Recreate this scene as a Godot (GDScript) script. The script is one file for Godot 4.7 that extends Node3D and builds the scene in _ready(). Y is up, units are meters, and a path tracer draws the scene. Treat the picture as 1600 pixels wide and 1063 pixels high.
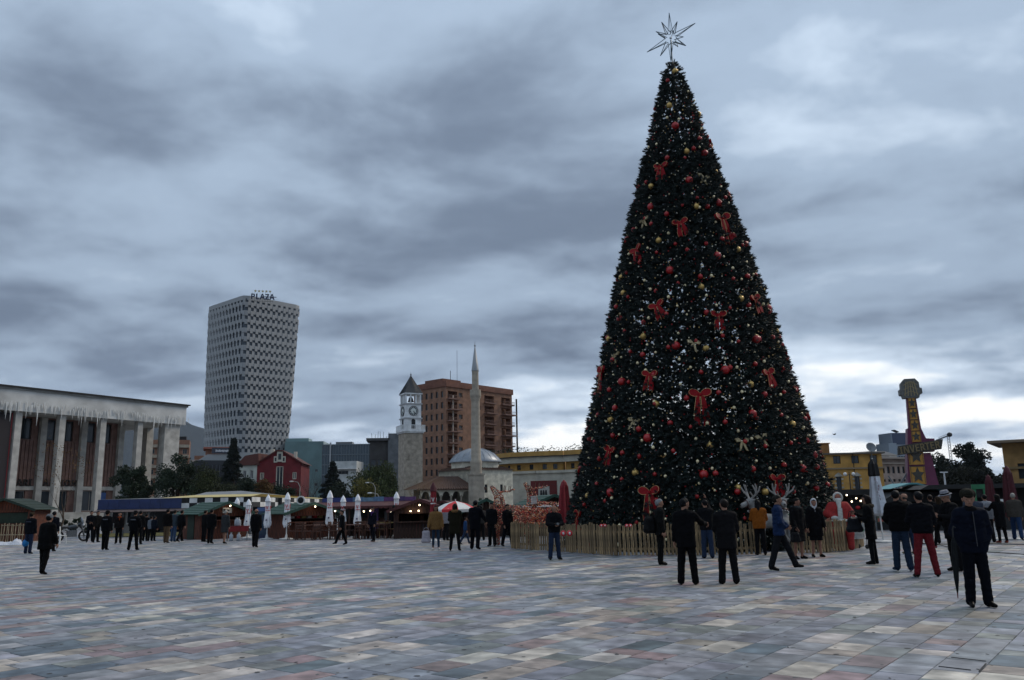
extends Node3D
# A city square on an overcast winter afternoon: paving, decorated Christmas tree, market, towers, people.

# ---------------------------------------------------------------- geometry collector
class Geo:
	var v := PackedVector3Array()
	var n := PackedVector3Array()
	var uv := PackedVector2Array()
	var c := PackedColorArray()
	func tri(a: Vector3, b: Vector3, d: Vector3) -> void:
		var m := (b - a).cross(d - a).normalized()
		v.append(a); v.append(d); v.append(b)
		n.append(m); n.append(m); n.append(m)
	func tris(a: Vector3, b: Vector3, d: Vector3, na: Vector3, nb: Vector3, nd: Vector3) -> void:
		v.append(a); v.append(d); v.append(b)
		n.append(na); n.append(nd); n.append(nb)
	func quad(a: Vector3, b: Vector3, d: Vector3, e: Vector3) -> void:
		tri(a, b, d); tri(a, d, e)
	func box(at: Vector3, s: Vector3, b := Basis()) -> Geo:
		var x := b.x * s.x * 0.5
		var y := b.y * s.y * 0.5
		var z := b.z * s.z * 0.5
		quad(at - x - y + z, at + x - y + z, at + x + y + z, at - x + y + z)
		quad(at + x - y - z, at - x - y - z, at - x + y - z, at + x + y - z)
		quad(at + x - y + z, at + x - y - z, at + x + y - z, at + x + y + z)
		quad(at - x - y - z, at - x - y + z, at - x + y + z, at - x + y - z)
		quad(at - x + y + z, at + x + y + z, at + x + y - z, at - x + y - z)
		quad(at - x - y - z, at + x - y - z, at + x - y + z, at - x - y + z)
		return self
	func beam(a: Vector3, b: Vector3, w: float, h: float, up := Vector3.UP) -> Geo:
		var d := (b - a)
		var l := d.length()
		if l < 1e-5:
			return self
		d /= l
		if absf(d.dot(up)) > 0.98:
			up = Vector3.RIGHT
		var r := up.cross(d).normalized()
		return box((a + b) * 0.5, Vector3(w, h, l), Basis(r, d.cross(r), d))
	func tube(p: Array, rad: Array, sides := 6, cap := true) -> Geo:
		var rings := []
		var r := Vector3.RIGHT
		for i in p.size():
			var d: Vector3 = (p[mini(i + 1, p.size() - 1)] - p[maxi(i - 1, 0)]).normalized()
			if i == 0:
				r = Vector3.RIGHT if absf(d.x) < 0.8 else Vector3.BACK
			r = (r - d * r.dot(d)).normalized()
			var u := d.cross(r)
			var ring := []
			for k in sides:
				var a := TAU * k / sides
				ring.append([p[i] + (r * cos(a) + u * sin(a)) * float(rad[i] if rad.size() > 1 else rad[0]), r * cos(a) + u * sin(a)])
			rings.append(ring)
		for i in p.size() - 1:
			for k in sides:
				var q := (k + 1) % sides
				var a = rings[i][k]
				var b = rings[i][q]
				var d = rings[i + 1][q]
				var e = rings[i + 1][k]
				tris(a[0], b[0], d[0], a[1], b[1], d[1])
				tris(a[0], d[0], e[0], a[1], d[1], e[1])
		if cap:
			for i in range(1, sides - 1):
				tri(rings[0][0][0], rings[0][i + 1][0], rings[0][i][0])
				var l = rings[-1]
				tri(l[0][0], l[i][0], l[i + 1][0])
		return self
	func lathe(pr: Array, sides := 12, at := Vector3.ZERO, b := Basis(), smooth := true, wob := []) -> Geo:
		for i in pr.size() - 1:
			var p: Vector2 = pr[i]
			var q: Vector2 = pr[i + 1]
			var sl := Vector2(q.y - p.y, p.x - q.x).normalized()
			var s0 := sl
			var s1 := sl
			if smooth and i > 0:
				s0 = (sl + Vector2(p.y - pr[i - 1].y, pr[i - 1].x - p.x).normalized()).normalized()
			if smooth and i < pr.size() - 2:
				s1 = (sl + Vector2(pr[i + 2].y - q.y, q.x - pr[i + 2].x).normalized()).normalized()
			for k in sides:
				var a0 := TAU * k / sides
				var a1 := TAU * (k + 1) / sides
				var w0: float = wob[k % wob.size()] if wob else 1.0
				var w1: float = wob[(k + 1) % sides % wob.size()] if wob else 1.0
				var c0 := Vector3(cos(a0), 0, -sin(a0))
				var c1 := Vector3(cos(a1), 0, -sin(a1))
				var A := at + b * (c0 * p.x * w0 + Vector3.UP * p.y)
				var B := at + b * (c1 * p.x * w1 + Vector3.UP * p.y)
				var C := at + b * (c1 * q.x * w1 + Vector3.UP * q.y)
				var D := at + b * (c0 * q.x * w0 + Vector3.UP * q.y)
				if not smooth or wob:
					if p.x > 1e-4: tri(A, B, C)
					if q.x > 1e-4: tri(A, C, D)
				else:
					var n0 := (b * (c0 * s0.x + Vector3.UP * s0.y)).normalized()
					var n1 := (b * (c1 * s0.x + Vector3.UP * s0.y)).normalized()
					var n2 := (b * (c1 * s1.x + Vector3.UP * s1.y)).normalized()
					var n3 := (b * (c0 * s1.x + Vector3.UP * s1.y)).normalized()
					if p.x > 1e-4: tris(A, B, C, n0, n1, n2)
					if q.x > 1e-4: tris(A, C, D, n0, n2, n3)
		return self
	func ball(at: Vector3, r: Vector3, sides := 10, rows := 6, b := Basis()) -> Geo:
		for i in rows:
			for k in sides:
				var P := []
				for o in [[i, k], [i, k + 1], [i + 1, k + 1], [i + 1, k]]:
					var t: float = PI * o[0] / rows - PI / 2
					var a: float = TAU * o[1] / sides
					P.append(Vector3(cos(t) * cos(a), sin(t), -cos(t) * sin(a)))
				if i > 0: tris(at + b * (P[0] * r), at + b * (P[1] * r), at + b * (P[2] * r), (b * (P[0] / r)).normalized(), (b * (P[1] / r)).normalized(), (b * (P[2] / r)).normalized())
				if i < rows - 1: tris(at + b * (P[0] * r), at + b * (P[2] * r), at + b * (P[3] * r), (b * (P[0] / r)).normalized(), (b * (P[2] / r)).normalized(), (b * (P[3] / r)).normalized())
		return self
	func prism(poly: PackedVector2Array, depth: float, at := Vector3.ZERO, b := Basis()) -> Geo:   # polygon in x,y, thickness along z about the middle
		if Geometry2D.is_polygon_clockwise(poly):
			poly.reverse()
		var t := Geometry2D.triangulate_polygon(poly)
		var h := Vector3(0, 0, depth * 0.5)
		for i in range(0, t.size(), 3):
			var P := []
			for k in 3:
				P.append(Vector3(poly[t[i + k]].x, poly[t[i + k]].y, 0))
			if (P[1] - P[0]).cross(P[2] - P[0]).z < 0:
				P.reverse()
			tri(at + b * (P[0] + h), at + b * (P[1] + h), at + b * (P[2] + h))
			tri(at + b * (P[2] - h), at + b * (P[1] - h), at + b * (P[0] - h))
		for i in poly.size():
			var p := Vector3(poly[i].x, poly[i].y, 0)
			var q := Vector3(poly[(i + 1) % poly.size()].x, poly[(i + 1) % poly.size()].y, 0)
			quad(at + b * (p - h), at + b * (q - h), at + b * (q + h), at + b * (p + h))
		return self
	func holes(xf: Transform3D, w: float, h: float, rects: Array, depth: float) -> Geo:   # a wall face (x right, y up, z out) with rectangular recesses
		var xs := [0.0, w]
		var ys := [0.0, h]
		for r in rects:
			for q in [r.position.x, r.end.x]:
				if not xs.has(q): xs.append(q)
			for q in [r.position.y, r.end.y]:
				if not ys.has(q): ys.append(q)
		xs.sort()
		ys.sort()
		for j in ys.size() - 1:
			var x0 := -1.0
			for i in xs.size() - 1:
				var mid := Vector2((xs[i] + xs[i + 1]) / 2, (ys[j] + ys[j + 1]) / 2)
				var open := false
				for r in rects:
					if r.has_point(mid):
						open = true
						break
				if not open and x0 < 0: x0 = xs[i]
				if x0 >= 0 and (open or i == xs.size() - 2):
					var x1: float = xs[i] if open else xs[i + 1]
					quad(xf * Vector3(x0, ys[j], 0), xf * Vector3(x1, ys[j], 0), xf * Vector3(x1, ys[j + 1], 0), xf * Vector3(x0, ys[j + 1], 0))
					x0 = -1.0
		for r in rects:
			var a := Vector3(r.position.x, r.position.y, 0)
			var b := Vector3(r.end.x, r.position.y, 0)
			var e := Vector3(r.end.x, r.end.y, 0)
			var d := Vector3(r.position.x, r.end.y, 0)
			var k := Vector3(0, 0, -depth)
			for s in [[a, b], [b, e], [e, d], [d, a]]:
				quad(xf * s[0], xf * (s[0] + k), xf * (s[1] + k), xf * s[1])
		return self
	func add(g: Geo, xf := Transform3D()) -> Geo:
		for i in g.v.size():
			v.append(xf * g.v[i])
			n.append((xf.basis * g.n[i]).normalized())
		return self
	func mesh() -> ArrayMesh:
		var a := []
		a.resize(Mesh.ARRAY_MAX)
		a[Mesh.ARRAY_VERTEX] = v
		a[Mesh.ARRAY_NORMAL] = n
		if uv.size() == v.size(): a[Mesh.ARRAY_TEX_UV] = uv
		if c.size() == v.size(): a[Mesh.ARRAY_COLOR] = c
		var m := ArrayMesh.new()
		if v.size():
			m.add_surface_from_arrays(Mesh.PRIMITIVE_TRIANGLES, a)
		return m

# ---------------------------------------------------------------- things, parts, materials
var rng := RandomNumberGenerator.new()
var M := {}
var T := {}

func thing(called: String, label: String, category: String, at := Vector3.ZERO, turn := 0.0, group := "") -> Node3D:
	var o := Node3D.new()
	o.name = called
	add_child(o, true)
	o.position = at
	o.rotation.y = turn
	tag(o, label, category, group)
	return o

func tag(o: Node, label: String, category: String, group := "") -> Node:
	o.set_meta("label", label)
	o.set_meta("category", category)
	if group: o.set_meta("group", group)
	return o

func put(called: String, shape, m: Material, parent: Node = null, at := Transform3D()) -> MeshInstance3D:
	var o := MeshInstance3D.new()
	o.name = called
	o.mesh = shape.mesh() if shape is Geo else shape
	o.material_override = m
	o.transform = at
	(parent if parent else self).add_child(o, true)
	return o

func struct(called: String, shape, m: Material) -> MeshInstance3D:
	var o := put(called, shape, m)
	o.set_meta("kind", "structure")
	return o

func stuff(o: Node) -> Node:
	o.set_meta("kind", "stuff")
	return o

func swarm(called: String, mesh: Mesh, m: Material, xfs: Array, cols: Array, parent: Node = null) -> MultiMeshInstance3D:
	var mm := MultiMesh.new()
	mm.transform_format = MultiMesh.TRANSFORM_3D
	mm.use_colors = cols.size() > 0
	mm.mesh = mesh
	mm.instance_count = xfs.size()
	for i in xfs.size():
		mm.set_instance_transform(i, xfs[i])
		if cols: mm.set_instance_color(i, cols[i % cols.size()])
	var o := MultiMeshInstance3D.new()
	o.name = called
	o.multimesh = mm
	o.material_override = m
	(parent if parent else self).add_child(o, true)
	stuff(o)
	return o

func dup(o: Node3D, at: Vector3, turn: float, label: String) -> Node3D:
	var r: Node3D = o.duplicate()
	r.name = String(o.name).rstrip("0123456789")
	add_child(r, true)
	r.position = at
	r.rotation.y = turn
	r.set_meta("label", label)
	return r

func lin(r: float, g: float, b: float, a := 1.0) -> Color:
	var c := Color(r, g, b).linear_to_srgb()
	c.a = a
	return c

func mat(r: float, g: float, b: float, rough := 0.85, tex := "", scale := 1.0, metal := 0.0) -> StandardMaterial3D:
	var m := StandardMaterial3D.new()
	m.albedo_color = lin(r, g, b)
	m.roughness = rough
	m.metallic = metal
	if tex:
		m.albedo_texture = T[tex]
		m.uv1_triplanar = true
		m.uv1_scale = Vector3.ONE * scale
	return m

func noise_tex(freq: float, lo: float, octaves := 5, kind := FastNoiseLite.TYPE_SIMPLEX_SMOOTH, size := 256, seed_ := 3, warp := 0.0) -> NoiseTexture2D:
	var f := FastNoiseLite.new()
	f.noise_type = kind
	f.frequency = freq
	f.fractal_octaves = octaves
	f.seed = seed_
	if warp > 0.0:
		f.domain_warp_enabled = true
		f.domain_warp_amplitude = warp
	var t := NoiseTexture2D.new()
	t.noise = f
	t.seamless = true
	t.width = size
	t.height = size
	var g := Gradient.new()
	g.set_color(0, Color(lo, lo, lo))
	g.set_color(1, Color(1, 1, 1))
	t.color_ramp = g
	return t

func rot(y: float) -> Basis:
	return Basis(Vector3.UP, y)

func _ready() -> void:
	rng.seed = 20171
	camera_and_light()
	materials()
	paving()
	hills()
	far_city()
	opera()
	plaza_tower()
	old_town()
	right_city()
	greenery()
	christmas_tree()
	fence()
	market()
	fairground()
	reindeer()
	crowd()
	small_things()

func camera_and_light() -> void:
	var cam := Camera3D.new()
	cam.name = "camera"
	cam.fov = rad_to_deg(2.0 * atan(531.5 / 1280.0))
	cam.near = 0.1
	cam.far = 20000.0
	add_child(cam)
	cam.position = Vector3(0, 1.65, 0)
	cam.basis = Basis(Vector3.RIGHT, deg_to_rad(11.3)) * Basis(Vector3.BACK, deg_to_rad(-1.1))
	cam.current = true
	var e := Environment.new()
	e.background_mode = Environment.BG_SKY
	e.tonemap_mode = Environment.TONE_MAPPER_LINEAR
	e.tonemap_exposure = 1.45
	e.sdfgi_enabled = true
	e.ssao_enabled = true
	e.ssil_enabled = true
	e.fog_enabled = true
	e.fog_density = 0.00003
	e.fog_light_color = lin(0.62, 0.72, 0.95)
	var sm := PanoramaSkyMaterial.new()
	sm.panorama = cloudy_sky()
	e.sky = Sky.new()
	e.sky.sky_material = sm
	var w := WorldEnvironment.new()
	w.name = "world_environment"
	w.environment = e
	add_child(w)
	var sun := DirectionalLight3D.new()
	sun.name = "sun"
	sun.light_energy = 0.42
	sun.light_color = Color(1, 0.95, 0.88)
	sun.light_angular_distance = 22.0
	sun.shadow_enabled = true
	add_child(sun)
	sun.look_at_from_position(Vector3(60, 60, -35), Vector3.ZERO)

func cloudy_sky() -> ImageTexture:
	var W := 3072
	var H := 1536
	var f := FastNoiseLite.new()
	f.noise_type = FastNoiseLite.TYPE_SIMPLEX_SMOOTH
	f.seed = 41
	f.frequency = 1.0
	f.fractal_octaves = 7
	f.fractal_gain = 0.56
	var f2 := FastNoiseLite.new()
	f2.noise_type = FastNoiseLite.TYPE_SIMPLEX_SMOOTH
	f2.seed = 7
	f2.frequency = 1.0
	f2.fractal_octaves = 3
	var data := PackedFloat32Array()
	data.resize(W * H * 3)
	var sun := Vector3(sin(0.50), 0.13, -cos(0.50)).normalized()
	var dark := Vector3(0.120, 0.156, 0.214)
	var mid := Vector3(0.260, 0.328, 0.420)
	var pale := Vector3(0.51, 0.598, 0.70)
	var white := Vector3(0.92, 0.93, 0.91)
	for j in H:
		var el := (0.5 - (j + 0.5) / H) * PI
		var y := sin(el)
		var cy := cos(el)
		for i in W:
			var k := (j * W + i) * 3
			var c: Vector3
			if y < -0.03:
				c = Vector3(0.10, 0.11, 0.125)
			else:
				var az := ((i + 0.5) / W - 0.5) * TAU      # middle column looks along +z
				var d := Vector3(-sin(az) * cy, y, cos(az) * cy)
				var h := maxf(y, 0.0) + 0.15
				var px := d.x / h
				var pz := d.z / h
				var wx := f2.get_noise_2d(px * 0.8 + 9.0, pz * 0.8)
				var n := f.get_noise_2d(px * 0.95 + wx * 0.10 + 3.1, pz * 1.15 + wx * 0.08)
				var m := f2.get_noise_2d(px * 0.2 + 40.0, pz * 0.26 - 7.0)
				var t := clampf(0.44 + n * 0.53 + m * 0.30, 0.0, 1.0)
				var near := clampf(d.dot(sun), 0.0, 1.0)
				var low := exp(-pow((el - 0.075) / 0.085, 2.0))
				t += low * (0.06 + 0.46 * pow(near, 3.0)) * (0.85 + 1.1 * n) + 0.12 * pow(near, 10.0)
				t -= 0.13 * exp(-pow((el - 0.30) / 0.16, 2.0))
				t = clampf(t, 0.0, 1.3)
				if t < 0.5:
					c = dark.lerp(mid, smoothstep(0.0, 1.0, t / 0.5))
				elif t < 0.85:
					c = mid.lerp(pale, (t - 0.5) / 0.35)
				else:
					c = pale.lerp(white, minf((t - 0.85) / 0.35, 1.0))
				c *= 0.86 + 0.6 * maxf(y, 0.0)     # an overcast sky brightens towards the zenith
			data[k] = c.x
			data[k + 1] = c.y
			data[k + 2] = c.z
	return ImageTexture.create_from_image(Image.create_from_data(W, H, false, Image.FORMAT_RGBF, data.to_byte_array()))

func materials() -> void:
	T.fine = noise_tex(0.08, 0.72, 5)
	T.blotch = noise_tex(0.015, 0.76, 6, FastNoiseLite.TYPE_SIMPLEX_SMOOTH, 256, 8, 20.0)
	T.soft = noise_tex(0.012, 0.8, 4, FastNoiseLite.TYPE_SIMPLEX_SMOOTH, 256, 12)
	T.cloth = noise_tex(0.2, 0.66, 3, FastNoiseLite.TYPE_VALUE, 128, 5)
	T.wood = grain_tex()
	T.stone = stone_tex()
	M.glass = mat(0.02, 0.026, 0.032, 0.12)
	M.dark = mat(0.012, 0.012, 0.013, 0.7, "fine", 0.5)
	M.black = mat(0.008, 0.008, 0.009, 0.8, "cloth", 3.0)
	M.white = mat(0.72, 0.72, 0.70, 0.6, "soft", 0.3)
	M.conc = mat(0.36, 0.35, 0.33, 0.9, "blotch", 0.12)
	M.metal = mat(0.20, 0.21, 0.22, 0.45, "fine", 0.8, 0.6)
	M.wood = mat(0.30, 0.235, 0.15, 0.85, "wood", 1.0)
	M.bulb = mat(0.9, 0.85, 0.7, 0.3)
	M.bulb.emission_enabled = true
	M.bulb.emission = Color(1, 0.93, 0.8)
	M.bulb.emission_energy_multiplier = 1.6

func grain_tex() -> ImageTexture:
	var f := FastNoiseLite.new()
	f.frequency = 1.0
	f.fractal_octaves = 4
	f.seed = 15
	var im := Image.create(128, 256, false, Image.FORMAT_RGB8)
	for y in 256:
		for x in 128:
			var n := f.get_noise_2d(x * 0.14, y * 0.010 + f.get_noise_2d(x * 0.02, y * 0.01) * 0.3)
			var b := clampf(0.78 + n * 0.42, 0.3, 1.0)
			im.set_pixel(x, y, Color(b, b * 0.97, b * 0.93))
	return ImageTexture.create_from_image(im)

func stone_tex() -> ImageTexture:
	var f := FastNoiseLite.new()
	f.frequency = 0.012
	f.fractal_octaves = 5
	f.seed = 77
	var r := FastNoiseLite.new()
	r.frequency = 0.008
	r.fractal_type = FastNoiseLite.FRACTAL_RIDGED
	r.fractal_octaves = 3
	r.seed = 5
	r.domain_warp_enabled = true
	r.domain_warp_amplitude = 30.0
	var a := f.get_seamless_image(512, 512)
	var b := r.get_seamless_image(512, 512)
	var im := Image.create(512, 512, false, Image.FORMAT_RGB8)
	for y in 512:
		for x in 512:
			var n := a.get_pixel(x, y).r
			var v := smoothstep(0.80, 0.97, b.get_pixel(x, y).r)
			var g := 0.52 + 0.46 * n
			im.set_pixel(x, y, Color(g, g, g * 1.01).lerp(Color(0.98, 0.95, 0.92), v * 0.55 * n * 1.5))
	return ImageTexture.create_from_image(im)

# ---------------------------------------------------------------- ground
func paving() -> void:
	var g := Geo.new()
	g.quad(Vector3(-9000, -0.08, 300), Vector3(9000, -0.08, 300), Vector3(9000, -0.08, -9000), Vector3(-9000, -0.08, -9000))
	struct("ground", g, mat(0.16, 0.16, 0.165, 0.8, "blotch", 0.05))
	var pave := Node3D.new()
	pave.name = "pavement"
	add_child(pave, true)
	pave.set_meta("kind", "structure")
	var A := Vector3(0.79, 0, 0.613)
	var B := Vector3(0.613, 0, -0.79)
	g = Geo.new()
	g.quad(Vector3(-130, -0.014, 6), Vector3(130, -0.014, 6), Vector3(130, -0.014, -190), Vector3(-130, -0.014, -190))
	put("joint_bed", g, mat(0.15, 0.155, 0.16, 0.85, "blotch", 0.3), pave)
	var tones := [[0.34, Vector3(0.25, 0.272, 0.305)], [0.20, Vector3(0.33, 0.345, 0.375)], [0.12, Vector3(0.53, 0.505, 0.45)], [0.07, Vector3(0.31, 0.235, 0.23)], [0.09, Vector3(0.135, 0.175, 0.205)], [0.09, Vector3(0.24, 0.265, 0.25)], [0.10, Vector3(0.37, 0.33, 0.28)]]
	var sm := StandardMaterial3D.new()
	sm.albedo_texture = T.stone
	sm.vertex_color_use_as_albedo = true
	sm.roughness = 0.62
	sm.roughness_texture = T.soft
	sm.metallic_specular = 0.5
	var near := []
	var far := Geo.new()
	var wear := FastNoiseLite.new()
	wear.frequency = 0.12
	wear.fractal_octaves = 3
	var w := 0.40
	var lens := [0.34, 0.4, 0.5, 0.65, 0.8]
	for col in range(-260, 261):
		var b := -90.0 + rng.randf() * 0.9
		while b < 130.0:
			var l: float = lens[rng.randi() % 5]
			var o := A * (col * w) + B * b
			var mid := o + A * w * 0.5 + B * l * 0.5
			b += l
			var dist := -mid.z
			if dist < 3.0 or dist > 78.0 or absf(mid.x) > 2.6 + dist * 0.70:
				continue
			var pick := rng.randf()
			var tone := Vector3.ZERO
			for t in tones:
				pick -= t[0]
				if pick <= 0.0:
					tone = t[1]
					break
			if tone == Vector3.ZERO: tone = tones[0][1]
			tone *= rng.randf_range(1.06, 1.34)
			tone *= 1.0 + 0.22 * wear.get_noise_2d(mid.x, mid.z)
			tone.x *= rng.randf_range(0.99, 1.09)
			tone.z *= rng.randf_range(0.92, 1.02)
			var u0 := Vector2(rng.randf(), rng.randf())
			var k := 0.30 if rng.randf() < 0.5 else -0.30
			var ht := rng.randf_range(-0.0015, 0.0015)
			if dist < 16.5 and absf(mid.x) < dist * 0.64 + 0.2:
				near.append([dist, o, l, tone, u0, k, ht])
			else:
				slab(far, o, A, B, w, l, tone, u0, k, ht)
	near.sort_custom(func(p, q): return p[0] < q[0])
	for i in near.size():
		var s = near[i]
		if i < 300:
			var one := Geo.new()
			slab(one, Vector3.ZERO, A, B, w, s[2], s[3], s[4], s[5], s[6])
			put("slab", one, sm, pave, Transform3D(Basis(), s[1]))
		else:
			slab(far, s[1], A, B, w, s[2], s[3], s[4], s[5], s[6])
	stuff(put("slab_field", far, sm, pave))
	var xs := []
	var cs := []
	for i in 700:   # gum and dirt spots trodden into the stone
		var d := 6.0 + 22.0 * pow(rng.randf(), 1.4)
		xs.append(Transform3D(Basis.from_scale(Vector3(rng.randf_range(0.4, 1.6), 1, rng.randf_range(0.4, 1.4))), Vector3(rng.randf_range(-0.66, 0.66) * d, 0.0035, -d)))
		cs.append(Color(0.07, 0.07, 0.07) * rng.randf_range(0.5, 2.2))
	var gm := mat(1, 1, 1, 0.8)
	gm.vertex_color_use_as_albedo = true
	swarm("gum_spots", Geo.new().lathe([Vector2(0.024, 0), Vector2(0.02, 0.0015), Vector2(0.001, 0.002)], 7, Vector3.ZERO, Basis(), true, []).mesh(), gm, xs, cs, pave)

func slab(g: Geo, o: Vector3, A: Vector3, B: Vector3, w: float, l: float, tone: Vector3, u0: Vector2, k: float, ht: float) -> void:
	var e := 0.0035
	var up := Vector3(0, ht, 0)
	var p := [o + A * e + B * e, o + A * (w - e) + B * e, o + A * (w - e) + B * (l - e), o + A * e + B * (l - e)]
	var c := 0.004
	var q := [p[0] + A * c + B * c + up, p[1] - A * c + B * c + up, p[2] - A * c - B * c + up, p[3] + A * c - B * c + up]
	var U := [u0, u0 + Vector2(w * k, 0), u0 + Vector2(w * k, l * 0.34), u0 + Vector2(0, l * 0.34)]
	var col := Color(tone.x, tone.y, tone.z)
	g.quad(q[0], q[1], q[2], q[3])
	for r in [0, 2, 1, 0, 3, 2]:
		g.uv.append(U[r])
	for i in 4:
		var j := (i + 1) % 4
		g.quad(p[i] + Vector3(0, -0.012, 0), p[j] + Vector3(0, -0.012, 0), q[j], q[i])
		for r in [i, j, j, i, i, j]:
			g.uv.append(U[r])
	for i in 30:
		g.c.append(col)

func hills() -> void:
	var f := FastNoiseLite.new()
	f.frequency = 0.0011
	f.fractal_octaves = 5
	f.seed = 9
	var g := Geo.new()
	var N := 70
	var K := 12
	var P := []
	for i in N + 1:
		var row := []
		var az := deg_to_rad(-52.0 + 46.0 * i / N)
		for k in K + 1:
			var r := 3600.0 + 260.0 * k
			var x := sin(az) * r
			var z := -cos(az) * r
			var ridge := sin(PI * clampf(k / float(K), 0, 1))
			var top := 640.0 * smoothstep(-8.0, -27.0, rad_to_deg(az))
			row.append(Vector3(x, -20.0 + ridge * (top + f.get_noise_2d(x, z) * 90.0 * smoothstep(-12.0, -22.0, rad_to_deg(az))), z))
		P.append(row)
	for i in N:
		for k in K:
			g.quad(P[i][k], P[i + 1][k], P[i + 1][k + 1], P[i][k + 1])
	struct("hills", g, mat(0.03, 0.042, 0.045, 1.0, "blotch", 0.004))


# ---------------------------------------------------------------- buildings
var cache := {}

func windows(parent: Node3D, xf: Transform3D, rects: Array, depth: float, frame: Material, pane: Material, bars := 1, fw := 0.09) -> void:
	for r in rects:
		var key := "%.2f %.2f %d %.2f" % [r.size.x, r.size.y, bars, fw]
		if not cache.has(key):
			var g := Geo.new()
			var w: float = r.size.x - 0.01
			var h: float = r.size.y - 0.01
			g.box(Vector3(-w / 2 + fw / 2, 0, 0), Vector3(fw, h, 0.1)).box(Vector3(w / 2 - fw / 2, 0, 0), Vector3(fw, h, 0.1))
			g.box(Vector3(0, -h / 2 + fw / 2, 0), Vector3(w - 2 * fw, fw, 0.1)).box(Vector3(0, h / 2 - fw / 2, 0), Vector3(w - 2 * fw, fw, 0.1))
			for i in bars:
				g.box(Vector3(-w / 2 + w * (i + 1) / (bars + 1), 0, 0), Vector3(fw * 0.7, h - 2 * fw, 0.08))
			cache[key] = [g.mesh(), Geo.new().box(Vector3(0, 0, -0.03), Vector3(w - fw, h - fw, 0.02)).mesh()]
		var c: Vector2 = r.get_center()
		var o := put("window", cache[key][0], frame, parent, xf * Transform3D(Basis(), Vector3(c.x, c.y, -depth * 0.7)))
		put("pane", cache[key][1], pane, o)

func grid(x0: float, dx: float, nx: int, y0: float, dy: float, ny: int, w: float, h: float) -> Array:
	var a := []
	for j in ny:
		for i in nx:
			a.append(Rect2(x0 + dx * i, y0 + dy * j, w, h))
	return a

# a plain block: local origin at its front left foot, x along the front, z out of it; front wall with recessed windows, the body behind
func block(parent: Node3D, xf: Transform3D, w: float, h: float, d: float, rects: Array, m: Material, frame: Material, bars := 1, side := [], fw := 0.09) -> void:
	var g := Geo.new()
	g.holes(xf, w, h, rects, 0.3)
	var sx := xf * Transform3D(rot(PI / 2), Vector3(w, 0, 0))
	g.holes(sx, d, h, side, 0.3)
	var b := xf.basis
	g.box(xf * Vector3(w / 2 - 0.16, h / 2 - 0.002, -d / 2 - 0.155), Vector3(w - 0.32, h - 0.004, d - 0.31), b)
	g.quad(xf * Vector3(0, 0, -d), xf * Vector3(0, 0, 0), xf * Vector3(0, h, 0), xf * Vector3(0, h, -d))
	g.quad(xf * Vector3(0, h, 0), xf * Vector3(w, h, 0), xf * Vector3(w, h, -d), xf * Vector3(0, h, -d))
	put("wall", g, m, parent)
	windows(parent, xf, rects, 0.3, frame, M.glass, bars, fw)
	windows(parent, sx, side, 0.3, frame, M.glass, bars, fw)

func letters(s: String, size: float, depth: float, font := "Droid Sans", bold := true) -> TextMesh:
	var t := TextMesh.new()
	var f := SystemFont.new()
	f.font_names = PackedStringArray([font])
	f.font_weight = 700 if bold else 400
	t.font = f
	t.text = s
	t.font_size = 64
	t.pixel_size = size / 46.0
	t.depth = depth
	t.curve_step = 2.0
	return t

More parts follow.
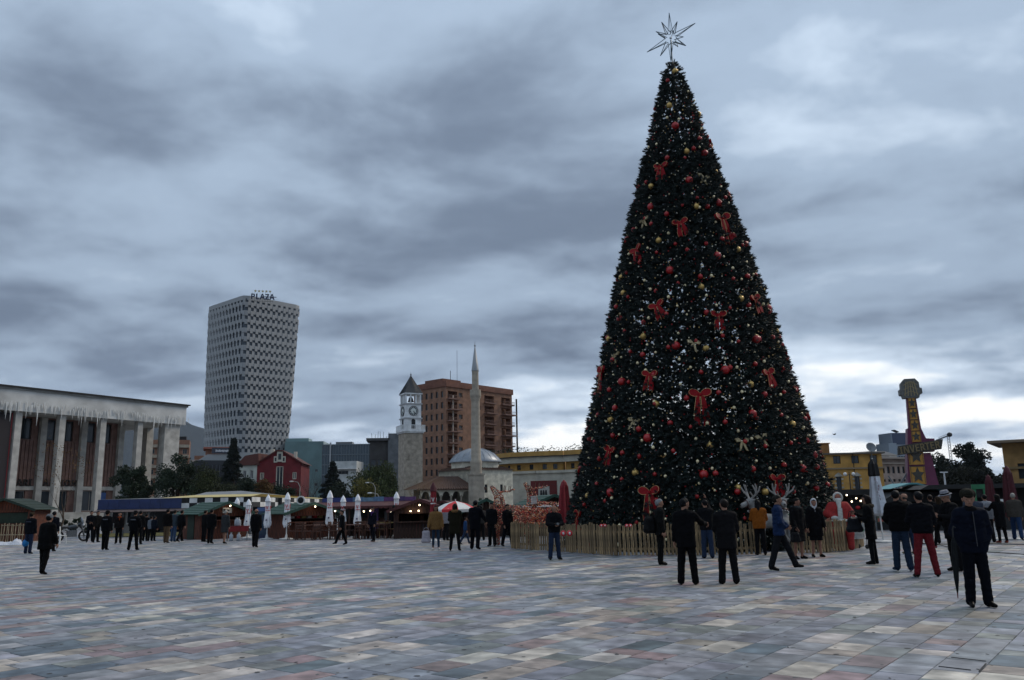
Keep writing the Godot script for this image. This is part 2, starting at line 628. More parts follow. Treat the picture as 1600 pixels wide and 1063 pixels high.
func opera() -> void:
	var o := thing("opera_house", "wide white-topped concrete opera house with tall columns and hanging icicle lights", "building", Vector3(-52.5, 0, -129.3), 1.0414)
	var white := mat(0.64, 0.645, 0.63, 0.8, "blotch", 0.05)
	var stone := mat(0.50, 0.485, 0.45, 0.85, "blotch", 0.16)
	var brown := mat(0.205, 0.115, 0.092, 0.8, "blotch", 0.2)
	put("fascia", Geo.new().box(Vector3(-40, 16.2, -14.6), Vector3(81, 2.75, 30)), white, o)
	var cornice := put("cornice", Geo.new().box(Vector3(-40, 17.72, -14.6), Vector3(81.3, 0.28, 30.4)), mat(0.30, 0.30, 0.285, 0.8, "blotch", 0.1), o)
	put("roof_edge", Geo.new().box(Vector3(-40, 17.95, -14.6), Vector3(81.8, 0.18, 30.9)), M.dark, cornice)
	put("roof_vent", Geo.new().box(Vector3(-7.0, 18.42, -9), Vector3(9, 0.6, 3)).box(Vector3(-11, 18.62, -9), Vector3(2.2, 0.4, 2)), M.dark, o)
	put("podium", Geo.new().box(Vector3(-40, 0.82, -13), Vector3(84, 1.64, 30)), mat(0.34, 0.34, 0.32, 0.9, "blotch", 0.15), o)
	put("podium_step", Geo.new().box(Vector3(-40, 0.35, 3.2), Vector3(84, 0.7, 2.2)), stone, o)
	for x in [-25.1, -31.1, -37.1, -43.1, -19.15, -13.1, -7.15]:
		put("column", Geo.new().box(Vector3(x, 8.23, -0.45), Vector3(0.86, 13.18, 0.9)), stone, o)
	put("corner_pier", Geo.new().box(Vector3(-1.55, 8.23, -0.6), Vector3(2.7, 13.18, 1.2)), stone, o)
	put("end_column", Geo.new().box(Vector3(-0.2, 8.23, -3.4), Vector3(1.7, 13.18, 1.3)), stone, o)
	put("end_column", Geo.new().box(Vector3(0.2, 8.23, -8.4), Vector3(1.2, 13.18, 1.3)), stone, o)
	# inner wall: tall windows above, ribbed panels, shop windows below
	var rects := []
	var shops := []
	for i in 7:
		var x := 80.0 - 8.6 - 6.0 * i - 4.6
		rects.append(Rect2(x - 0.4, 11.7, 2.5, 2.9))
		rects.append(Rect2(x + 2.35, 11.7, 2.35, 2.9))
		shops.append(Rect2(x - 0.3, 1.75, 4.9, 2.9))
	var xf := Transform3D(Basis(), Vector3(-80, 0, -5))
	var g := Geo.new()
	g.holes(xf, 72.6, 14.8, rects + shops, 0.4)
	g.box(Vector3(-44, 7.4, -10.3), Vector3(72, 14.8, 9.6))
	put("wall", g, brown, o)
	windows(o, xf, rects, 0.4, M.dark, M.glass, 1, 0.12)
	windows(o, xf, shops, 0.4, mat(0.22, 0.21, 0.2, 0.6), M.glass, 3, 0.1)
	for i in 7:
		var x := -6.75 - 6.0 * i
		put("pilaster", Geo.new().box(Vector3(x - 0.35, 8.2, -4.7), Vector3(0.85, 13.15, 0.62)), stone, o)
		for k in 9:
			put("wall_rib", Geo.new().box(Vector3(x - 1.2 - 0.52 * k, 8.45, -4.93), Vector3(0.40, 6.2, 0.12 + 0.05 * (k % 2))), brown, o)
		put("sill_band", Geo.new().box(Vector3(x - 3.3, 5.0, -4.9), Vector3(5.0, 0.55, 0.2)), stone, o)
	var tx := put("bookshop_sign", letters("LIBRARI", 0.92, 0.08), M.black, o, Transform3D(Basis(), Vector3(-22.4, 5.72, -4.72)))
	put("bookshop_sign", letters("ADRION", 0.92, 0.08), M.black, o, Transform3D(Basis(), Vector3(-15.9, 5.72, -4.72)))
	put("shop_poster", Geo.new().box(Vector3(-9.2, 3.3, -5.05), Vector3(2.0, 2.2, 0.06)), mat(0.03, 0.09, 0.28, 0.4, "blotch", 0.5), o)
	put("banner", Geo.new().box(Vector3(-28.2, 8.4, -0.3), Vector3(4.6, 12.4, 0.08)), mat(0.012, 0.007, 0.012, 0.7, "cloth", 0.6), o)
	put("banner_edge", Geo.new().box(Vector3(-25.84, 8.4, -0.28), Vector3(0.13, 12.4, 0.09)), mat(0.16, 0.01, 0.012, 0.7), o)
	# curtains of icicle lights hung along the fascia
	g = Geo.new()
	var x := -45.0
	while x < 0.5:
		if fmod(absf(x), 3.1) < 0.45 and rng.randf() < 0.7:
			x += 0.5
		var l := rng.randf_range(0.4, 1.6) + (1.4 if rng.randf() < 0.10 else 0.0)
		var w := rng.randf_range(0.06, 0.2)
		var top := 16.0 + rng.randf_range(-0.5, 0.25)
		g.prism(PackedVector2Array([Vector2(x - w / 2, top), Vector2(x + w / 2, top), Vector2(x + w * 0.3, top - l * 0.6), Vector2(x, top - l)]), 0.05, Vector3(0, 0, 0.50 + rng.randf_range(0, 0.12)))
		x += w * rng.randf_range(0.8, 2.2)
	var ic := put("icicle_lights", g, mat(0.56, 0.57, 0.56, 0.6))
	ic.transform = o.transform
	stuff(ic)
	tag(ic, "white icicle light curtains hanging along the opera house fascia", "fairy lights")

func outline(a: float, b: float, n: float, count: int) -> Array:   # points of a superellipse, evenly spaced along its edge
	var raw := []
	for i in 721:
		var t := TAU * i / 720
		raw.append(Vector2(a * signf(cos(t)) * pow(absf(cos(t)), 2.0 / n), b * signf(sin(t)) * pow(absf(sin(t)), 2.0 / n)))
	var len := [0.0]
	for i in 720:
		len.append(len[-1] + raw[i].distance_to(raw[i + 1]))
	var out := []
	var j := 0
	for i in count:
		var want: float = len[-1] * i / count
		while len[j + 1] < want: j += 1
		out.append(raw[j].lerp(raw[j + 1], (want - len[j]) / maxf(len[j + 1] - len[j], 1e-6)))
	return out

func plaza_tower() -> void:
	var e1 := Vector3(0.66, 0, -0.751)
	var e2 := Vector3(-0.751, 0, -0.66)
	var c := Vector3(-107.3, 0, -320.3) + e1 * 12.8 + e2 * 14.4
	var o := thing("hotel_tower", "tall pale tapering high-rise hotel with staggered square windows and rooftop letters", "building", c)
	var pale := mat(0.39, 0.40, 0.405, 0.75, "fine", 0.4)
	var glass := mat(0.045, 0.058, 0.072, 0.2)
	var panels := Geo.new()
	var core := Geo.new()
	var N := 44
	var F := 24
	var prev := []
	for f in F + 1:
		var t := f / float(F)
		var s := smoothstep(0.0, 1.0, t)
		var a := lerpf(11.6, 13.0, pow(t, 1.3))
		var off := e1 * (a - 13.0)
		var pts := []
		for p in outline(a, 14.6, lerpf(2.5, 22.0, pow(t, 1.3)), N * 2):
			pts.append(off + e1 * p.x + e2 * p.y + Vector3(0, 85.0 * t, 0))
		if f > 0:
			var y0 := 85.0 * (f - 1) / F
			for k in N * 2:
				var q := (k + 1) % (N * 2)
				core.quad(prev[q], prev[k], pts[k], pts[q])
				var mp: Vector3 = (prev[k] + prev[q]) * 0.5 - off
				var step := (k + (0 if absf(mp.dot(e2)) / 14.6 > absf(mp.dot(e1)) / a else f)) % 2
				var lo := 0.0 if step == 0 else 0.24
				var hi := 0.58 if step == 0 else 0.97
				for z in [[lo, hi]]:
					var A0: Vector3 = prev[k].lerp(pts[k], z[0])
					var B0: Vector3 = prev[q].lerp(pts[q], z[0])
					var A1: Vector3 = prev[k].lerp(pts[k], z[1])
					var B1: Vector3 = prev[q].lerp(pts[q], z[1])
					var out := (A0 + B0 - 2.0 * off).normalized()
					out.y = 0
					out = out.normalized() * (0.55 if step == 0 else 0.42)
					panels.quad(B0 + out, A0 + out, A1 + out, B1 + out)
					panels.quad(A1, B1, B1 + out, A1 + out)
					panels.quad(B0, A0, A0 + out, B0 + out)
					panels.quad(A0 + out, A0, A1, A1 + out)
					panels.quad(B0, B0 + out, B1 + out, B1)
		prev = pts
	put("glazing", core, glass, o)
	stuff(put("facade_panels", panels, pale, o))
	var g := Geo.new()
	var top := []
	for p in outline(13.4, 15.0, 16.0, 40):
		top.append(e1 * p.x + e2 * p.y)
	for k in 40:
		var q := (k + 1) % 40
		g.quad(top[q] + Vector3(0, 84.4, 0), top[k] + Vector3(0, 84.4, 0), top[k] + Vector3(0, 86.2, 0), top[q] + Vector3(0, 86.2, 0))
		g.tri(Vector3(0, 86.2, 0), top[q] + Vector3(0, 86.2, 0), top[k] + Vector3(0, 86.2, 0))
	put("roof_parapet", g, pale, o)
	var s := put("rooftop_letters", letters("PLAZA", 2.25, 0.4), mat(0.012, 0.02, 0.055, 0.5), o)
	s.position = Vector3(-99.626, 84.792, -318) - c
	s.rotation.y = 0.25
	g = Geo.new()
	for i in 5:
		var pt := PackedVector2Array()
		for k in 10:
			var r := 0.62 if k % 2 == 0 else 0.26
			pt.append(Vector2(sin(TAU * k / 10) * r - 2.8 + 1.4 * i, cos(TAU * k / 10) * r + 2.3))
		g.prism(pt, 0.3)
	put("rooftop_stars", g, mat(0.45, 0.36, 0.16, 0.5), o, s.transform)
	g = Geo.new()
	for i in 9:
		var x := -4.0 + i
		g.beam(Vector3(x, -2.3, -0.4), Vector3(x, 1.9, -0.4), 0.06, 0.06)
	g.beam(Vector3(-4, -1.7, -0.4), Vector3(4, -1.7, -0.4), 0.1, 0.1)
	put("sign_frame", g, M.dark, o, s.transform)
	g = Geo.new()
	var m0 := e1 * 1.5 - e2 * 8.0 + Vector3(0, 86, 0)
	g.beam(m0, m0 + Vector3(0, 3.4, 0), 0.35, 0.35).beam(m0 + Vector3(-3, 3.4, 0), m0 + Vector3(3.5, 3.0, 0), 0.3, 0.3).beam(m0 + Vector3(-1, 0, 0), m0 + Vector3(1, 2.2, 0), 0.5, 0.5)
	g.beam(m0 + Vector3(-3, 3.2, 0), m0 + Vector3(-3, 1.2, 0), 0.2, 0.2)
	put("roof_crane", g, M.metal, o)

func far_city() -> void:
	var B := rot(0.62)
	# orange flats behind the opera
	var orange := mat(0.30, 0.155, 0.10, 0.85, "blotch", 0.1)
	var cream := mat(0.42, 0.35, 0.26, 0.85, "blotch", 0.1)
	var o := thing("apartment_block", "orange and cream flats seen between the opera house columns", "building", Vector3(-111.08, 0, -250), 0.35)
	block(o, Transform3D(), 11.6, 22.823, 12, grid(0.5, 2.3, 5, 3, 3.1, 6, 1.3, 1.6), orange, cream)
	for k in 6:
		put("balcony", Geo.new().box(Vector3(5.8, 5.4 + 3.1 * k, 0.5), Vector3(11.6, 0.9, 1.0)), cream, o)
	put("roof", Geo.new().box(Vector3(6.5, 22.823 + 0.6, -6), Vector3(8, 1.2, 8)), M.dark, o)
	o = thing("apartment_block", "orange brick flats with white balconies left of the tower foot", "building", Vector3(-100.835, 0, -260), 0.35)
	block(o, Transform3D(), 4.5, 18.371, 10, grid(0.6, 2.0, 2, 3, 3, 4, 1.2, 1.6), orange, cream)
	block(o, Transform3D(Basis(), Vector3(3.2, 0, -2)), 8.5, 20.578, 10, grid(0.7, 2.0, 4, 3, 3, 5, 1.3, 1.6), orange, cream)
	for k in 5:
		put("balcony", Geo.new().box(Vector3(1.2, 4.6 + 3.0 * k, 0.5), Vector3(4.6, 0.8, 1.0)), mat(0.5, 0.47, 0.43, 0.8), o)
	put("roof", Geo.new().box(Vector3(7.2, 20.578 + 0.3, -6), Vector3(9.4, 0.6, 11)), mat(0.30, 0.11, 0.08, 0.9), o)
	# black office with a white sign on the roof
	o = thing("office_block", "black fin-fronted office with grey roof sign behind the round trees", "building", Vector3(-73.352, 0, -190), 0.45)
	var h := 12.817
	block(o, Transform3D(), 12, h, 10, [], mat(0.018, 0.020, 0.025, 0.5), M.dark)
	for k in 15:
		put("fin", Geo.new().box(Vector3(0.5 + 0.8 * k, h * 0.5 - 0.5, 0.2), Vector3(0.14, h - 1.2, 0.4)), mat(0.05, 0.055, 0.065, 0.4), o)
	put("roof", Geo.new().prism(PackedVector2Array([Vector2(0.6, 0), Vector2(13, 0), Vector2(12, 1.9), Vector2(2.6, 1.4)]), 8, Vector3(0, h, -5)), mat(0.30, 0.31, 0.31, 0.6), o)
	var sign := put("roof_sign", Geo.new().box(Vector3(6.6, h + 2.3, -0.8), Vector3(6.2, 1.35, 0.3)), mat(0.03, 0.035, 0.05, 0.5), o)
	var strokes := Geo.new()
	for k in 16:
		strokes.box(Vector3(4.4 + 0.22 * k, h + 2.25 + 0.06 * sin(k * 2.3), -0.62), Vector3(0.14, 0.42 + 0.12 * cos(k * 1.7), 0.05))
	put("worn_lettering", strokes, mat(0.66, 0.67, 0.70, 0.6), sign)
	put("round_emblem", Geo.new().lathe([Vector2(0.001, -0.04), Vector2(0.62, -0.04), Vector2(0.62, 0.04), Vector2(0.001, 0.04)], 16, Vector3(8.6, h + 2.35, -0.6), Basis(Vector3.RIGHT, PI / 2)), mat(0.25, 0.36, 0.42, 0.5), sign)
	put("corner_panel", Geo.new().box(Vector3(9.4, h * 0.7, 0.46), Vector3(0.5, 1.6, 0.06)), mat(0.6, 0.6, 0.58, 0.6), o)
	# red house
	var red := mat(0.165, 0.014, 0.018, 0.85, "blotch", 0.1)
	var trim := mat(0.50, 0.46, 0.38, 0.8)
	var pos := Vector3(-51.33, 0, -165)
	o = thing("red_house", "dark red gabled house with cream window trims and pale left wing", "building", pos, 0.10)
	var w := -42.79 - -51.33
	var eave := 10.668
	var ridge := 12.996
	var rects := [Rect2(0.6, eave - 3.4, 0.8, 1.4), Rect2(w - 1.6, eave - 3.4, 0.8, 1.4), Rect2(w * 0.5 - 0.55, eave - 7.0, 1.4, 6.2)]
	var g := Geo.new()
	g.holes(Transform3D(), w, eave, rects, 0.25)
	g.box(Vector3(w / 2, eave / 2, -6.2), Vector3(w, eave, 11.8))
	g.prism(PackedVector2Array([Vector2(0, eave), Vector2(w, eave), Vector2(w * 0.56, ridge), Vector2(w * 0.44, ridge)]), 12, Vector3(0, 0.002, -6.0))
	put("wall", g, red, o)
	windows(o, Transform3D(), rects, 0.25, trim, M.glass, 1, 0.16)
	for p in [Vector3(w * 0.5 - 0.7, eave + 0.55, 0.1), Vector3(w * 0.5 + 0.9, eave + 0.55, 0.1), Vector3(w * 0.5 + 0.1, eave + 1.1, 0.1)]:
		var big: bool = p.y > eave + 0.8
		var f := put("gable_window", Geo.new().box(p, Vector3(1.1 if big else 0.7, 2.0 if big else 1.2, 0.14)), trim, o)
		put("pane", Geo.new().box(p + Vector3(0, 0, 0.08), Vector3(0.6 if big else 0.35, 1.2 if big else 0.75, 0.04)), M.glass, f)
	var rt := mat(0.13, 0.045, 0.035, 0.9, "fine", 0.6)
	g = Geo.new()
	for s in [[Vector3(-0.6, eave - 0.3, 0.4), Vector3(w * 0.44, ridge + 0.1, 0.4)], [Vector3(w * 0.44, ridge + 0.1, 0.4), Vector3(w * 0.56, ridge + 0.1, 0.4)], [Vector3(w * 0.56, ridge + 0.1, 0.4), Vector3(w + 0.6, eave - 0.3, 0.4)]]:
		var back := Vector3(0, 0, -12.8)
		g.quad(s[0], s[1], s[1] + back, s[0] + back)
		g.quad(s[0] - Vector3(0, 0.25, 0), s[1] - Vector3(0, 0.25, 0), s[1], s[0])
	var roof := put("roof", g, rt, o)
	put("chimney", Geo.new().box(Vector3(2.5, ridge - 0.5, -2), Vector3(0.7, 1.8, 0.7)), trim, roof)
	put("chimney", Geo.new().box(Vector3(w - 1.6, ridge - 0.9, -3), Vector3(0.6, 1.6, 0.6)), trim, roof)
	var wing := Transform3D(rot(-0.25), Vector3(-3.6, 0, -0.9))
	block(o, wing, 3.7, eave - 0.5, 8, grid(0.7, 1.5, 2, eave - 6.6, 3.4, 2, 0.75, 1.7), mat(0.46, 0.48, 0.43, 0.8, "blotch", 0.1), M.white)
	put("wing_roof", Geo.new().prism(PackedVector2Array([Vector2(-0.7, 0), Vector2(4.2, 0), Vector2(4.0, 2.3), Vector2(1.2, 1.9)]), 8.6, wing * Vector3(0, eave - 0.5, -4), wing.basis), rt, o)
	# teal glass block, glass office, white house, dark block
	o = thing("office_block", "pale teal flat-roofed office right of the tower", "building", Vector3(-91.923, 0, -330), 0.06)
	block(o, Transform3D(), -76.573 - -91.923, 27.748, 20, grid(2.0, 3.4, 4, 10, 5.5, 2, 1.2, 1.2), mat(0.13, 0.22, 0.22, 0.35, "soft", 0.03), mat(0.16, 0.26, 0.26, 0.4), 0)
	put("penthouse", Geo.new().box(Vector3(4.5, 27.748 + 0.7, -6), Vector3(9, 1.5, 8)), mat(0.15, 0.24, 0.24, 0.4), o)
	o = thing("glass_office", "long dark glass office with slim mullions behind bare trees", "building", Vector3(-69.845, 0, -300), 0.05)
	w = -52.175 - -69.845
	h = 24.134
	put("glazing", Geo.new().box(Vector3(w / 2, h / 2, -8), Vector3(w, h, 15.6)), mat(0.05, 0.075, 0.095, 0.15), o)
	for k in 19:
		put("mullion", Geo.new().box(Vector3(w * k / 18, h / 2, -0.1), Vector3(0.16, h, 0.24)), mat(0.10, 0.13, 0.15, 0.4), o)
	for k in 4:
		put("floor_band", Geo.new().box(Vector3(w / 2, h - 0.2 - 3.6 * k, -0.08), Vector3(w, 0.35, 0.3)), mat(0.10, 0.13, 0.15, 0.5), o)
	put("roof_box", Geo.new().box(Vector3(w * 0.42, h + 0.5, -5), Vector3(6, 1.0, 5)), M.metal, o)
	put("mast", Geo.new().beam(Vector3(w * 0.17, 0, 0.4), Vector3(w * 0.17, h + 0.6, 0.4), 0.5, 0.5), mat(0.3, 0.32, 0.33, 0.5), o)
	o = thing("white_house", "white modern building with deep recesses between dark fir and willow", "building", Vector3(-48.029, 0, -220), -0.05)
	w = -41.92 - -48.029
	h = 13.561
	block(o, Transform3D(), w, h, 8, [Rect2(1.2, 3.0, w - 2.6, 2.0), Rect2(1.2, h - 3.4, w - 3.4, 0.9)], mat(0.52, 0.54, 0.53, 0.7, "blotch", 0.08), M.metal, 2)
	put("ledge", Geo.new().box(Vector3(w / 2, h - 2.0, 0.5), Vector3(w + 0.5, 0.25, 1.0)), M.white, o)
	o = thing("dark_office", "dark brown flat-roofed block with roof aerials left of the clock tower", "building", Vector3(-40.358, 0, -230), 0.12)
	w = -35.19 - -40.358
	h = 19.964
	block(o, Transform3D(), w, h - 0.4, 9, grid(0.4, 1.9, 3, 2, 3.4, 4, 1.4, 2.2), mat(0.045, 0.043, 0.042, 0.8, "blotch", 0.1), M.dark)
	put("roof", Geo.new().box(Vector3(w / 2 - 0.2, h, -4), Vector3(w + 1.4, 0.7, 10)), mat(0.06, 0.06, 0.06, 0.8), o)
	g = Geo.new()
	for k in 7:
		g.tube([Vector3(0.6 + k * 0.8, h, -1), Vector3(0.6 + k * 0.8 + rng.randf_range(-0.2, 0.2), h + rng.randf_range(0.8, 2.4), -1)], [0.05], 4)
	put("aerials", g, M.dark, o)
	put("side_block", Geo.new().box(Vector3(w + 3.6, h * 0.5 + 0.8, -3), Vector3(7.2, h + 1.6, 8)), mat(0.13, 0.14, 0.15, 0.8, "blotch", 0.1), o)


func arch_poly(w: float, h: float) -> PackedVector2Array:
	var p := PackedVector2Array([Vector2(-w / 2, 0), Vector2(w / 2, 0)])
	for k in 7:
		var a := PI * k / 6
		p.append(Vector2(cos(a) * w / 2, h - w / 2 + sin(a) * w / 2))
	return p

func clock_tex() -> ImageTexture:
	var im := Image.create(128, 128, false, Image.FORMAT_RGB8)
	for y in 128:
		for x in 128:
			var p := Vector2(x - 63.5, y - 63.5)
			var r := p.length() / 63.5
			var c := Color(0.10, 0.17, 0.22)
			if r > 0.93: c = Color(0.86, 0.86, 0.84)
			elif r > 0.86: c = Color(0.10, 0.15, 0.2)
			elif r < 0.58: c = Color(0.80, 0.82, 0.80)
			else:
				var a := fposmod(p.angle() + PI / 12, TAU / 12) - PI / 12
				if absf(a) < 0.07: c = Color(0.85, 0.87, 0.85)
			im.set_pixel(x, y, c)
	return ImageTexture.create_from_image(im)

func railing(g: Geo, a: Vector3, b: Vector3, h: float, step: float, t := 0.05) -> void:
	g.beam(a + Vector3(0, h, 0), b + Vector3(0, h, 0), t * 1.5, t * 1.5)
	g.beam(a + Vector3(0, h * 0.1, 0), b + Vector3(0, h * 0.1, 0), t, t)
	var n := int(a.distance_to(b) / step)
	for i in n + 1:
		var p := a.lerp(b, i / float(n))
		g.beam(p, p + Vector3(0, h, 0), t, t)

func tile_roof(g: Geo, a: Vector3, b: Vector3, c: Vector3, d: Vector3, step := 0.45) -> void:   # eave a-b, ridge c-d above b and a: rows of tiles running up the slope
	var n := maxi(2, int(a.distance_to(b) / step))
	var up := (b - a).cross(d - a).normalized()
	g.quad(a, b, c, d)
	for i in n:
		var t := (i + 0.5) / n
		var p := a.lerp(b, t)
		var q := d.lerp(c, t)
		var hw := (b - a).normalized() * step * 0.27
		var k := up * step * 0.26
		g.quad(p - hw, p + k, q + k, q - hw)
		g.quad(p + k, p + hw, q + hw, q + k)
		g.tri(p - hw, p + hw, p + k)

func old_town() -> void:
	var stone := mat(0.41, 0.355, 0.285, 0.95, "blotch", 0.2)
	var white := mat(0.80, 0.82, 0.83, 0.8, "soft", 0.2)
	var Z := 185.0
	var o := thing("clock_tower", "stone clock tower with white belfry, blue clock faces and pointed dark roof", "tower", Vector3(-23.259, 0, -185), 0.46)
	var y1 := 17.817
	var y2 := 20.851
	var y3 := 24.119
	var y4 := 26.311
	var y5 := 30.651
	put("shaft", Geo.new().box(Vector3(0, y1 / 2 + 0.2, 0), Vector3(4.25, y1 - 0.4, 4.25)), stone, o)
	for k in 34:
		if rng.randf() < 0.75:
			put("stone", Geo.new().box(Vector3(rng.randf_range(-1.5, 1.5), rng.randf_range(4.0, y1 - 1), 2.13), Vector3(rng.randf_range(0.5, 1.1), 0.4, 0.06)), stone, o)
	var bal := put("balcony", Geo.new().box(Vector3(0, y1 + 0.2, 0), Vector3(5.2, 0.42, 5.2)).box(Vector3(0, y1 - 0.15, 0), Vector3(4.7, 0.3, 4.7)), white, o)
	var g := Geo.new()
	for k in 4:
		var b := rot(k * PI / 2)
		railing(g, b * Vector3(-2.55, y1 + 0.41, 2.55), b * Vector3(2.55, y1 + 0.41, 2.55), 1.05, 0.34, 0.07)
	put("railing", g, white, bal)
	g = Geo.new()
	var w := 3.7
	for k in 4:
		var xf := Transform3D(rot(k * PI / 2), rot(k * PI / 2) * Vector3(-w / 2, y1 + 0.4, w / 2))
		g.holes(xf, w, y2 - y1 - 0.4, [Rect2(w / 2 - 0.45, 0.3, 0.9, 1.9)], 0.4)
		var a := put("arch_window", Geo.new().prism(arch_poly(0.9, 2.2), 0.12), M.dark, o, Transform3D(rot(k * PI / 2), rot(k * PI / 2) * Vector3(0, y1 + 0.7, w / 2 - 0.0)))
		g.holes(Transform3D(rot(k * PI / 2), rot(k * PI / 2) * Vector3(-w / 2, y2, w / 2)), w, y3 - y2, [], 0.3)
	g.box(Vector3(0, (y1 + y3) / 2 + 0.2, 0), Vector3(w - 0.7, y3 - y1 - 0.5, w - 0.7))
	put("clock_stage", g, white, o)
	for y in [y2, y3]:
		put("cornice", Geo.new().box(Vector3(0, y, 0), Vector3(w + 0.45, 0.28, w + 0.45)), mat(0.36, 0.37, 0.38, 0.8), o)
	var face := mat(1, 1, 1, 0.5)
	face.albedo_texture = clock_tex()
	for k in 4:
		var b := rot(k * PI / 2)
		var yc := (y2 + y3) / 2
		var disc := Geo.new()
		var R := 1.02
		for i in 28:
			var a0 := TAU * i / 28
			var a1 := TAU * (i + 1) / 28
			disc.tri(Vector3.ZERO, Vector3(cos(a0), sin(a0), 0) * R, Vector3(cos(a1), sin(a1), 0) * R)
			for q in [Vector2.ZERO, Vector2(cos(a1), -sin(a1)), Vector2(cos(a0), -sin(a0))]:
				disc.uv.append(q * 0.5 + Vector2(0.5, 0.5))
		var cf := put("clock_face", disc, face, o, Transform3D(b, b * Vector3(0, yc, w / 2 + 0.06)))
		put("clock_hands", Geo.new().beam(Vector3(0, 0, 0.05), Vector3(0.38, -0.62, 0.05), 0.12, 0.05, Vector3.BACK).beam(Vector3(0, 0, 0.08), Vector3(0.2, -0.45, 0.08), 0.15, 0.05, Vector3.BACK), M.black, cf)
		put("clock_rim", Geo.new().lathe([Vector2(R, -0.06), Vector2(R + 0.09, -0.06), Vector2(R + 0.09, 0.1), Vector2(R, 0.1)], 28, Vector3.ZERO, Basis(Vector3.RIGHT, PI / 2), false), M.dark, cf)
		for x in [-1.72, -0.62, 0.62]:
			put("belfry_column", Geo.new().box(b * Vector3(x, (y3 + y4) / 2, w / 2 - 0.16), Vector3(0.32 if absf(x) > 1 else 0.26, y4 - y3, 0.3), b), white, o)
	put("bell", Geo.new().lathe([Vector2(0.75, 0), Vector2(0.62, 0.2), Vector2(0.45, 0.9), Vector2(0.2, 1.15), Vector2(0.001, 1.2)], 12, Vector3(0, y3 + 0.6, 0)), M.dark, o)
	put("eave", Geo.new().box(Vector3(0, y4 + 0.1, 0), Vector3(w + 0.5, 0.24, w + 0.5)), white, o)
	g = Geo.new()
	var e := 2.12
	for k in 4:
		var b := rot(k * PI / 2)
		g.tri(b * Vector3(-e, y4 + 0.22, e), b * Vector3(e, y4 + 0.22, e), Vector3(0, y5, 0))
		for j in range(-5, 6):
			g.beam(b * Vector3(e * j / 5.5, y4 + 0.24, e + 0.02), Vector3(0, y5, 0) + b * Vector3(j * 0.02, 0, 0.02), 0.06, 0.06)
	put("spire", g, mat(0.035, 0.038, 0.042, 0.5, "fine", 0.6), o)
	put("finial", Geo.new().tube([Vector3(0, y5 - 0.2, 0), Vector3(0, y5 + 1.0, 0)], [0.1, 0.02], 5).ball(Vector3(0, y5 + 0.3, 0), Vector3.ONE * 0.2, 6, 4), M.dark, o)
	# brick flats
	var br := mat(0.27, 0.142, 0.088, 0.9, "blotch", 0.12)
	var br2 := mat(0.20, 0.085, 0.055, 0.9, "blotch", 0.12)
	var bal_m := mat(0.16, 0.09, 0.07, 0.85)
	o = thing("apartment_tower", "red brick apartment tower with stacked balconies behind the minaret", "building", Vector3(-20.643, 0, -250), 0.86)
	var H := 37.44
	var rects := grid(5.6, 99, 1, 4.0, 3.4, 10, 1.7, 1.4) + grid(12.2, 2.1, 2, 4.0, 3.4, 10, 1.2, 1.3)
	var side := grid(1.4, 4.0, 3, 4.0, 3.4, 10, 0.9, 1.7)
	g = Geo.new()
	g.holes(Transform3D(), 31, H, grid(0.8, 99, 1, 3.2, 3.4, 10, 4.2, 2.4) + rects + grid(17.4, 99, 1, 3.2, 3.4, 10, 4.6, 2.4) + grid(25.6, 99, 1, 3.2, 3.4, 10, 4.6, 2.4), 2.2)
	var left := Transform3D(rot(-PI / 2), Vector3(0, 0, -14.5))
	var lr := grid(0.8, 2.3, 6, 3.6, 3.4, 10, 0.95, 1.9)
	g.holes(left, 14.5, H, lr, 0.4)
	g.box(Vector3(15.9, H / 2 - 0.01, -8.4), Vector3(30, H - 0.02, 12.1))
	put("wall", g, br, o)
	windows(o, Transform3D(), rects, 0.5, mat(0.3, 0.25, 0.2, 0.7), M.glass, 1)
	windows(o, left, lr, 0.4, M.dark, M.glass, 0)
	for k in 10:
		for s in [[0.4, 5.0, 1.5], [17.0, 5.4, 1.2], [25.2, 5.8, 1.6]]:
			var dpt: float = s[2] * (1.35 if k % 2 == 0 else 0.75)
			var y := 3.2 + 3.4 * k
			var bb := put("balcony", Geo.new().box(Vector3(s[0] + s[1] / 2, y - 0.1, dpt / 2), Vector3(s[1], 0.28, dpt)), bal_m, o)
			g = Geo.new()
			railing(g, Vector3(s[0], y, dpt - 0.05), Vector3(s[0] + s[1], y, dpt - 0.05), 1.0, 0.5, 0.07)
			put("rail", g, bal_m, bb)
	put("corner_post", Geo.new().box(Vector3(31.3, H / 2, 1.7), Vector3(0.4, H - 3, 0.4)), M.dark, o)
	put("drain_strip", Geo.new().box(Vector3(3.0, H / 2, 0.06), Vector3(0.5, H - 5, 0.2)), mat(0.42, 0.36, 0.3, 0.8), o)
	var rf := put("roof", Geo.new().box(Vector3(15.5, H + 0.9, -7.2), Vector3(31.6, 1.8, 15.2)), br2, o)
	put("roof_house", Geo.new().box(Vector3(4.6, H + 2.2, -6), Vector3(8, 1.2, 8)), br2, rf)
	put("aerial", Geo.new().tube([Vector3(6, H, -4), Vector3(6, H + 6, -4)], [0.12], 4).tube([Vector3(9, H, -4), Vector3(9, H + 13, -4)], [0.07], 4), M.dark, rf)
	# mosque: body, drum, dome, porch
	var cream := mat(0.74, 0.69, 0.56, 0.9, "blotch", 0.2)
	var tile := mat(0.095, 0.052, 0.036, 0.95, "blotch", 1.2)
	o = thing("mosque", "cream walled mosque with grey lead dome and arcaded tile roofed porch", "building", Vector3(-7.434, 0, -158), 0.74)
	var yb := 7.915
	var yd := 9.544
	var yt := 12.234
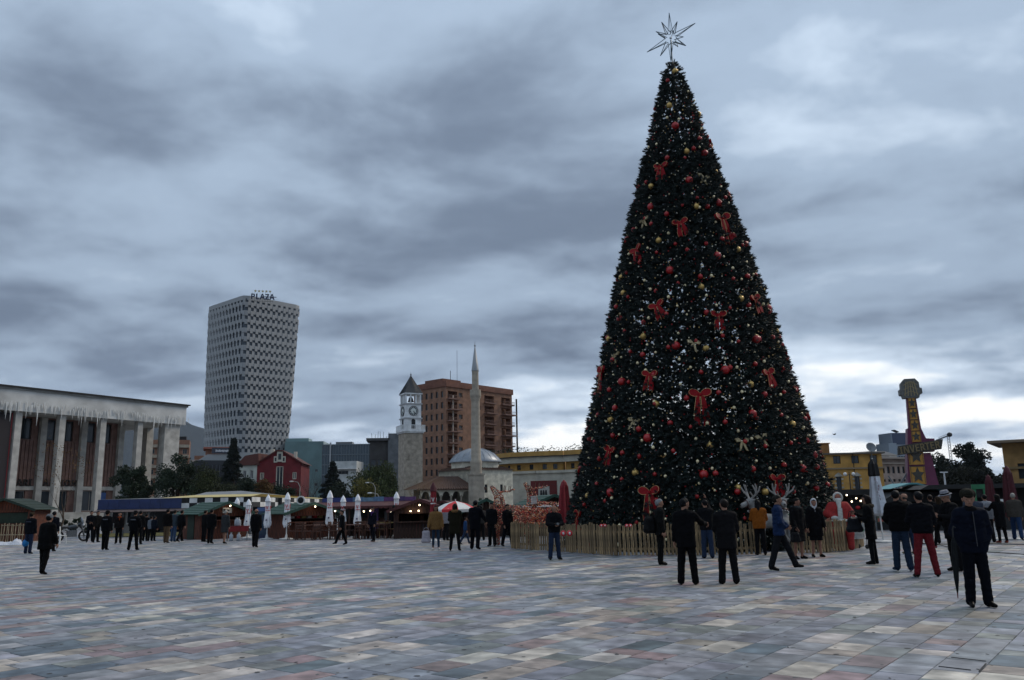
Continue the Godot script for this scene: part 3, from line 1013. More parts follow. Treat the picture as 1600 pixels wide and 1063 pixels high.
	rects = [Rect2(3.0, yb - 4.2, 0.7, 1.5), Rect2(6.8, yb - 4.2, 0.7, 1.5), Rect2(3.0, 0.6, 0.9, 2.2), Rect2(6.6, 0.6, 0.9, 2.2)]
	block(o, Transform3D(Basis(), Vector3(-5, 0, 5)), 10, yb, 10, rects, cream, M.dark, 1, rects)
	for k in 4:
		var b := rot(k * PI / 2)
		g = Geo.new()
		tile_roof(g, b * Vector3(-5.3, yb - 0.02, 5.3), b * Vector3(5.3, yb - 0.02, 5.3), b * Vector3(3.6, yb + 0.7, 3.6), b * Vector3(-3.6, yb + 0.7, 3.6))
		put("eave_roof", g, tile, o)
	put("drum", Geo.new().lathe([Vector2(4.75, yb), Vector2(4.75, yd)], 8, Vector3.ZERO, rot(PI / 8), false), cream, o)
	var dm := put("dome", Geo.new().lathe([Vector2(5.05, yd - 0.1), Vector2(5.05, yd + 0.12), Vector2(4.5, yd + 0.75), Vector2(3.8, yd + 1.45), Vector2(2.7, yt - 0.62), Vector2(1.4, yt - 0.16), Vector2(0.001, yt)], 28), mat(0.27, 0.30, 0.335, 0.4, "blotch", 0.3, 0.3), o)
	g = Geo.new()
	for k in 20:
		var a := TAU * k / 20
		var d := Vector3(cos(a), 0, sin(a))
		g.tube([d * 4.98 + Vector3.UP * (yd + 0.16), d * 4.5 + Vector3.UP * (yd + 0.78), d * 3.8 + Vector3.UP * (yd + 1.48), d * 2.7 + Vector3.UP * (yt - 0.6), d * 1.4 + Vector3.UP * (yt - 0.14)], [0.05], 4)
	put("lead_seam", g, mat(0.22, 0.245, 0.27, 0.45), dm)
	# porch
	var P := Transform3D(rot(-0.36), Vector3(-14.3, 0, 1.9))
	var pw := 11.4
	var ye := 4.479
	var yr := 6.76
	g = Geo.new()
	tile_roof(g, P * Vector3(-0.8, ye, 0.8), P * Vector3(pw + 0.8, ye, 0.8), P * Vector3(pw - 2.5, yr, -4.2), P * Vector3(5, yr, -4.2))
	tile_roof(g, P * Vector3(-0.8, ye, -9), P * Vector3(-0.8, ye, 0.8), P * Vector3(5, yr, -4.2), P * Vector3(5, yr, -9))
	tile_roof(g, P * Vector3(pw + 0.8, ye, 0.8), P * Vector3(pw + 0.8, ye, -9), P * Vector3(pw - 2.5, yr, -9), P * Vector3(pw - 2.5, yr, -4.2))
	g.box(P * Vector3(pw / 2, ye - 0.14, 0.66), Vector3(pw + 1.6, 0.25, 0.22), P.basis)
	put("porch_roof", g, tile, o)
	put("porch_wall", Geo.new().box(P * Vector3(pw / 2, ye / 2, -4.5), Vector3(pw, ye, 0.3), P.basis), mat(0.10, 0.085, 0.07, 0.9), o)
	for i in 7:
		var x := pw * i / 6.0
		put("porch_column", Geo.new().lathe([Vector2(0.24, 0), Vector2(0.2, 0.15), Vector2(0.18, ye - 1.35), Vector2(0.3, ye - 1.1)], 8, P * Vector3(x, 0, 0)), stone, o)
		if i < 6:
			var half := pw / 12.0
			var poly := PackedVector2Array([Vector2(-half, ye - 0.25), Vector2(-half, ye - 1.3)])
			for k in 9:
				var a := PI - PI * k / 8
				poly.append(Vector2(cos(a) * (half - 0.24), ye - 1.3 + sin(a) * 0.85))
			poly.append(Vector2(half, ye - 1.3))
			poly.append(Vector2(half, ye - 0.25))
			put("porch_arch", Geo.new().prism(poly, 0.35, P * Vector3(x + half, 0, 0), P.basis), cream, o)
	# minaret
	o = thing("minaret", "slim round stone minaret with pointed lead cap beside the dome", "tower", Vector3(-6.847, 0, -148))
	var b0 := 6.841
	var b1 := 9.105
	var g0 := 21.09
	var g1 := 25.566
	var tp := 31.175
	put("base", Geo.new().box(Vector3(0, b0 / 2, 0), Vector3(2.1, b0, 2.1), rot(0.5)).box(Vector3(0, b0 + 0.05, 0), Vector3(2.35, 0.3, 2.35), rot(0.5)), stone, o)
	put("shaft", Geo.new().lathe([Vector2(1.05, b0), Vector2(1.0, b1 - 0.4), Vector2(1.1, b1), Vector2(0.88, b1 + 0.4), Vector2(0.76, g0 - 1.2), Vector2(0.80, g0 - 0.9), Vector2(0.98, g0 - 0.2)], 14), stone, o)
	put("gallery", Geo.new().lathe([Vector2(1.0, g0 - 0.2), Vector2(1.02, g0), Vector2(0.98, g0 + 1.0), Vector2(0.9, g0 + 1.0)], 14, Vector3.ZERO, Basis(), false), stone, o)
	put("upper_shaft", Geo.new().lathe([Vector2(0.62, g0), Vector2(0.60, g1)], 14), stone, o)
	put("cap", Geo.new().lathe([Vector2(0.72, g1), Vector2(0.66, g1 + 0.2), Vector2(0.12, tp - 1.2), Vector2(0.001, tp - 1.2)], 14), mat(0.30, 0.32, 0.34, 0.45, "fine", 0.4), o)
	put("finial", Geo.new().tube([Vector3(0, tp - 1.4, 0), Vector3(0, tp, 0)], [0.09, 0.02], 5).ball(Vector3(0, tp - 0.9, 0), Vector3.ONE * 0.17, 6, 4), M.metal, o)
	# curved ochre ministry with red banner
	var ochre := mat(0.50, 0.29, 0.08, 0.9, "blotch", 0.1)
	var grey := mat(0.48, 0.46, 0.39, 0.9, "blotch", 0.12)
	o = thing("ministry_building", "curved ochre and grey ministry building with red banner and roof plants", "building", Vector3.ZERO)
	var pts := [Vector3(-7.254, 5.484, -180), Vector3(-1.11, 5.204, -172), Vector3(4.369, 5.038, -169), Vector3(9.768, 4.916, -168), Vector3(16.368, 4.688, -163), Vector3(23.607, 4.428, -157)]
	var c0 := 7.999
	var c1 := 9.818
	var c2 := 10.991
	var c3 := 12.036
	for i in pts.size() - 1:
		var a: Vector3 = pts[i]
		a.y = 0
		var d: Vector3 = pts[i + 1] - a
		d.y = 0
		var L := d.length()
		d = d.normalized()
		var xf := Transform3D(Basis(d, Vector3.UP, d.cross(Vector3.UP)), a)
		var inner := xf * Transform3D(Basis(), Vector3(0, 0, -1.2))
		var lower := [Rect2(L - 1.9, 3.2, 0.9, 1.4)] if i != 2 else []
		var upper := [Rect2(1.2, c0 + 0.45, 0.9, 1.05), Rect2(L - 2.1, c0 + 0.45, 0.9, 1.05)]
		g = Geo.new().holes(xf, L, c0, lower, 0.4)
		put("wall", g, grey, o)
		windows(o, xf, lower, 0.4, M.dark, M.glass, 1)
		g = Geo.new().holes(inner, L, c2, upper, 0.3)
		put("attic_wall", g, ochre, o)
		windows(o, inner, upper, 0.3, M.dark, M.glass, 1)
		put("terrace", Geo.new().box(xf * Vector3(L / 2, c0 - 0.12, -0.6), Vector3(L, 0.5, 2.0), xf.basis), grey, o)
		put("cornice", Geo.new().box(xf * Vector3(L / 2, c1 + 0.1, -1.6), Vector3(L + 0.1, 0.18, 3.6), xf.basis).box(xf * Vector3(L / 2, (c1 + c2) / 2 + 0.12, -1.9), Vector3(L + 0.1, c2 - c1 - 0.2, 3.2), xf.basis), grey, o)
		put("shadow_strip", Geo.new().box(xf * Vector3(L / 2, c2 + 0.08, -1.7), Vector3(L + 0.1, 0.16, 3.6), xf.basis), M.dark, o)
		put("parapet", Geo.new().box(xf * Vector3(L / 2, (c2 + c3) / 2 + 0.1, -2.2), Vector3(L + 0.1, c3 - c2, 3), xf.basis), ochre, o)
		put("body", Geo.new().box(xf * Vector3(L / 2, c3 / 2 - 0.5, -7), Vector3(L + 0.4, c3 - 1.2, 9), xf.basis), ochre, o)
		var leaf := Geo.new()
		leaf.quad(Vector3(-0.16, 0, 0), Vector3(0, -0.05, 0.08), Vector3(0.16, 0, 0), Vector3(0, 0.05, -0.08))
		var xs := []
		var cl := []
		for k in int(L * 16):
			var px := rng.randf() * L
			var tall := 0.45 + 0.5 * absf(sin(px * 1.9 + i)) * absf(sin(px * 0.63))
			xs.append(Transform3D(Basis(Vector3(rng.randfn(), rng.randfn(), rng.randfn()).normalized(), rng.randf() * TAU).scaled(Vector3.ONE * rng.randf_range(0.7, 1.6)), xf * Vector3(px, c3 + 0.1 + rng.randf() * tall * 1.3, -1.4 + rng.randf() * 0.8)))
			cl.append(Color(0.02, 0.03, 0.018) * rng.randf_range(0.6, 1.5))
		var pm := mat(1, 1, 1, 0.9)
		pm.vertex_color_use_as_albedo = true
		swarm("roof_hedge", leaf.mesh(), pm, xs, cl, o)
		if i == 2:
			var bx := xf * Transform3D(Basis(), Vector3(-1.2, 0, 0.1))
			var ban := put("banner", Geo.new().box(bx * Vector3(2.75, 3.3, 0), Vector3(5.4, 5.6, 0.1), xf.basis), mat(0.14, 0.012, 0.012, 0.8, "cloth", 0.5), o)
			put("photograph", Geo.new().box(bx * Vector3(2.75, 4.0, 0.08), Vector3(2.3, 1.9, 0.06), xf.basis), mat(0.40, 0.39, 0.36, 0.7, "blotch", 0.6), ban)
			var heads := Geo.new()
			for q in 3:
				heads.ball(bx * Vector3(2.2 + 0.5 * q, 3.95, 0.13), Vector3(0.2, 0.32, 0.03), 8, 5, xf.basis)
				heads.box(bx * Vector3(2.2 + 0.5 * q, 3.45, 0.13), Vector3(0.44, 0.6, 0.05), xf.basis)
			put("printed_figures", heads, M.dark, ban)

func right_city() -> void:
	var ochre := mat(0.52, 0.285, 0.07, 0.9, "blotch", 0.1)
	var grey := mat(0.40, 0.37, 0.31, 0.9, "blotch", 0.12)
	var pink := mat(0.40, 0.31, 0.26, 0.9, "blotch", 0.12)
	var white := mat(0.5, 0.48, 0.44, 0.9, "blotch", 0.12)
	var o := thing("ministry_building", "ochre two-storey ministry with stone framed windows right of the Christmas tree", "building", Vector3(52.282, 0, -158), 0.0)
	o.rotation.y = -0.10
	var w := 17.2
	var h := 9.659
	var h1 := 6.907
	var top := grid(1.6, 3.35, 5, h1 + 1.0, 99, 1, 1.35, 1.45)
	var low := grid(1.8, 3.35, 5, 1.6, 99, 1, 0.95, h1 - 3.0)
	var sd := grid(1.2, 2.1, 2, h1 + 1.0, 99, 1, 0.8, 1.5) + grid(1.2, 2.1, 2, 1.6, 99, 1, 0.8, h1 - 3.0)
	block(o, Transform3D(), w, h, 9, top + low, ochre, M.dark, 1, sd)
	put("string_course", Geo.new().box(Vector3(w / 2, h1 + 0.1, 0.12), Vector3(w + 0.4, 0.3, 0.5)), mat(0.20, 0.15, 0.09, 0.9), o)
	put("cornice", Geo.new().box(Vector3(w / 2, h + 0.12, -4.2), Vector3(w + 0.9, 0.28, 9.9)), mat(0.10, 0.085, 0.07, 0.9), o)
	put("chimney_block", Geo.new().box(Vector3(6.5, h + 1.2, -3), Vector3(3.4, 2.0, 3)).box(Vector3(6.5, h + 2.25, -3), Vector3(3.8, 0.16, 3.4)), mat(0.36, 0.17, 0.05, 0.9, "blotch", 0.1), o)
	for r in low:
		for k in 5:
			for s in [-1, 1]:
				var c: Vector2 = r.get_center()
				put("quoin", Geo.new().box(Vector3(c.x + s * (r.size.x / 2 + 0.16), r.position.y + 0.3 + k * r.size.y / 5.0, 0.08), Vector3(0.42 if k % 2 == 0 else 0.28, 0.3, 0.2)), grey, o)
		put("keystone", Geo.new().prism(PackedVector2Array([Vector2(-0.8, 0), Vector2(0.8, 0), Vector2(0.5, 0.4), Vector2(0, 0.75), Vector2(-0.5, 0.4)]), 0.24, Vector3(r.get_center().x, r.end.y, 0.1)), grey, o)
	put("ledge", Geo.new().box(Vector3(w / 2, 1.2, 0.3), Vector3(w + 0.4, 0.25, 0.9)), grey, o)
	put("downpipe", Geo.new().tube([Vector3(11.9, 0, 0.25), Vector3(11.9, h, 0.25)], [0.08], 5), M.dark, o)
	o = thing("pink_building", "pale pink classical building with rows of small windows beside the fairground ride", "building", Vector3(68.01, 0, -158), 0.0)
	o.rotation.y = 0.42
	h = 8.793
	var rr := grid(1.3, 1.35, 6, 6.0, 99, 1, 0.72, 1.3) + grid(1.5, 1.5, 5, 1.4, 99, 1, 0.8, 2.2) + grid(1.3, 1.35, 6, 4.4, 99, 1, 0.72, 0.5)
	block(o, Transform3D(), 10.6, h, 12, rr, pink, M.dark, 0)
	put("cornice", Geo.new().box(Vector3(5.3, h - 0.9, 0.2), Vector3(11.0, 0.22, 0.8)).box(Vector3(5.3, h + 0.1, -5.5), Vector3(11.2, 0.3, 13)), mat(0.30, 0.25, 0.21, 0.9), o)
	for x in [0.4, 9.9]:
		put("pilaster", Geo.new().box(Vector3(x, h / 2, 0.1), Vector3(0.7, h - 1.2, 0.3)), white, o)
	put("rear_wing", Geo.new().box(Vector3(7.2, h / 2 + 0.5, -9), Vector3(11, h + 1.0, 8)), white, o)
	put("rear_roof", Geo.new().prism(PackedVector2Array([Vector2(-5.8, 0), Vector2(5.8, 0), Vector2(2, 0.8), Vector2(-2, 0.8)]), 8.4, Vector3(7.2, h + 1.0, -9)), mat(0.34, 0.32, 0.30, 0.9), o)
	var dish := thing("satellite_dish", "round satellite dish on the roof left of the fairground ride", "satellite dish", Vector3(67.462, 9.405, -156))
	put("bowl", Geo.new().lathe([Vector2(0.001, -0.25), Vector2(0.6, -0.15), Vector2(0.95, 0.1), Vector2(0.9, 0.1), Vector2(0.55, -0.1), Vector2(0.001, -0.2)], 16, Vector3(0, 1.4, 0), Basis(Vector3.RIGHT, 1.2)), M.metal, dish)
	put("post", Geo.new().tube([Vector3(0, -1.5, 0), Vector3(0, 1.3, -0.1)], [0.1], 5), M.metal, dish)
	o = thing("round_corner_building", "white rounded building end with tall windows left of the ride", "building", Vector3(78.535, 0, -166))
	h = 8.819
	put("wall", Geo.new().lathe([Vector2(4.4, 0), Vector2(4.4, h - 0.8), Vector2(4.75, h - 0.7), Vector2(4.75, h), Vector2(0.001, h + 0.4)], 20, Vector3.ZERO, Basis(), false), white, o)
	for k in 8:
		var a := -1.4 + 0.38 * k
		for y in [1.6, 5.6]:
			var b := rot(a)
			var f := put("window", Geo.new().box(b * Vector3(0, y + 1.1, 4.32), Vector3(0.8, 2.2, 0.2), b), M.metal, o)
			put("pane", Geo.new().box(b * Vector3(0, y + 1.1, 4.42), Vector3(0.6, 2.0, 0.06), b), M.glass, f)
	o = thing("far_tower_block", "distant grey-blue office tower with dark glass top", "building", Vector3(218.095, 0, -480), 0.2)
	h = 38.106
	block(o, Transform3D(), 5, h - 6, 12, [], mat(0.22, 0.26, 0.30, 0.5), M.dark)
	block(o, Transform3D(Basis(), Vector3(3, 0, -1)), 11, h, 12, grid(0.4, 1.5, 7, h - 14.5, 2.2, 3, 1.2, 1.0), mat(0.20, 0.235, 0.28, 0.5), M.dark, 0)
	put("glass_top", Geo.new().box(Vector3(8.6, h - 3.4, -0.9), Vector3(10.4, 6.6, 0.3)), mat(0.03, 0.045, 0.085, 0.2), o)
	put("roof_dish", Geo.new().box(Vector3(8, h + 1.2, -4), Vector3(3, 0.5, 3), Basis(Vector3.BACK, -0.4)).beam(Vector3(9, h, -4), Vector3(9, h + 1.4, -4), 0.4, 0.4), M.dark, o)
	var cr := thing("tower_crane", "distant white tower crane above the dark trees", "crane", Vector3(221.5, 0, -420))
	var ch := 31.763
	var g := Geo.new()
	for k in 22:
		var y := ch * k / 22.0
		g.beam(Vector3(-0.6, y, 0), Vector3(0.6, y + ch / 22.0, 0), 0.14, 0.14).beam(Vector3(0.6, y, 0), Vector3(-0.6, y + ch / 22.0, 0), 0.14, 0.14)
	for x in [-0.6, 0.6]:
		g.beam(Vector3(x, 0, 0), Vector3(x, ch, 0), 0.22, 0.22)
	put("mast", g, mat(0.30, 0.31, 0.32, 0.6), cr)
	put("jib", Geo.new().beam(Vector3(1, ch, 0), Vector3(-6.5, ch - 2.6, 0), 0.5, 0.7).beam(Vector3(0.5, ch + 0.8, 0), Vector3(-5, ch - 1.2, 0), 0.2, 0.2), M.metal, cr)
	put("cab", Geo.new().ball(Vector3(0.8, ch + 0.2, 0), Vector3(1.4, 1.2, 1.2), 8, 5), M.dark, cr)
	o = thing("ochre_building", "ochre building with flat dark eave at the far right edge", "building", Vector3(51.973, 0, -88), -0.62)
	h = 6.944
	block(o, Transform3D(), 14, h, 10, grid(1.2, 2.6, 5, 3.2, 99, 1, 1.1, 1.6), mat(0.34, 0.20, 0.07, 0.9, "blotch", 0.15), M.dark)
	put("eave", Geo.new().box(Vector3(6.6, h + 0.14, -4), Vector3(15.5, 0.26, 11.5)), mat(0.16, 0.12, 0.08, 0.9), o)
	put("string_course", Geo.new().box(Vector3(7, h - 2.6, 0.1), Vector3(14.4, 0.24, 0.4)), mat(0.16, 0.11, 0.05, 0.9), o)
	for x in [2.2, 6.2]:
		put("pipe", Geo.new().tube([Vector3(x, 0, 0.2), Vector3(x, h, 0.2)], [0.06], 5), M.dark, o)


# ---------------------------------------------------------------- trees and plants
func limb(g: Geo, a: Vector3, dir: Vector3, len: float, r: float, depth: int, tips: Array, spread := 0.6, kids := 3) -> void:
	var p := [a]
	var rr := [r]
	var d := dir.normalized()
	for i in 3:
		d = (d + Vector3(rng.randfn(), rng.randfn() * 0.6 + 0.12, rng.randfn()) * 0.10).normalized()
		p.append(p[-1] + d * len / 3.0)
		rr.append(r * (1.0 - 0.16 * (i + 1)))
	g.tube(p, rr, 5 if r > 0.03 else 3, false)
	if depth <= 0:
		tips.append(p[-1])
		return
	for k in kids:
		var q := Vector3(rng.randfn(), rng.randfn(), rng.randfn()).normalized()
		q = (q - d * q.dot(d)).normalized()
		var from: Vector3 = p[-1] if k < 2 else p[2]
		limb(g, from, d + q * spread * rng.randf_range(0.7, 1.3) + Vector3(0, 0.15, 0), len * rng.randf_range(0.62, 0.82), rr[-1] * 0.72, depth - 1, tips, spread, kids)

func leaf_mesh() -> Mesh:
	if not cache.has("leaf"):
		var g := Geo.new()
		g.quad(Vector3(-0.5, 0, 0), Vector3(0, -0.25, 0.12), Vector3(0.5, 0, 0), Vector3(0, 0.25, 0.12))
		g.quad(Vector3(-0.35, 0.1, -0.35), Vector3(0.05, -0.12, -0.2), Vector3(0.35, -0.1, 0.35), Vector3(-0.05, 0.14, 0.2))
		cache.leaf = g.mesh()
	return cache.leaf

func leaf_mat() -> Material:
	if not cache.has("leafmat"):
		var m := mat(1, 1, 1, 0.8)
		m.vertex_color_use_as_albedo = true
		m.backlight = Color(0.25, 0.3, 0.15)
		cache.leafmat = m
	return cache.leafmat

# a tree with trunk, limbs and a crown of leaves gathered in clumps; shape 0 round, 1 cone, 2 hanging
func tree(called: String, label: String, at: Vector3, h: float, low: float, r: Vector2, leaves: int, size: float, col: Vector3, shape := 0, clumps := 26, group := "") -> Node3D:
	var o := thing(called, label, "tree" if called.ends_with("tree") else "bush", at, 0, group)
	var g := Geo.new()
	var bark := mat(0.07, 0.058, 0.045, 0.95, "wood", 0.7)
	var top := h * (0.93 if shape == 1 else 0.62)
	g.tube([Vector3.ZERO, Vector3(0.05 * h * 0.3, top * 0.5, 0), Vector3(0, top, 0.03 * h)], [h * 0.024, h * 0.018, h * 0.006], 7)
	var xs := []
	var cs := []
	var mid := (h + low) / 2
	var hh := (h - low) / 2
	for c in clumps:
		var p := Vector3.ZERO
		var cr := 0.0
		if shape == 1:
			var t := pow((c + 0.5) / clumps, 0.8)
			var a := c * 2.399
			var rad := r.x * (1.0 - t) * rng.randf_range(0.35, 1.12)
			p = Vector3(cos(a) * rad, low + t * (h - low), sin(a) * rad)
			cr = r.x * (0.16 + 0.26 * (1 - t))
		else:
			var d := Vector3(rng.randfn(), rng.randfn() * 1.1, rng.randfn()).normalized() * pow(rng.randf(), 0.45)
			p = Vector3(d.x * r.x * 0.82, mid + d.y * hh * 0.85, d.z * r.y * 0.82)
			cr = minf(r.x, hh) * rng.randf_range(0.22, 0.42)
		if c % 2 == 0 and shape != 1:
			g.tube([Vector3(0, lerpf(low * 0.7, p.y, 0.3), 0), p * Vector3(0.5, 1, 0.5) - Vector3(0, absf(p.y) * 0.06, 0), p], [h * 0.008, h * 0.005, h * 0.002], 4, false)
		elif c % 2 == 0:
			g.tube([Vector3(0, p.y + 0.1, 0), p], [h * 0.005, h * 0.002], 4, false)
		var tone := rng.randf_range(0.65, 1.35)
		for k in int(leaves / clumps):
			var d := Vector3(rng.randfn(), rng.randfn(), rng.randfn()).normalized() * cr * pow(rng.randf(), 0.4)
			if shape == 1: d.y = d.y * 0.45 - 0.35 * Vector2(d.x, d.z).length()
			if shape == 2: d.y = d.y * 1.3 - rng.randf() * cr
			var q := p + d
			if q.y < 0.1: continue
			var b := Basis(Vector3(rng.randfn(), rng.randfn(), rng.randfn()).normalized(), rng.randf() * TAU)
			if shape == 2: b = Basis(Vector3.BACK, PI / 2 + rng.randfn() * 0.25).rotated(Vector3.UP, rng.randf() * TAU)
			xs.append(Transform3D(b.scaled(Vector3.ONE * size * rng.randf_range(0.6, 1.3)), q))
			var v := col * tone * rng.randf_range(0.7, 1.3)
			cs.append(Color(v.x, v.y, v.z))
	put("trunk", g, bark, o)
	swarm("crown", leaf_mesh(), leaf_mat(), xs, cs, o)
	return o

func bare_tree(called: String, label: String, at: Vector3, h: float, r: float, depth: int, stems: int, col: Vector3, spread := 0.5, leaves := 0, leaf_col := Vector3.ZERO, kids := 3) -> Node3D:
	var o := thing(called, label, "tree", at)
	var g := Geo.new()
	var tips := []
	for s in stems:
		var lean := Vector3(rng.randfn(), 0, rng.randfn()) * (0.0 if stems == 1 else 0.22)
		limb(g, lean * 0.5, Vector3(0, 1, 0) + lean, h * 0.36, r, depth, tips, spread, kids)
	put("trunk", g, mat(col.x, col.y, col.z, 0.95, "wood", 1.0), o)
	if leaves:
		var xs := []
		var cs := []
		for t in tips:
			for k in leaves:
				xs.append(Transform3D(Basis(Vector3(rng.randfn(), rng.randfn(), rng.randfn()).normalized(), rng.randf() * TAU).scaled(Vector3.ONE * 0.11), t + Vector3(rng.randfn(), rng.randfn(), rng.randfn()) * 0.22))
				var v := leaf_col * rng.randf_range(0.6, 1.4)
				cs.append(Color(v.x, v.y, v.z))
		swarm("crown", leaf_mesh(), leaf_mat(), xs, cs, o)
	return o

func greenery() -> void:
	var deep := Vector3(0.022, 0.036, 0.018)
	var olive := Vector3(0.040, 0.048, 0.016)
	tree("evergreen_tree", "dark round evergreen tree before the opera house columns, left of a taller one", Vector3(-36.944, 0, -80), 6.5, 1.2, Vector2(2.0, 2.0), 5200, 0.22, deep, 0, 30, "round trees by the opera house")
	tree("evergreen_tree", "tallest round evergreen tree at the right end of the opera house", Vector3(-32.561, 0, -80), 7.032, 1.2, Vector2(2.3, 2.2), 6000, 0.22, deep, 0, 30, "round trees by the opera house")
	tree("evergreen_tree", "narrow dark evergreen tree squeezed behind the first round tree", Vector3(-37.429, 0, -84), 5.942, 1.2, Vector2(1.1, 1.2), 2600, 0.22, deep * 0.9, 0, 18, "round trees by the opera house")
	tree("leafy_tree", "olive green tree below the black office sign", Vector3(-33.237, 0, -88), 6.505, 0.8, Vector2(2.6, 2.2), 5000, 0.24, olive, 0, 30)
	tree("conifer_tree", "tall dark conifer in front of the tower foot", Vector3(-47.695, 0, -140), 13.382, 1.0, Vector2(2.9, 2.9), 6000, 0.42, Vector3(0.012, 0.018, 0.014), 1, 60)
	tree("leafy_tree", "dark spreading tree left of the conifer", Vector3(-37.148, 0, -105), 6.269, 0.5, Vector2(3.4, 2.4), 4200, 0.28, olive * 0.7, 0, 28)
	tree("leafy_tree", "dark low tree in front of the pale house wing", Vector3(-32.449, 0, -100), 5.688, 0.4, Vector2(2.5, 2.2), 3600, 0.28, deep * 0.9, 0, 24)
	tree("autumn_bush", "rusty orange autumn bush before the red house", Vector3(-28.768, 0, -96), 5.115, 0.4, Vector2(1.6, 1.5), 1800, 0.22, Vector3(0.10, 0.055, 0.014), 0, 18)
	tree("leafy_tree", "dark shrubby tree right of the rusty bush", Vector3(-28.041, 0, -100), 5.147, 0.4, Vector2(2.2, 2.0), 3200, 0.26, deep, 0, 22)
	bare_tree("bare_tree", "bare brown many-stemmed tree right of the red house", Vector3(-26.949, 0, -110), 6.6, 0.13, 5, 3, Vector3(0.075, 0.062, 0.055), 0.42)
	bare_tree("bare_tree", "bare grey tree close beside the dark fir", Vector3(-26.9, 0, -116), 6.2, 0.12, 5, 2, Vector3(0.06, 0.055, 0.05), 0.5)
	tree("fir_tree", "dark ragged fir left of the white house", Vector3(-24.593, 0, -112), 7.662, 0.5, Vector2(2.3, 2.3), 4200, 0.34, Vector3(0.012, 0.019, 0.015), 1, 44)
	tree("leafy_tree", "low dark tree under the white house", Vector3(-20.237, 0, -98), 4.641, 0.3, Vector2(2.6, 2.0), 3000, 0.26, deep * 0.8, 0, 22)
	tree("willow_tree", "broad green drooping tree left of the clock tower", Vector3(-20.189, 0, -118), 8.876, 0.8, Vector2(3.9, 3.2), 9000, 0.34, Vector3(0.046, 0.060, 0.018), 2, 44)
	tree("autumn_bush", "yellowing bush in front of the drooping tree", Vector3(-16.868, 0, -92), 4.978, 0.3, Vector2(2.0, 1.6), 1700, 0.2, Vector3(0.12, 0.105, 0.025), 0, 22)
	bare_tree("bare_tree", "small tree with yellow leaves left of the clock tower shaft", Vector3(-18.315, 0, -120), 6.6, 0.11, 4, 2, Vector3(0.08, 0.07, 0.05), 0.55, 3, Vector3(0.16, 0.12, 0.03))
	bare_tree("bare_tree", "bare straw-coloured tree left before the mosque porch", Vector3(-12.826, 0, -108), 5.4, 0.08, 5, 3, Vector3(0.26, 0.20, 0.10), 0.36)
	bare_tree("bare_tree", "bare straw-coloured tree nearer the porch arches", Vector3(-12.095, 0, -112), 4.9, 0.07, 5, 3, Vector3(0.22, 0.17, 0.09), 0.40)
	bare_tree("street_tree", "slim leafless street tree before an opera column", Vector3(-28.357, 0, -52), 5.0, 0.09, 5, 1, Vector3(0.10, 0.075, 0.055), 0.42, 1, Vector3(0.16, 0.085, 0.03))
	tree("hedge_bush", "clipped dark hedge along the opera house podium", Vector3(-31.906, 0, -60), 1.3, 0.1, Vector2(4.2, 0.8), 3000, 0.16, deep, 0, 30)
	tree("potted_bush", "thin green shrub at the foot of the minaret", Vector3(-4.056, 0, -100), 3.099, 0.5, Vector2(0.6, 0.6), 500, 0.18, Vector3(0.05, 0.065, 0.03), 0, 10)
	tree("dark_tree", "tallest dark tree right of the fairground ride", Vector3(65.025, 0, -118), 9.688, 1.0, Vector2(3.1, 3.0), 6500, 0.38, Vector3(0.012, 0.018, 0.012), 0, 34)
	tree("dark_tree", "lower dark tree just right of the ride tower", Vector3(59.483, 0, -116), 7.943, 0.5, Vector2(2.9, 2.6), 5200, 0.36, Vector3(0.013, 0.019, 0.012), 0, 30)
	tree("dark_tree", "dark tree hanging low between two taller ones on the right", Vector3(58.427, 0, -110), 5.975, 0.3, Vector2(3.0, 2.4), 4500, 0.34, Vector3(0.016, 0.018, 0.011), 0, 28)
	tree("dark_tree", "low dark tree behind the burgundy parasols", Vector3(62.241, 0, -108), 5.309, 0.3, Vector2(2.6, 2.2), 4000, 0.32, Vector3(0.012, 0.016, 0.011), 0, 26)
	bare_tree("bare_tree", "bare brown tree between the ride and the dark trees", Vector3(48.419, 0, -96), 4.6, 0.08, 5, 2, Vector3(0.09, 0.06, 0.045), 0.45)


# ---------------------------------------------------------------- Christmas tree
var TC := Vector3(7.07, 0, -32.0)
const PROF := [Vector2(0.2, 5.03), Vector2(2.7, 4.4), Vector2(6.15, 3.6), Vector2(9.25, 2.9), Vector2(12.4, 2.12), Vector2(15, 1.41), Vector2(18, 0.7), Vector2(20, 0.1)]

func cone_r(y: float) -> float:
	for i in PROF.size() - 1:
		if y <= PROF[i + 1].x:
			return lerpf(PROF[i].y, PROF[i + 1].y, clampf((y - PROF[i].x) / (PROF[i + 1].x - PROF[i].x), 0, 1))
	return 0.1

func where(p: Vector3) -> String:   # in words, for labels
	var h := "near its foot" if p.y < 2.0 else "low down" if p.y < 4.5 else "below the middle" if p.y < 7.5 else "at middle height" if p.y < 10.5 else "above the middle" if p.y < 13.5 else "high up" if p.y < 17 else "close to the tip"
	var q := p - TC
	var view := Vector3(TC.x, 0, TC.z).normalized()
	var side := q.dot(Vector3(-view.z, 0, view.x)) / maxf(cone_r(p.y), 0.1)
	var s := "left edge" if side < -0.8 else "left side" if side < -0.3 else "centre" if side < 0.3 else "right side" if side < 0.8 else "right edge"
	return "%s of Christmas tree %s" % [s, h]

func out_basis(p: Vector3) -> Basis:
	var n := p - TC
	n.y = 0
	n = (n.normalized() + Vector3(0, 0.22, 0)).normalized()
	var x := Vector3.UP.cross(n).normalized()
	return Basis(x, n.cross(x), n)

func bauble_mesh(r: float, seg := 14) -> Mesh:
	var g := Geo.new()
	g.ball(Vector3.ZERO, Vector3.ONE * r, seg, seg / 2 + 1)
	return g.mesh()

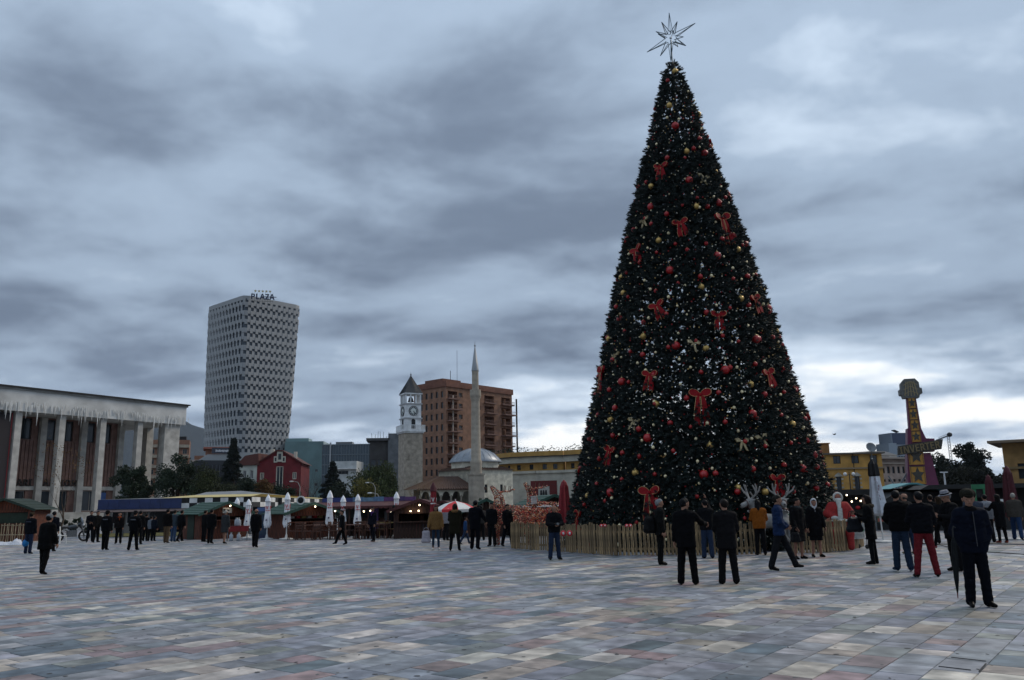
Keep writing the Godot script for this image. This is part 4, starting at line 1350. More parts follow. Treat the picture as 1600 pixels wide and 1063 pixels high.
func bauble(called: String, label: String, r: float, m: Material, group: String) -> Node3D:
	var o := put(called, bauble_mesh(r), m)
	tag(o, label, "bauble", group)
	put("cap", Geo.new().lathe([Vector2(r * 0.2, r * 0.95), Vector2(r * 0.2, r * 1.16), Vector2(0.001, r * 1.18)], 8).tube([Vector3(0, r * 1.16, 0), Vector3(0, r * 1.5, 0)], [r * 0.05], 4), cache.gold_cap, o)
	return o

func ribbon_bow(size: float, tail: float) -> Node3D:
	var red := mat(0.30, 0.006, 0.011, 0.6, "cloth", 1.5)
	red.metallic_specular = 0.25
	var gold := mat(0.62, 0.44, 0.20, 0.45, "", 1, 0.4)
	var o := thing("ribbon_bow", "", "bow")
	for s in [-1, 1]:
		var loop := PackedVector2Array()
		var line := []
		for k in 11:
			var t := k / 10.0
			var a := lerpf(-0.75, 1.25, t)
			var rr := sin(PI * t) * 0.50 + 0.03
			var p := Vector2(s * cos(a) * rr * 1.05, sin(a) * rr + 0.02) * size
			loop.append(p)
			line.append(Vector3(p.x, p.y, 0.068 * size))
		var lp := put("loop", Geo.new().prism(loop, 0.13 * size, Vector3.ZERO, rot(-s * 0.25)), red, o)
		put("gold_edge", Geo.new().tube(line, [0.008 * size], 4), gold, lp, Transform3D(rot(-s * 0.25), Vector3.ZERO))
		var tl := PackedVector2Array([Vector2(s * 0.02, 0.0), Vector2(s * 0.20, -0.1), Vector2(s * 0.36, -0.62 * tail), Vector2(s * 0.34, -0.92 * tail), Vector2(s * 0.20, -0.84 * tail), Vector2(s * 0.07, -0.95 * tail), Vector2(s * 0.03, -0.4 * tail)])
		for i in tl.size():
			tl[i] *= size
		var tp := put("tail", Geo.new().prism(tl, 0.05 * size, Vector3(0, 0, 0.07), Basis(Vector3.RIGHT, 0.12)), red, o)
		for e in [[1, 2, 3], [0, 6, 5]]:
			var l := []
			for q in e:
				l.append(Vector3(tl[q].x, tl[q].y, 0.05 * size))
			put("gold_edge", Geo.new().tube(l, [0.010 * size], 4), gold, tp, Transform3D(Basis(Vector3.RIGHT, 0.12), Vector3(0, 0, 0.05)))
	put("knot", Geo.new().ball(Vector3(0, 0, 0.08 * size), Vector3(0.09, 0.10, 0.09) * size, 8, 6), red, o)
	return o

func christmas_tree() -> void:
	var o := thing("christmas_tree", "giant cone-shaped dark green Christmas tree covered with baubles and bows", "christmas tree", TC)
	var g := Geo.new()
	g.tube([Vector3.ZERO, Vector3(0, 20, 0)], [0.22, 0.06], 8)
	for k in 9:
		var y := 0.8 + 2.1 * k
		var r := cone_r(y) - 0.42
		var ring := []
		for i in 25:
			ring.append(Vector3(cos(TAU * i / 24) * r, y, sin(TAU * i / 24) * r))
		g.tube(ring, [0.025], 4, false)
		for i in 4:
			g.beam(Vector3(0, y, 0), Vector3(cos(i * TAU / 4 + k) * r, y, sin(i * TAU / 4 + k) * r), 0.04, 0.04)
	put("frame", g, M.dark, o)
	# sprigs of artificial needles over the cone
	g = Geo.new()
	for k in 15:
		var t := k / 14.0
		var a := k * 2.399
		var root := Vector3(0, 0, t * 0.22)
		var tip := root + Vector3(cos(a) * 0.12 * (1.15 - t * 0.7), sin(a) * 0.12 * (1.15 - t * 0.7), 0.10)
		var wdt := Vector3(-sin(a), cos(a), 0) * 0.03
		g.tri(root - wdt, root + wdt, tip)
	var sprig := g.mesh()
	var xs := []
	var cs := []
	var holes := FastNoiseLite.new()
	holes.frequency = 0.9
	holes.seed = 4
	while xs.size() < 38000:
		var y := 20.0 * (1.0 - sqrt(rng.randf())) * 1.02
		if y > 19.95: continue
		y = maxf(y, 0.05)
		var a := rng.randf() * TAU
		var thin := smoothstep(3.0, 6.0, y) * (1.0 - smoothstep(8.5, 12.5, y))
		var back := Vector3(cos(a), 0, sin(a))
		var r := cone_r(y) - 0.28 * pow(rng.randf(), 1.5) * minf(1.0, cone_r(y)) + rng.randfn() * 0.03
		var p := back * r + Vector3(0, y, 0)
		if rng.randf() < thin * (0.38 + 0.45 * holes.get_noise_3dv(p * 1.3)):
			continue
		var n := (back + Vector3(rng.randfn() * 0.55, rng.randf_range(-0.55, 0.65), rng.randfn() * 0.55)).normalized()
		var x := Vector3.UP.cross(n).normalized()
		xs.append(Transform3D(Basis(x, n.cross(x), n).rotated(n, rng.randf() * TAU).scaled(Vector3.ONE * rng.randf_range(0.75, 1.3) * (0.75 if y > 16 else 1.0)), p))
		var v := rng.randf_range(0.55, 1.5)
		cs.append(Color(0.0062 * v, 0.0135 * v, 0.0115 * v))
	var nm := mat(1, 1, 1, 0.7)
	nm.vertex_color_use_as_albedo = true
	swarm("needles", sprig, nm, xs, cs, o)
	# star topper of bent wire spikes
	var st := thing("star_topper", "spiky open wire star on the tip of the Christmas tree", "star", TC + Vector3(0, 21.15, 0.0), -0.2)
	var wire := mat(0.05, 0.075, 0.09, 0.4, "", 1, 0.5)
	var L := [[90, 1.05], [62, 0.62], [27, 1.05], [-28, 0.65], [-45, 0.62], [-60, 0.5], [-93, 0.95], [-125, 0.75], [207, 1.02], [163, 0.5], [140, 0.72], [118, 0.68], [75, 0.5], [-20, 0.55]]
	for i in L.size():
		var a := deg_to_rad(L[i][0])
		var zz: float = [0.0, 0.35, 0.0, -0.3, 0.3, 0.1, 0.0, -0.2, 0.0, 0.3, -0.25, 0.35, -0.5, 0.5][i]
		var d := Vector3(cos(a), sin(a), zz).normalized()
		var s := d.cross(Vector3.BACK).normalized()
		var u := d.cross(s)
		var tip: Vector3 = d * L[i][1] * 1.14
		var sp := Geo.new()
		sp.beam(d * 0.2 + s * 0.11, tip, 0.021, 0.021).beam(d * 0.2 - s * 0.11, tip, 0.021, 0.021).beam(d * 0.22 + u * 0.1, tip, 0.02, 0.02)
		put("spike", sp, wire, st)
	put("hub", Geo.new().ball(Vector3.ZERO, Vector3.ONE * 0.06, 8, 6), mat(0.5, 0.55, 0.6, 0.4, "", 1, 0.5), st)
	put("stem", Geo.new().tube([Vector3(0, -1.15, 0), Vector3(0, -0.1, 0)], [0.03], 5), wire, st)
	# baubles
	cache.gold_cap = mat(0.5, 0.4, 0.2, 0.4, "", 1, 0.8)
	var red := mat(0.40, 0.009, 0.011, 0.33, "soft", 2.0)
	var gold := mat(0.62, 0.40, 0.12, 0.32, "soft", 2.0, 0.45)
	var pale := mat(0.78, 0.66, 0.40, 0.3, "", 1, 0.2)
	var big := bauble("red_bauble", "", 0.155, red, "large red baubles")
	var n := 0
	for p in [Vector3(7.696, 10.56, -29.503), Vector3(5.977, 10.043, -29.53), Vector3(9.09, 11.388, -30.76), Vector3(9.759, 8.804, -30.67), Vector3(4.27, 8.5, -30.746), Vector3(8.775, 7.287, -29.127), Vector3(5.881, 7.048, -28.818), Vector3(7.426, 6.07, -28.401), Vector3(4.092, 5.945, -29.895), Vector3(4.868, 12.005, -31.739), Vector3(10.367, 5.589, -30.257), Vector3(8.17, 4.492, -28.171), Vector3(4.692, 3.774, -28.6), Vector3(3.072, 4.432, -31.967), Vector3(6.288, 2.454, -27.609), Vector3(9.804, 2.623, -28.529), Vector3(3.43, 1.949, -29.209), Vector3(2.526, 2.082, -32.33), Vector3(6.812, 16.532, -30.987), Vector3(7.812, 15.268, -30.878), Vector3(7.04, 13.896, -30.29), Vector3(5.647, 12.976, -30.652), Vector3(8.082, 12.928, -30.305), Vector3(8.658, 13.421, -31.068), Vector3(10.593, 3.137, -29.538), Vector3(10.281, 6.88, -30.78)]:
		place_hung(big, p, n, "large red bauble on the ")
		n += 1
	big = bauble("gold_bauble", "", 0.122, gold, "gold baubles")
	n = 0
	for p in [Vector3(5.733, 11.386, -30.047), Vector3(8.62, 10.972, -30.074), Vector3(6.958, 9.267, -29.109), Vector3(9.697, 9.604, -30.995), Vector3(4.467, 9.583, -30.922), Vector3(4.5, 10.366, -31.475), Vector3(8.392, 8.854, -29.319), Vector3(4.891, 7.567, -29.55), Vector3(6.857, 6.89, -28.574), Vector3(3.902, 7.893, -31.51), Vector3(10.059, 7.932, -30.864), Vector3(9.773, 7.12, -29.971), Vector3(5.06, 4.956, -28.69), Vector3(3.637, 4.576, -30.016), Vector3(3.218, 5.02, -32.274), Vector3(8.273, 5.555, -28.463), Vector3(9.748, 4.186, -28.956), Vector3(10.593, 5.42, -30.659), Vector3(6.587, 3.417, -27.794), Vector3(4.215, 2.593, -28.622), Vector3(2.756, 1.855, -30.371), Vector3(7.314, 1.992, -27.431), Vector3(10.963, 3.731, -30.53), Vector3(2.493, 1.952, -32.319), Vector3(7.073, 19.344, -31.705), Vector3(6.707, 17.591, -31.291), Vector3(7.858, 17.402, -31.704), Vector3(7.097, 15.264, -30.654), Vector3(5.745, 13.943, -30.938), Vector3(7.17, 12.688, -29.965), Vector3(8.203, 1.852, -27.531), Vector3(8.182, 14.485, -30.922)]:
		place_hung(big, p, n, "gold bauble on the ")
		n += 1
	big = bauble("small_red_bauble", "", 0.09, red, "small red baubles")
	for k in 170:
		place_hung(big, scatter(k, 170, 0.05), k, "small red bauble on the ")
	big = bauble("pale_bauble", "", 0.052, pale, "small pale gold baubles")
	for k in 290:
		place_hung(big, scatter(k * 1.7 + 0.4, 493, 0.03), k, "small pale gold bauble on the ")
	xs = []
	cs = []
	var tiny := Geo.new().ball(Vector3.ZERO, Vector3.ONE * 0.029, 5, 4).mesh()
	for k in 5000:
		xs.append(Transform3D(Basis(), scatter(k, 5000, rng.randf_range(-0.05, 0.12))))
		cs.append([Color(0.85, 0.78, 0.58), Color(0.65, 0.42, 0.15), Color(0.42, 0.02, 0.02), Color(0.88, 0.84, 0.72)][rng.randi() % 4])
	var tm := mat(1, 1, 1, 0.3)
	tm.vertex_color_use_as_albedo = true
	var fl := swarm("tiny_ornaments", tiny, tm, xs, cs)
	tag(fl, "countless tiny gold and red beads sprinkled over the Christmas tree", "ornaments")
	# bows
	var bow := ribbon_bow(0.58, 1.1)
	n = 0
	for p in [Vector3(5.033, 11.204, -30.706), Vector3(5.433, 8.645, -29.447), Vector3(7.406, 8.108, -28.861), Vector3(8.949, 8.904, -29.691), Vector3(4.986, 6.019, -29.029), Vector3(8.984, 5.983, -28.908), Vector3(3.569, 3.412, -29.621), Vector3(2.458, 1.171, -30.732), Vector3(6.52, 11.959, -29.841), Vector3(6.169, 14.665, -30.799), Vector3(10.255, 7.026, -30.804), Vector3(2.709, 2.817, -32.321), Vector3(8.17, 15.961, -31.565), Vector3(8.66, 2.246, -27.778)]:
		place_bow(bow, p, n, "red and gold ribbon bow on the ", [0.35, 0.4, 0.0, 0.3, -0.1, 0.25, -0.25, -0.1, 0.2, 0.0, 0.2, -0.3, 0.1, 0.0][n % 14])
		n += 1
	bow = ribbon_bow(0.74, 1.6)
	n = 0
	for p in [Vector3(6.469, 5.162, -28.221), Vector3(4.611, 1.885, -28.11), Vector3(11.104, 3.086, -30.481), Vector3(8.075, 12.191, -30.075), Vector3(3.621, 6.573, -31.386), Vector3(10.784, 4.537, -30.587)]:
		place_bow(bow, p, n, "long-tailed large red bow on the ", [0.0, 0.05, 0.3, 0.2, -0.1, 0.3][n])
		n += 1
	# champagne ribbons
	var champ := thing("champagne_ribbon", "", "ribbon", Vector3.ZERO, 0, "champagne coloured ribbons")
	var cm := mat(0.44, 0.34, 0.17, 0.5, "cloth", 1.5)
	for s in [-1, 1]:
		put("loop", Geo.new().prism(PackedVector2Array([Vector2(0, 0), Vector2(s * 0.12, 0.12), Vector2(s * 0.26, 0.1), Vector2(s * 0.2, -0.02)]), 0.06), cm, champ)
		put("tail", Geo.new().prism(PackedVector2Array([Vector2(0, 0), Vector2(s * 0.07, -0.04), Vector2(s * 0.16, -0.34), Vector2(s * 0.08, -0.3), Vector2(s * 0.01, -0.1)]), 0.04), cm, champ)
	n = 0
	for p in [Vector3(4.341, 4.4, -29.072), Vector3(7.658, 3.524, -27.834), Vector3(8.345, 3.655, -28.022), Vector3(6.468, 7.077, -28.664), Vector3(4.007, 7.043, -30.532), Vector3(5.38, 12.428, -30.736), Vector3(7.605, 14.044, -30.419)]:
		place_bow(champ, p, n, "champagne coloured ribbon on the ", 0.2 * (n % 3 - 1))
		n += 1

func scatter(k: float, total: float, lift: float) -> Vector3:   # evenly spread over the front of the cone
	var y := 19.6 * (1.0 - sqrt(fposmod(k * 0.754877 + 0.13, 1.0))) + 0.15
	var a := deg_to_rad(-12.0 + 204.0 * fposmod(k * 0.569840 + 0.37, 1.0))
	var r := cone_r(y) + lift
	var view := atan2(TC.x, -TC.z)
	return TC + rot(-view) * Vector3(cos(a) * r, 0, sin(a) * r) + Vector3(0, y, 0)

func place_hung(o: Node3D, p: Vector3, n: int, words: String) -> void:
	var t := o if n == 0 else dup(o, p, 0, "")
	t.position = p + out_basis(p).z * 0.10
	if words.begins_with("small"): t.scale = Vector3.ONE * rng.randf_range(0.72, 1.2)
	t.set_meta("label", words + where(p))

func place_bow(o: Node3D, p: Vector3, n: int, words: String, tilt: float) -> void:
	var t := o if n == 0 else dup(o, p, 0, "")
	var b := out_basis(p)
	t.transform = Transform3D(b * Basis(Vector3.BACK, tilt), p + b.z * 0.14)
	t.set_meta("label", words + where(p))
	t.set_meta("group", "bows on the Christmas tree")

# ---------------------------------------------------------------- picket fence round the tree
func fence() -> void:
	var o := thing("picket_fence", "low fence of rough pale wooden planks around the Christmas tree", "fence", Vector3.ZERO)
	var mats := []
	for k in 5:
		var v: float = [0.8, 1.0, 1.15, 0.62, 0.92][k]
		mats.append(mat(0.345 * v, 0.252 * v, 0.142 * v, 0.9, "wood", 1.1))
	var planks := []
	for k in 6:
		var w := 0.072 + 0.008 * (k % 3)
		var h: float = [0.93, 0.96, 0.90, 0.95, 0.98, 0.92][k]
		planks.append(Geo.new().prism(PackedVector2Array([Vector2(-w / 2, 0), Vector2(w / 2, 0), Vector2(w / 2, h - 0.012), Vector2(w * 0.2, h), Vector2(-w / 2, h - 0.006)]), 0.02).mesh())
	var runs := [[Vector3(0.154, 0, -34.7), Vector3(-0.149, 0, -31.408)], [Vector3(-0.149, 0, -31.408), Vector3(3.086, 0, -26.236)], [Vector3(3.086, 0, -26.236), Vector3(7.361, 0, -25.386)], [Vector3(8.373, 0, -25.541), Vector3(10.148, 0, -26.123)], [Vector3(10.148, 0, -26.123), Vector3(11.694, 0, -28.405)]]
	var count := 0
	for r in runs:
		var a: Vector3 = r[0]
		var d: Vector3 = r[1] - a
		var L := d.length()
		d = d.normalized()
		var b := Basis(d, Vector3.UP, d.cross(Vector3.UP))
		for y in [0.2, 0.72]:
			put("rail", Geo.new().beam(a + Vector3(0, y, 0) - b.z * 0.03, r[1] + Vector3(0, y, 0) - b.z * 0.03, 0.03, 0.07), mats[0], o)
		var x := 0.0
		while x < L:
			if int(x / 1.2) != int((x - 0.1) / 1.2):
				put("post", Geo.new().box(Vector3(0, 0.46, 0), Vector3(0.06, 0.92, 0.06)), mats[3], o, Transform3D(b, a + d * x - b.z * 0.08))
			var near := absf(fmod(x, 1.2) - 0.6) > 0.42
			put("plank", planks[rng.randi() % 6], mats[rng.randi() % 5], o, Transform3D(b * Basis(Vector3.BACK, rng.randfn() * 0.012), a + d * x + b.z * rng.randf_range(0.0, 0.012) + Vector3(0, rng.randf_range(0.01, 0.03), 0)))
			count += 1
			x += rng.randf_range(0.10, 0.145)
	var sign := mat(0.5, 0.02, 0.03, 0.5)
	for p in [[Vector3(1.667, 0, -27.674), 0.66, 0.13], [Vector3(2.708, 0, -26.038), 0.93, 0.07], [Vector3(3.424, 0, -25.517), 0.93, 0.07]]:
		var t := thing("red_ribbon", "small red and white bow tied to the fence, %s" % ["largest and leftmost", "first on the front top rail", "second on the front top rail"][[0.62, 0.93].find(p[1]) if p[2] > 0.12 else (1 if p[0].x < 3.0 else 2)], "bow", p[0] + Vector3(0, p[1], 0.05), 0, "bows on the fence")
		for s in [-1, 1]:
			put("loop", Geo.new().ball(Vector3(s * p[2] * 0.8, 0, 0), Vector3(p[2] * 0.75, p[2] * 0.75, 0.05), 10, 6), sign, t)
			put("white_centre", Geo.new().ball(Vector3(s * p[2] * 0.8, 0, 0.03), Vector3(p[2] * 0.32, p[2] * 0.4, 0.04), 8, 5), M.white, t)


# ---------------------------------------------------------------- market
func lamp_bulb(label: String, at: Vector3, r := 0.055) -> void:
	if not cache.has("bulb"):
		cache.bulb = Geo.new().ball(Vector3.ZERO, Vector3.ONE, 8, 6).mesh()
		cache.socket = Geo.new().lathe([Vector2(0.5, 0.8), Vector2(0.55, 1.5), Vector2(0.2, 1.7), Vector2(0.08, 3.5), Vector2(0.001, 3.5)], 8).mesh()
	var o := thing("light_bulb", label, "light bulb", at, 0, "lit bulbs hung at the market stalls")
	put("bulb", cache.bulb, M.bulb, o, Transform3D(Basis().scaled(Vector3.ONE * r), Vector3.ZERO))
	put("socket", cache.socket, M.black, o, Transform3D(Basis().scaled(Vector3.ONE * r), Vector3.ZERO))
	var l := OmniLight3D.new()
	l.name = "lamp_light"
	l.light_color = Color(1, 0.9, 0.75)
	l.light_energy = 0.05
	l.light_size = r
	l.omni_range = 30.0
	l.omni_attenuation = 2.0
	l.shadow_enabled = true
	o.add_child(l, true)
	l.position = Vector3(0, 0, r * 1.3)

# a wooden market hut: front towards +z, gable front
func hut(called: String, label: String, at: Vector3, turn: float, w: float, d: float, eave: float, ridge: float, wall: Material, roof: Material, sill := 1.0) -> Node3D:
	var o := thing(called, label, "market stall", at, turn)
	var n := int(w / 0.16)
	var bw := w / n
	for i in n:   # boards of the front: below the counter, and the gable above the opening
		var x := -w / 2 + bw * (i + 0.5)
		put("board", Geo.new().box(Vector3(0, sill / 2, 0), Vector3(bw - 0.012, sill, 0.03)), wall, o, Transform3D(Basis(), Vector3(x, 0, d / 2 + rng.randf() * 0.006)))
		var top := lerpf(ridge, eave, absf(x) / (w / 2)) - 0.06
		put("gable_board", Geo.new().box(Vector3(0, (top + eave - 0.25) / 2, 0), Vector3(bw - 0.012, top - eave + 0.25, 0.03)), wall, o, Transform3D(Basis(), Vector3(x, 0, d / 2 + rng.randf() * 0.006)))
	for s in [-1, 1]:
		put("side_wall", Geo.new().box(Vector3(s * (w / 2 - 0.03), eave / 2, 0), Vector3(0.06, eave, d - 0.04)), wall, o)
		put("corner_post", Geo.new().box(Vector3(s * (w / 2 - 0.12), eave / 2, d / 2 - 0.02), Vector3(0.24, eave, 0.09)), wall, o)
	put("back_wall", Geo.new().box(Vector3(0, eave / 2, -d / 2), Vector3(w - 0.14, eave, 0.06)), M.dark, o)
	put("counter", Geo.new().box(Vector3(0, sill + 0.03, d / 2 + 0.12), Vector3(w - 0.1, 0.05, 0.36)), wall, o)
	var g := Geo.new()
	var over := 0.32
	for s in [-1, 1]:
		var rows := 7
		for k in rows:
			var t0 := k / float(rows)
			var t1 := (k + 1.12) / rows
			var p0 := Vector3(s * lerpf(w / 2 + over, 0, t0), lerpf(eave - over * 0.4, ridge, t0) + 0.05, 0)
			var p1 := Vector3(s * lerpf(w / 2 + over, 0, minf(t1, 1)), lerpf(eave - over * 0.4, ridge, minf(t1, 1)) + 0.02, 0)
			var hz := Vector3(0, 0, d / 2 + 0.4)
			g.quad(p0 + hz, p1 + hz, p1 - hz, p0 - hz)
			g.quad(p0 - Vector3(0, 0.05, 0) + hz, p0 + hz, p0 - hz, p0 - Vector3(0, 0.05, 0) - hz)
		g.beam(Vector3(s * (w / 2 + over), eave - over * 0.4 - 0.02, d / 2 + 0.4), Vector3(0, ridge - 0.02, d / 2 + 0.4), 0.05, 0.14)
	put("roof", g, roof, o)
	return o

func folded_parasol(label: String, at: Vector3, h: float, m: Material, mark: Material, group: String, marked := true, fat := 1.0, top_m: Material = null) -> void:
	var o := thing("folded_parasol", label, "parasol", at, rng.randf() * TAU, group)
	put("base", Geo.new().lathe([Vector2(0.001, 0), Vector2(0.36, 0), Vector2(0.36, 0.05), Vector2(0.08, 0.08), Vector2(0.05, 0.25), Vector2(0.001, 0.25)], 12, Vector3.ZERO, Basis(), false), M.white, o)
	put("pole", Geo.new().tube([Vector3(0, 0.05, 0), Vector3(0, h - 0.1, 0)], [0.028], 8), M.white, o)
	var wob := []
	for k in 16:
		wob.append(1.0 + 0.20 * (1 if k % 2 == 0 else -1) + rng.randf_range(-0.08, 0.08))
	var f := fat
	var low: float = h * 0.28
	var pr := [Vector2(0.10 * f, low), Vector2(0.165 * f, low + 0.05), Vector2(0.185 * f, low + 0.18), Vector2(0.15 * f, h * 0.50), Vector2(0.12 * f, h * 0.62), Vector2(0.118 * f, h * 0.78), Vector2(0.12 * f, h * 0.87)]
	if not marked:
		pr = [Vector2(0.12 * f, low), Vector2(0.19 * f, low + 0.08), Vector2(0.195 * f, h * 0.5), Vector2(0.165 * f, h * 0.68), Vector2(0.14 * f, h * 0.80), Vector2(0.125 * f, h * 0.9)]
	put("canopy", Geo.new().lathe(pr, 16, Vector3.ZERO, Basis(), true, wob), m, o)
	for k in 8:
		var a := TAU * k / 8
		put("hem_flap", Geo.new().prism(PackedVector2Array([Vector2(-0.06, 0.1), Vector2(0.06, 0.1), Vector2(0.035, -0.05 - 0.05 * rng.randf()), Vector2(-0.03, -0.04)]), 0.012, Vector3(cos(a) * 0.155 * f, low, sin(a) * 0.155 * f), rot(PI / 2 - a) * Basis(Vector3.RIGHT, 0.15)), m, o)
	if not marked:
		put("top_cap", Geo.new().lathe([Vector2(0.135 * f, h * 0.87), Vector2(0.13 * f, h * 0.91), Vector2(0.09 * f, h * 0.96), Vector2(0.001, h)], 16, Vector3.ZERO, Basis(), true, [1.0, 0.93]), m, o)
	else: put("top_cap", Geo.new().lathe([Vector2(0.14 * f, h * 0.845), Vector2(0.175 * f, h * 0.85), Vector2(0.12 * f, h * 0.93), Vector2(0.05 * f, h * 0.985), Vector2(0.001, h * 1.01)], 16, Vector3.ZERO, Basis(), true, [1.0, 0.93]), top_m if top_m else m, o)
	put("strap", Geo.new().lathe([Vector2(0.13 * f, h * 0.63), Vector2(0.135 * f, h * 0.64), Vector2(0.13 * f, h * 0.65)], 12), mark if mark else m, o)
	if marked:
		for a in [0.0, 1.6, 3.1, 4.7]:
			var g := Geo.new()
			var b := rot(a - o.rotation.y)
			for s in [-1, 1]:   # a red twin-peaked mark
				g.prism(PackedVector2Array([Vector2(s * 0.01, -0.10), Vector2(s * 0.075, 0.11), Vector2(s * 0.035, 0.11), Vector2(s * 0.005, -0.02)]), 0.01, b * Vector3(0, h * 0.70, 0.148 * f), b)
			put("red_mark", g, mark, o)
			put("hem_mark", Geo.new().lathe([Vector2(0.001, -0.006), Vector2(0.045, -0.006), Vector2(0.045, 0.006), Vector2(0.001, 0.006)], 8, b * Vector3(0, h * 0.43, 0.215 * f), b * Basis(Vector3.RIGHT, PI / 2)), cache.hemm, o)

func chair_proto(m: Material) -> Node3D:
	var o := thing("wooden_chair", "", "chair", Vector3.ZERO, 0, "wooden chairs on the market terrace")
	put("seat", Geo.new().box(Vector3(0, 0.44, 0), Vector3(0.42, 0.04, 0.42)), m, o)
	for x in [-0.18, 0.18]:
		put("leg", Geo.new().beam(Vector3(x, 0, 0.18), Vector3(x, 0.43, 0.18), 0.04, 0.04), m, o)
		put("leg", Geo.new().beam(Vector3(x, 0, -0.2), Vector3(x, 0.9, -0.22), 0.04, 0.04), m, o)
	for y in [0.6, 0.72, 0.85]:
		put("back_slat", Geo.new().box(Vector3(0, y, -0.215), Vector3(0.36, 0.07, 0.02)), m, o)
	return o

func table_proto(m: Material) -> Node3D:
	var o := thing("wooden_table", "", "table", Vector3.ZERO, 0, "wooden tables on the market terrace")
	for k in 5:
		put("plank", Geo.new().box(Vector3(0, 0.73, -0.32 + 0.16 * k), Vector3(1.2, 0.035, 0.15)), m, o)
	for x in [-0.5, 0.5]:
		for z in [-0.3, 0.3]:
			put("leg", Geo.new().beam(Vector3(x, 0, z), Vector3(x, 0.71, z), 0.06, 0.06), m, o)
	return o

func market() -> void:
	var rust := mat(0.13, 0.036, 0.016, 0.85, "wood", 0.8)
	var brown := mat(0.05, 0.02, 0.013, 0.85, "wood", 0.8)
	var green := mat(0.025, 0.075, 0.055, 0.8, "blotch", 0.6)
	var gdark := mat(0.012, 0.03, 0.018, 0.8, "blotch", 0.5)
	var maroon := mat(0.085, 0.022, 0.022, 0.85, "blotch", 0.6)
	var white := mat(0.90, 0.90, 0.92, 0.8, "soft", 1.0)
	var redm := mat(0.45, 0.02, 0.025, 0.7)
	cache.hemm = mat(0.05, 0.02, 0.08, 0.7)
	# dodgem hall: blue board, chequered board, canvas roof
	var a: Vector3 = Vector3(-27.515, 1.64, -55)
	var b: Vector3 = Vector3(-17.393, 1.45, -55)
	var c: Vector3 = Vector3(-18.584, 1.194, -84)
	a.y = 0
	b.y = 0
	c.y = 0
	var o := thing("fairground_hall", "long low fairground hall with blue and chequered black and white front board", "fairground hall", a)
	var d := b - a
	var L := d.length()
	var top := 2.42
	var blue := mat(0.012, 0.028, 0.11, 0.6, "soft", 0.4)
	var split: float = Vector3(-21.988, 1.536, -55).x - a.x
	for k in 8:
		put("blue_panel", Geo.new().box(Vector3(split / 8 * (k + 0.5), top - 0.33, 0), Vector3(split / 8 - 0.015, 0.64, 0.08)), blue, o)
	var nx := 9
	var cw := (L - split) / nx
	for i in nx:
		for j in 2:
			put("check_panel", Geo.new().box(Vector3(split + cw * (i + 0.5), top - 0.17 - 0.325 * j, 0), Vector3(cw - 0.01, 0.32, 0.08)), M.white if (i + j) % 2 == 1 else M.black, o)
	var e := c - b
	var n2 := 14
	for i in n2:
		for j in 2:
			var p := d + e * ((i + 0.5) / n2)
			put("check_panel", Geo.new().box(Vector3(0, 0, 0), Vector3(e.length() / n2 - 0.01, 0.32, 0.08)), M.white if (i + j) % 2 == 0 else M.black, o, Transform3D(rot(-atan2(e.z, e.x)), p + Vector3(0, top - 0.17 - 0.325 * j, 0)))
	var yel := mat(0.55, 0.44, 0.17, 0.7, "soft", 0.4)
	var g := Geo.new()
	var deep := Vector3(-1, 0, -12)
	g.quad(Vector3(split * 0.75, top + 0.03, 0.1), d + Vector3(0, top + 0.03, 0.1), d + Vector3(0, top + 0.22, -2.2), Vector3(split, top + 0.22, -2.2))
	g.quad(d + Vector3(0, top + 0.03, 0.1), d + e + Vector3(0, top + 0.03, 0.1), d + e + Vector3(-2, top + 0.22, -2), d + Vector3(0, top + 0.22, -2.2))
	put("yellow_eave", g, yel, o)
	g = Geo.new()
	g.quad(Vector3(split, top + 0.22, -2.2), d + Vector3(0, top + 0.22, -2.2), d + Vector3(-3, top + 0.55, -7), Vector3(split - 1, top + 0.5, -7))
	g.quad(d + Vector3(0, top + 0.22, -2.2), d + e + Vector3(-2, top + 0.22, -2), d + e + Vector3(-5, top + 0.4, -7), d + Vector3(-3, top + 0.55, -7))
	g.quad(Vector3(0, top, 0), Vector3(split, top, 0), Vector3(split, top + 0.2, -7), Vector3(0, top, -7))
	put("canvas_roof", g, mat(0.20, 0.21, 0.22, 0.8, "blotch", 0.3), o)
	put("floor_edge", Geo.new().box(Vector3(L * 0.45, 0.12, -0.3), Vector3(L * 0.9, 0.2, 0.3)), yel, o)
	put("floor", Geo.new().box(Vector3(L * 0.5, 0.1, -4), Vector3(L, 0.2, 7)), M.dark, o)
	put("back_wall", Geo.new().box(Vector3(L * 0.5, 1.2, -7.2), Vector3(L, 2.4, 0.1)), M.dark, o)
	put("awning_edge", Geo.new().box(Vector3(L * 0.5, top - 0.74, 0.3), Vector3(L, 0.05, 1.1), Basis(Vector3.RIGHT, 0.15)), mat(0.14, 0.10, 0.09, 0.8, "blotch", 0.5), o)
	for k in 7:
		put("post", Geo.new().box(Vector3(L * k / 6.0, (top - 0.6) / 2, -0.1), Vector3(0.12, top - 0.6, 0.12)), M.metal, o)
	for s in [[1.1, 0.85], [2.0, 0.65]]:
		var f := put("ticket_window", Geo.new().box(Vector3(s[0], 1.25, -0.6), Vector3(s[1], 0.95, 0.08)), M.white, o)
		put("pane", Geo.new().box(Vector3(s[0], 1.25, -0.55), Vector3(s[1] - 0.16, 0.75, 0.04)), M.glass, f)
	put("ticket_booth", Geo.new().box(Vector3(1.4, 0.95, -1.0), Vector3(2.6, 1.9, 0.7)), mat(0.30, 0.29, 0.27, 0.8), o)
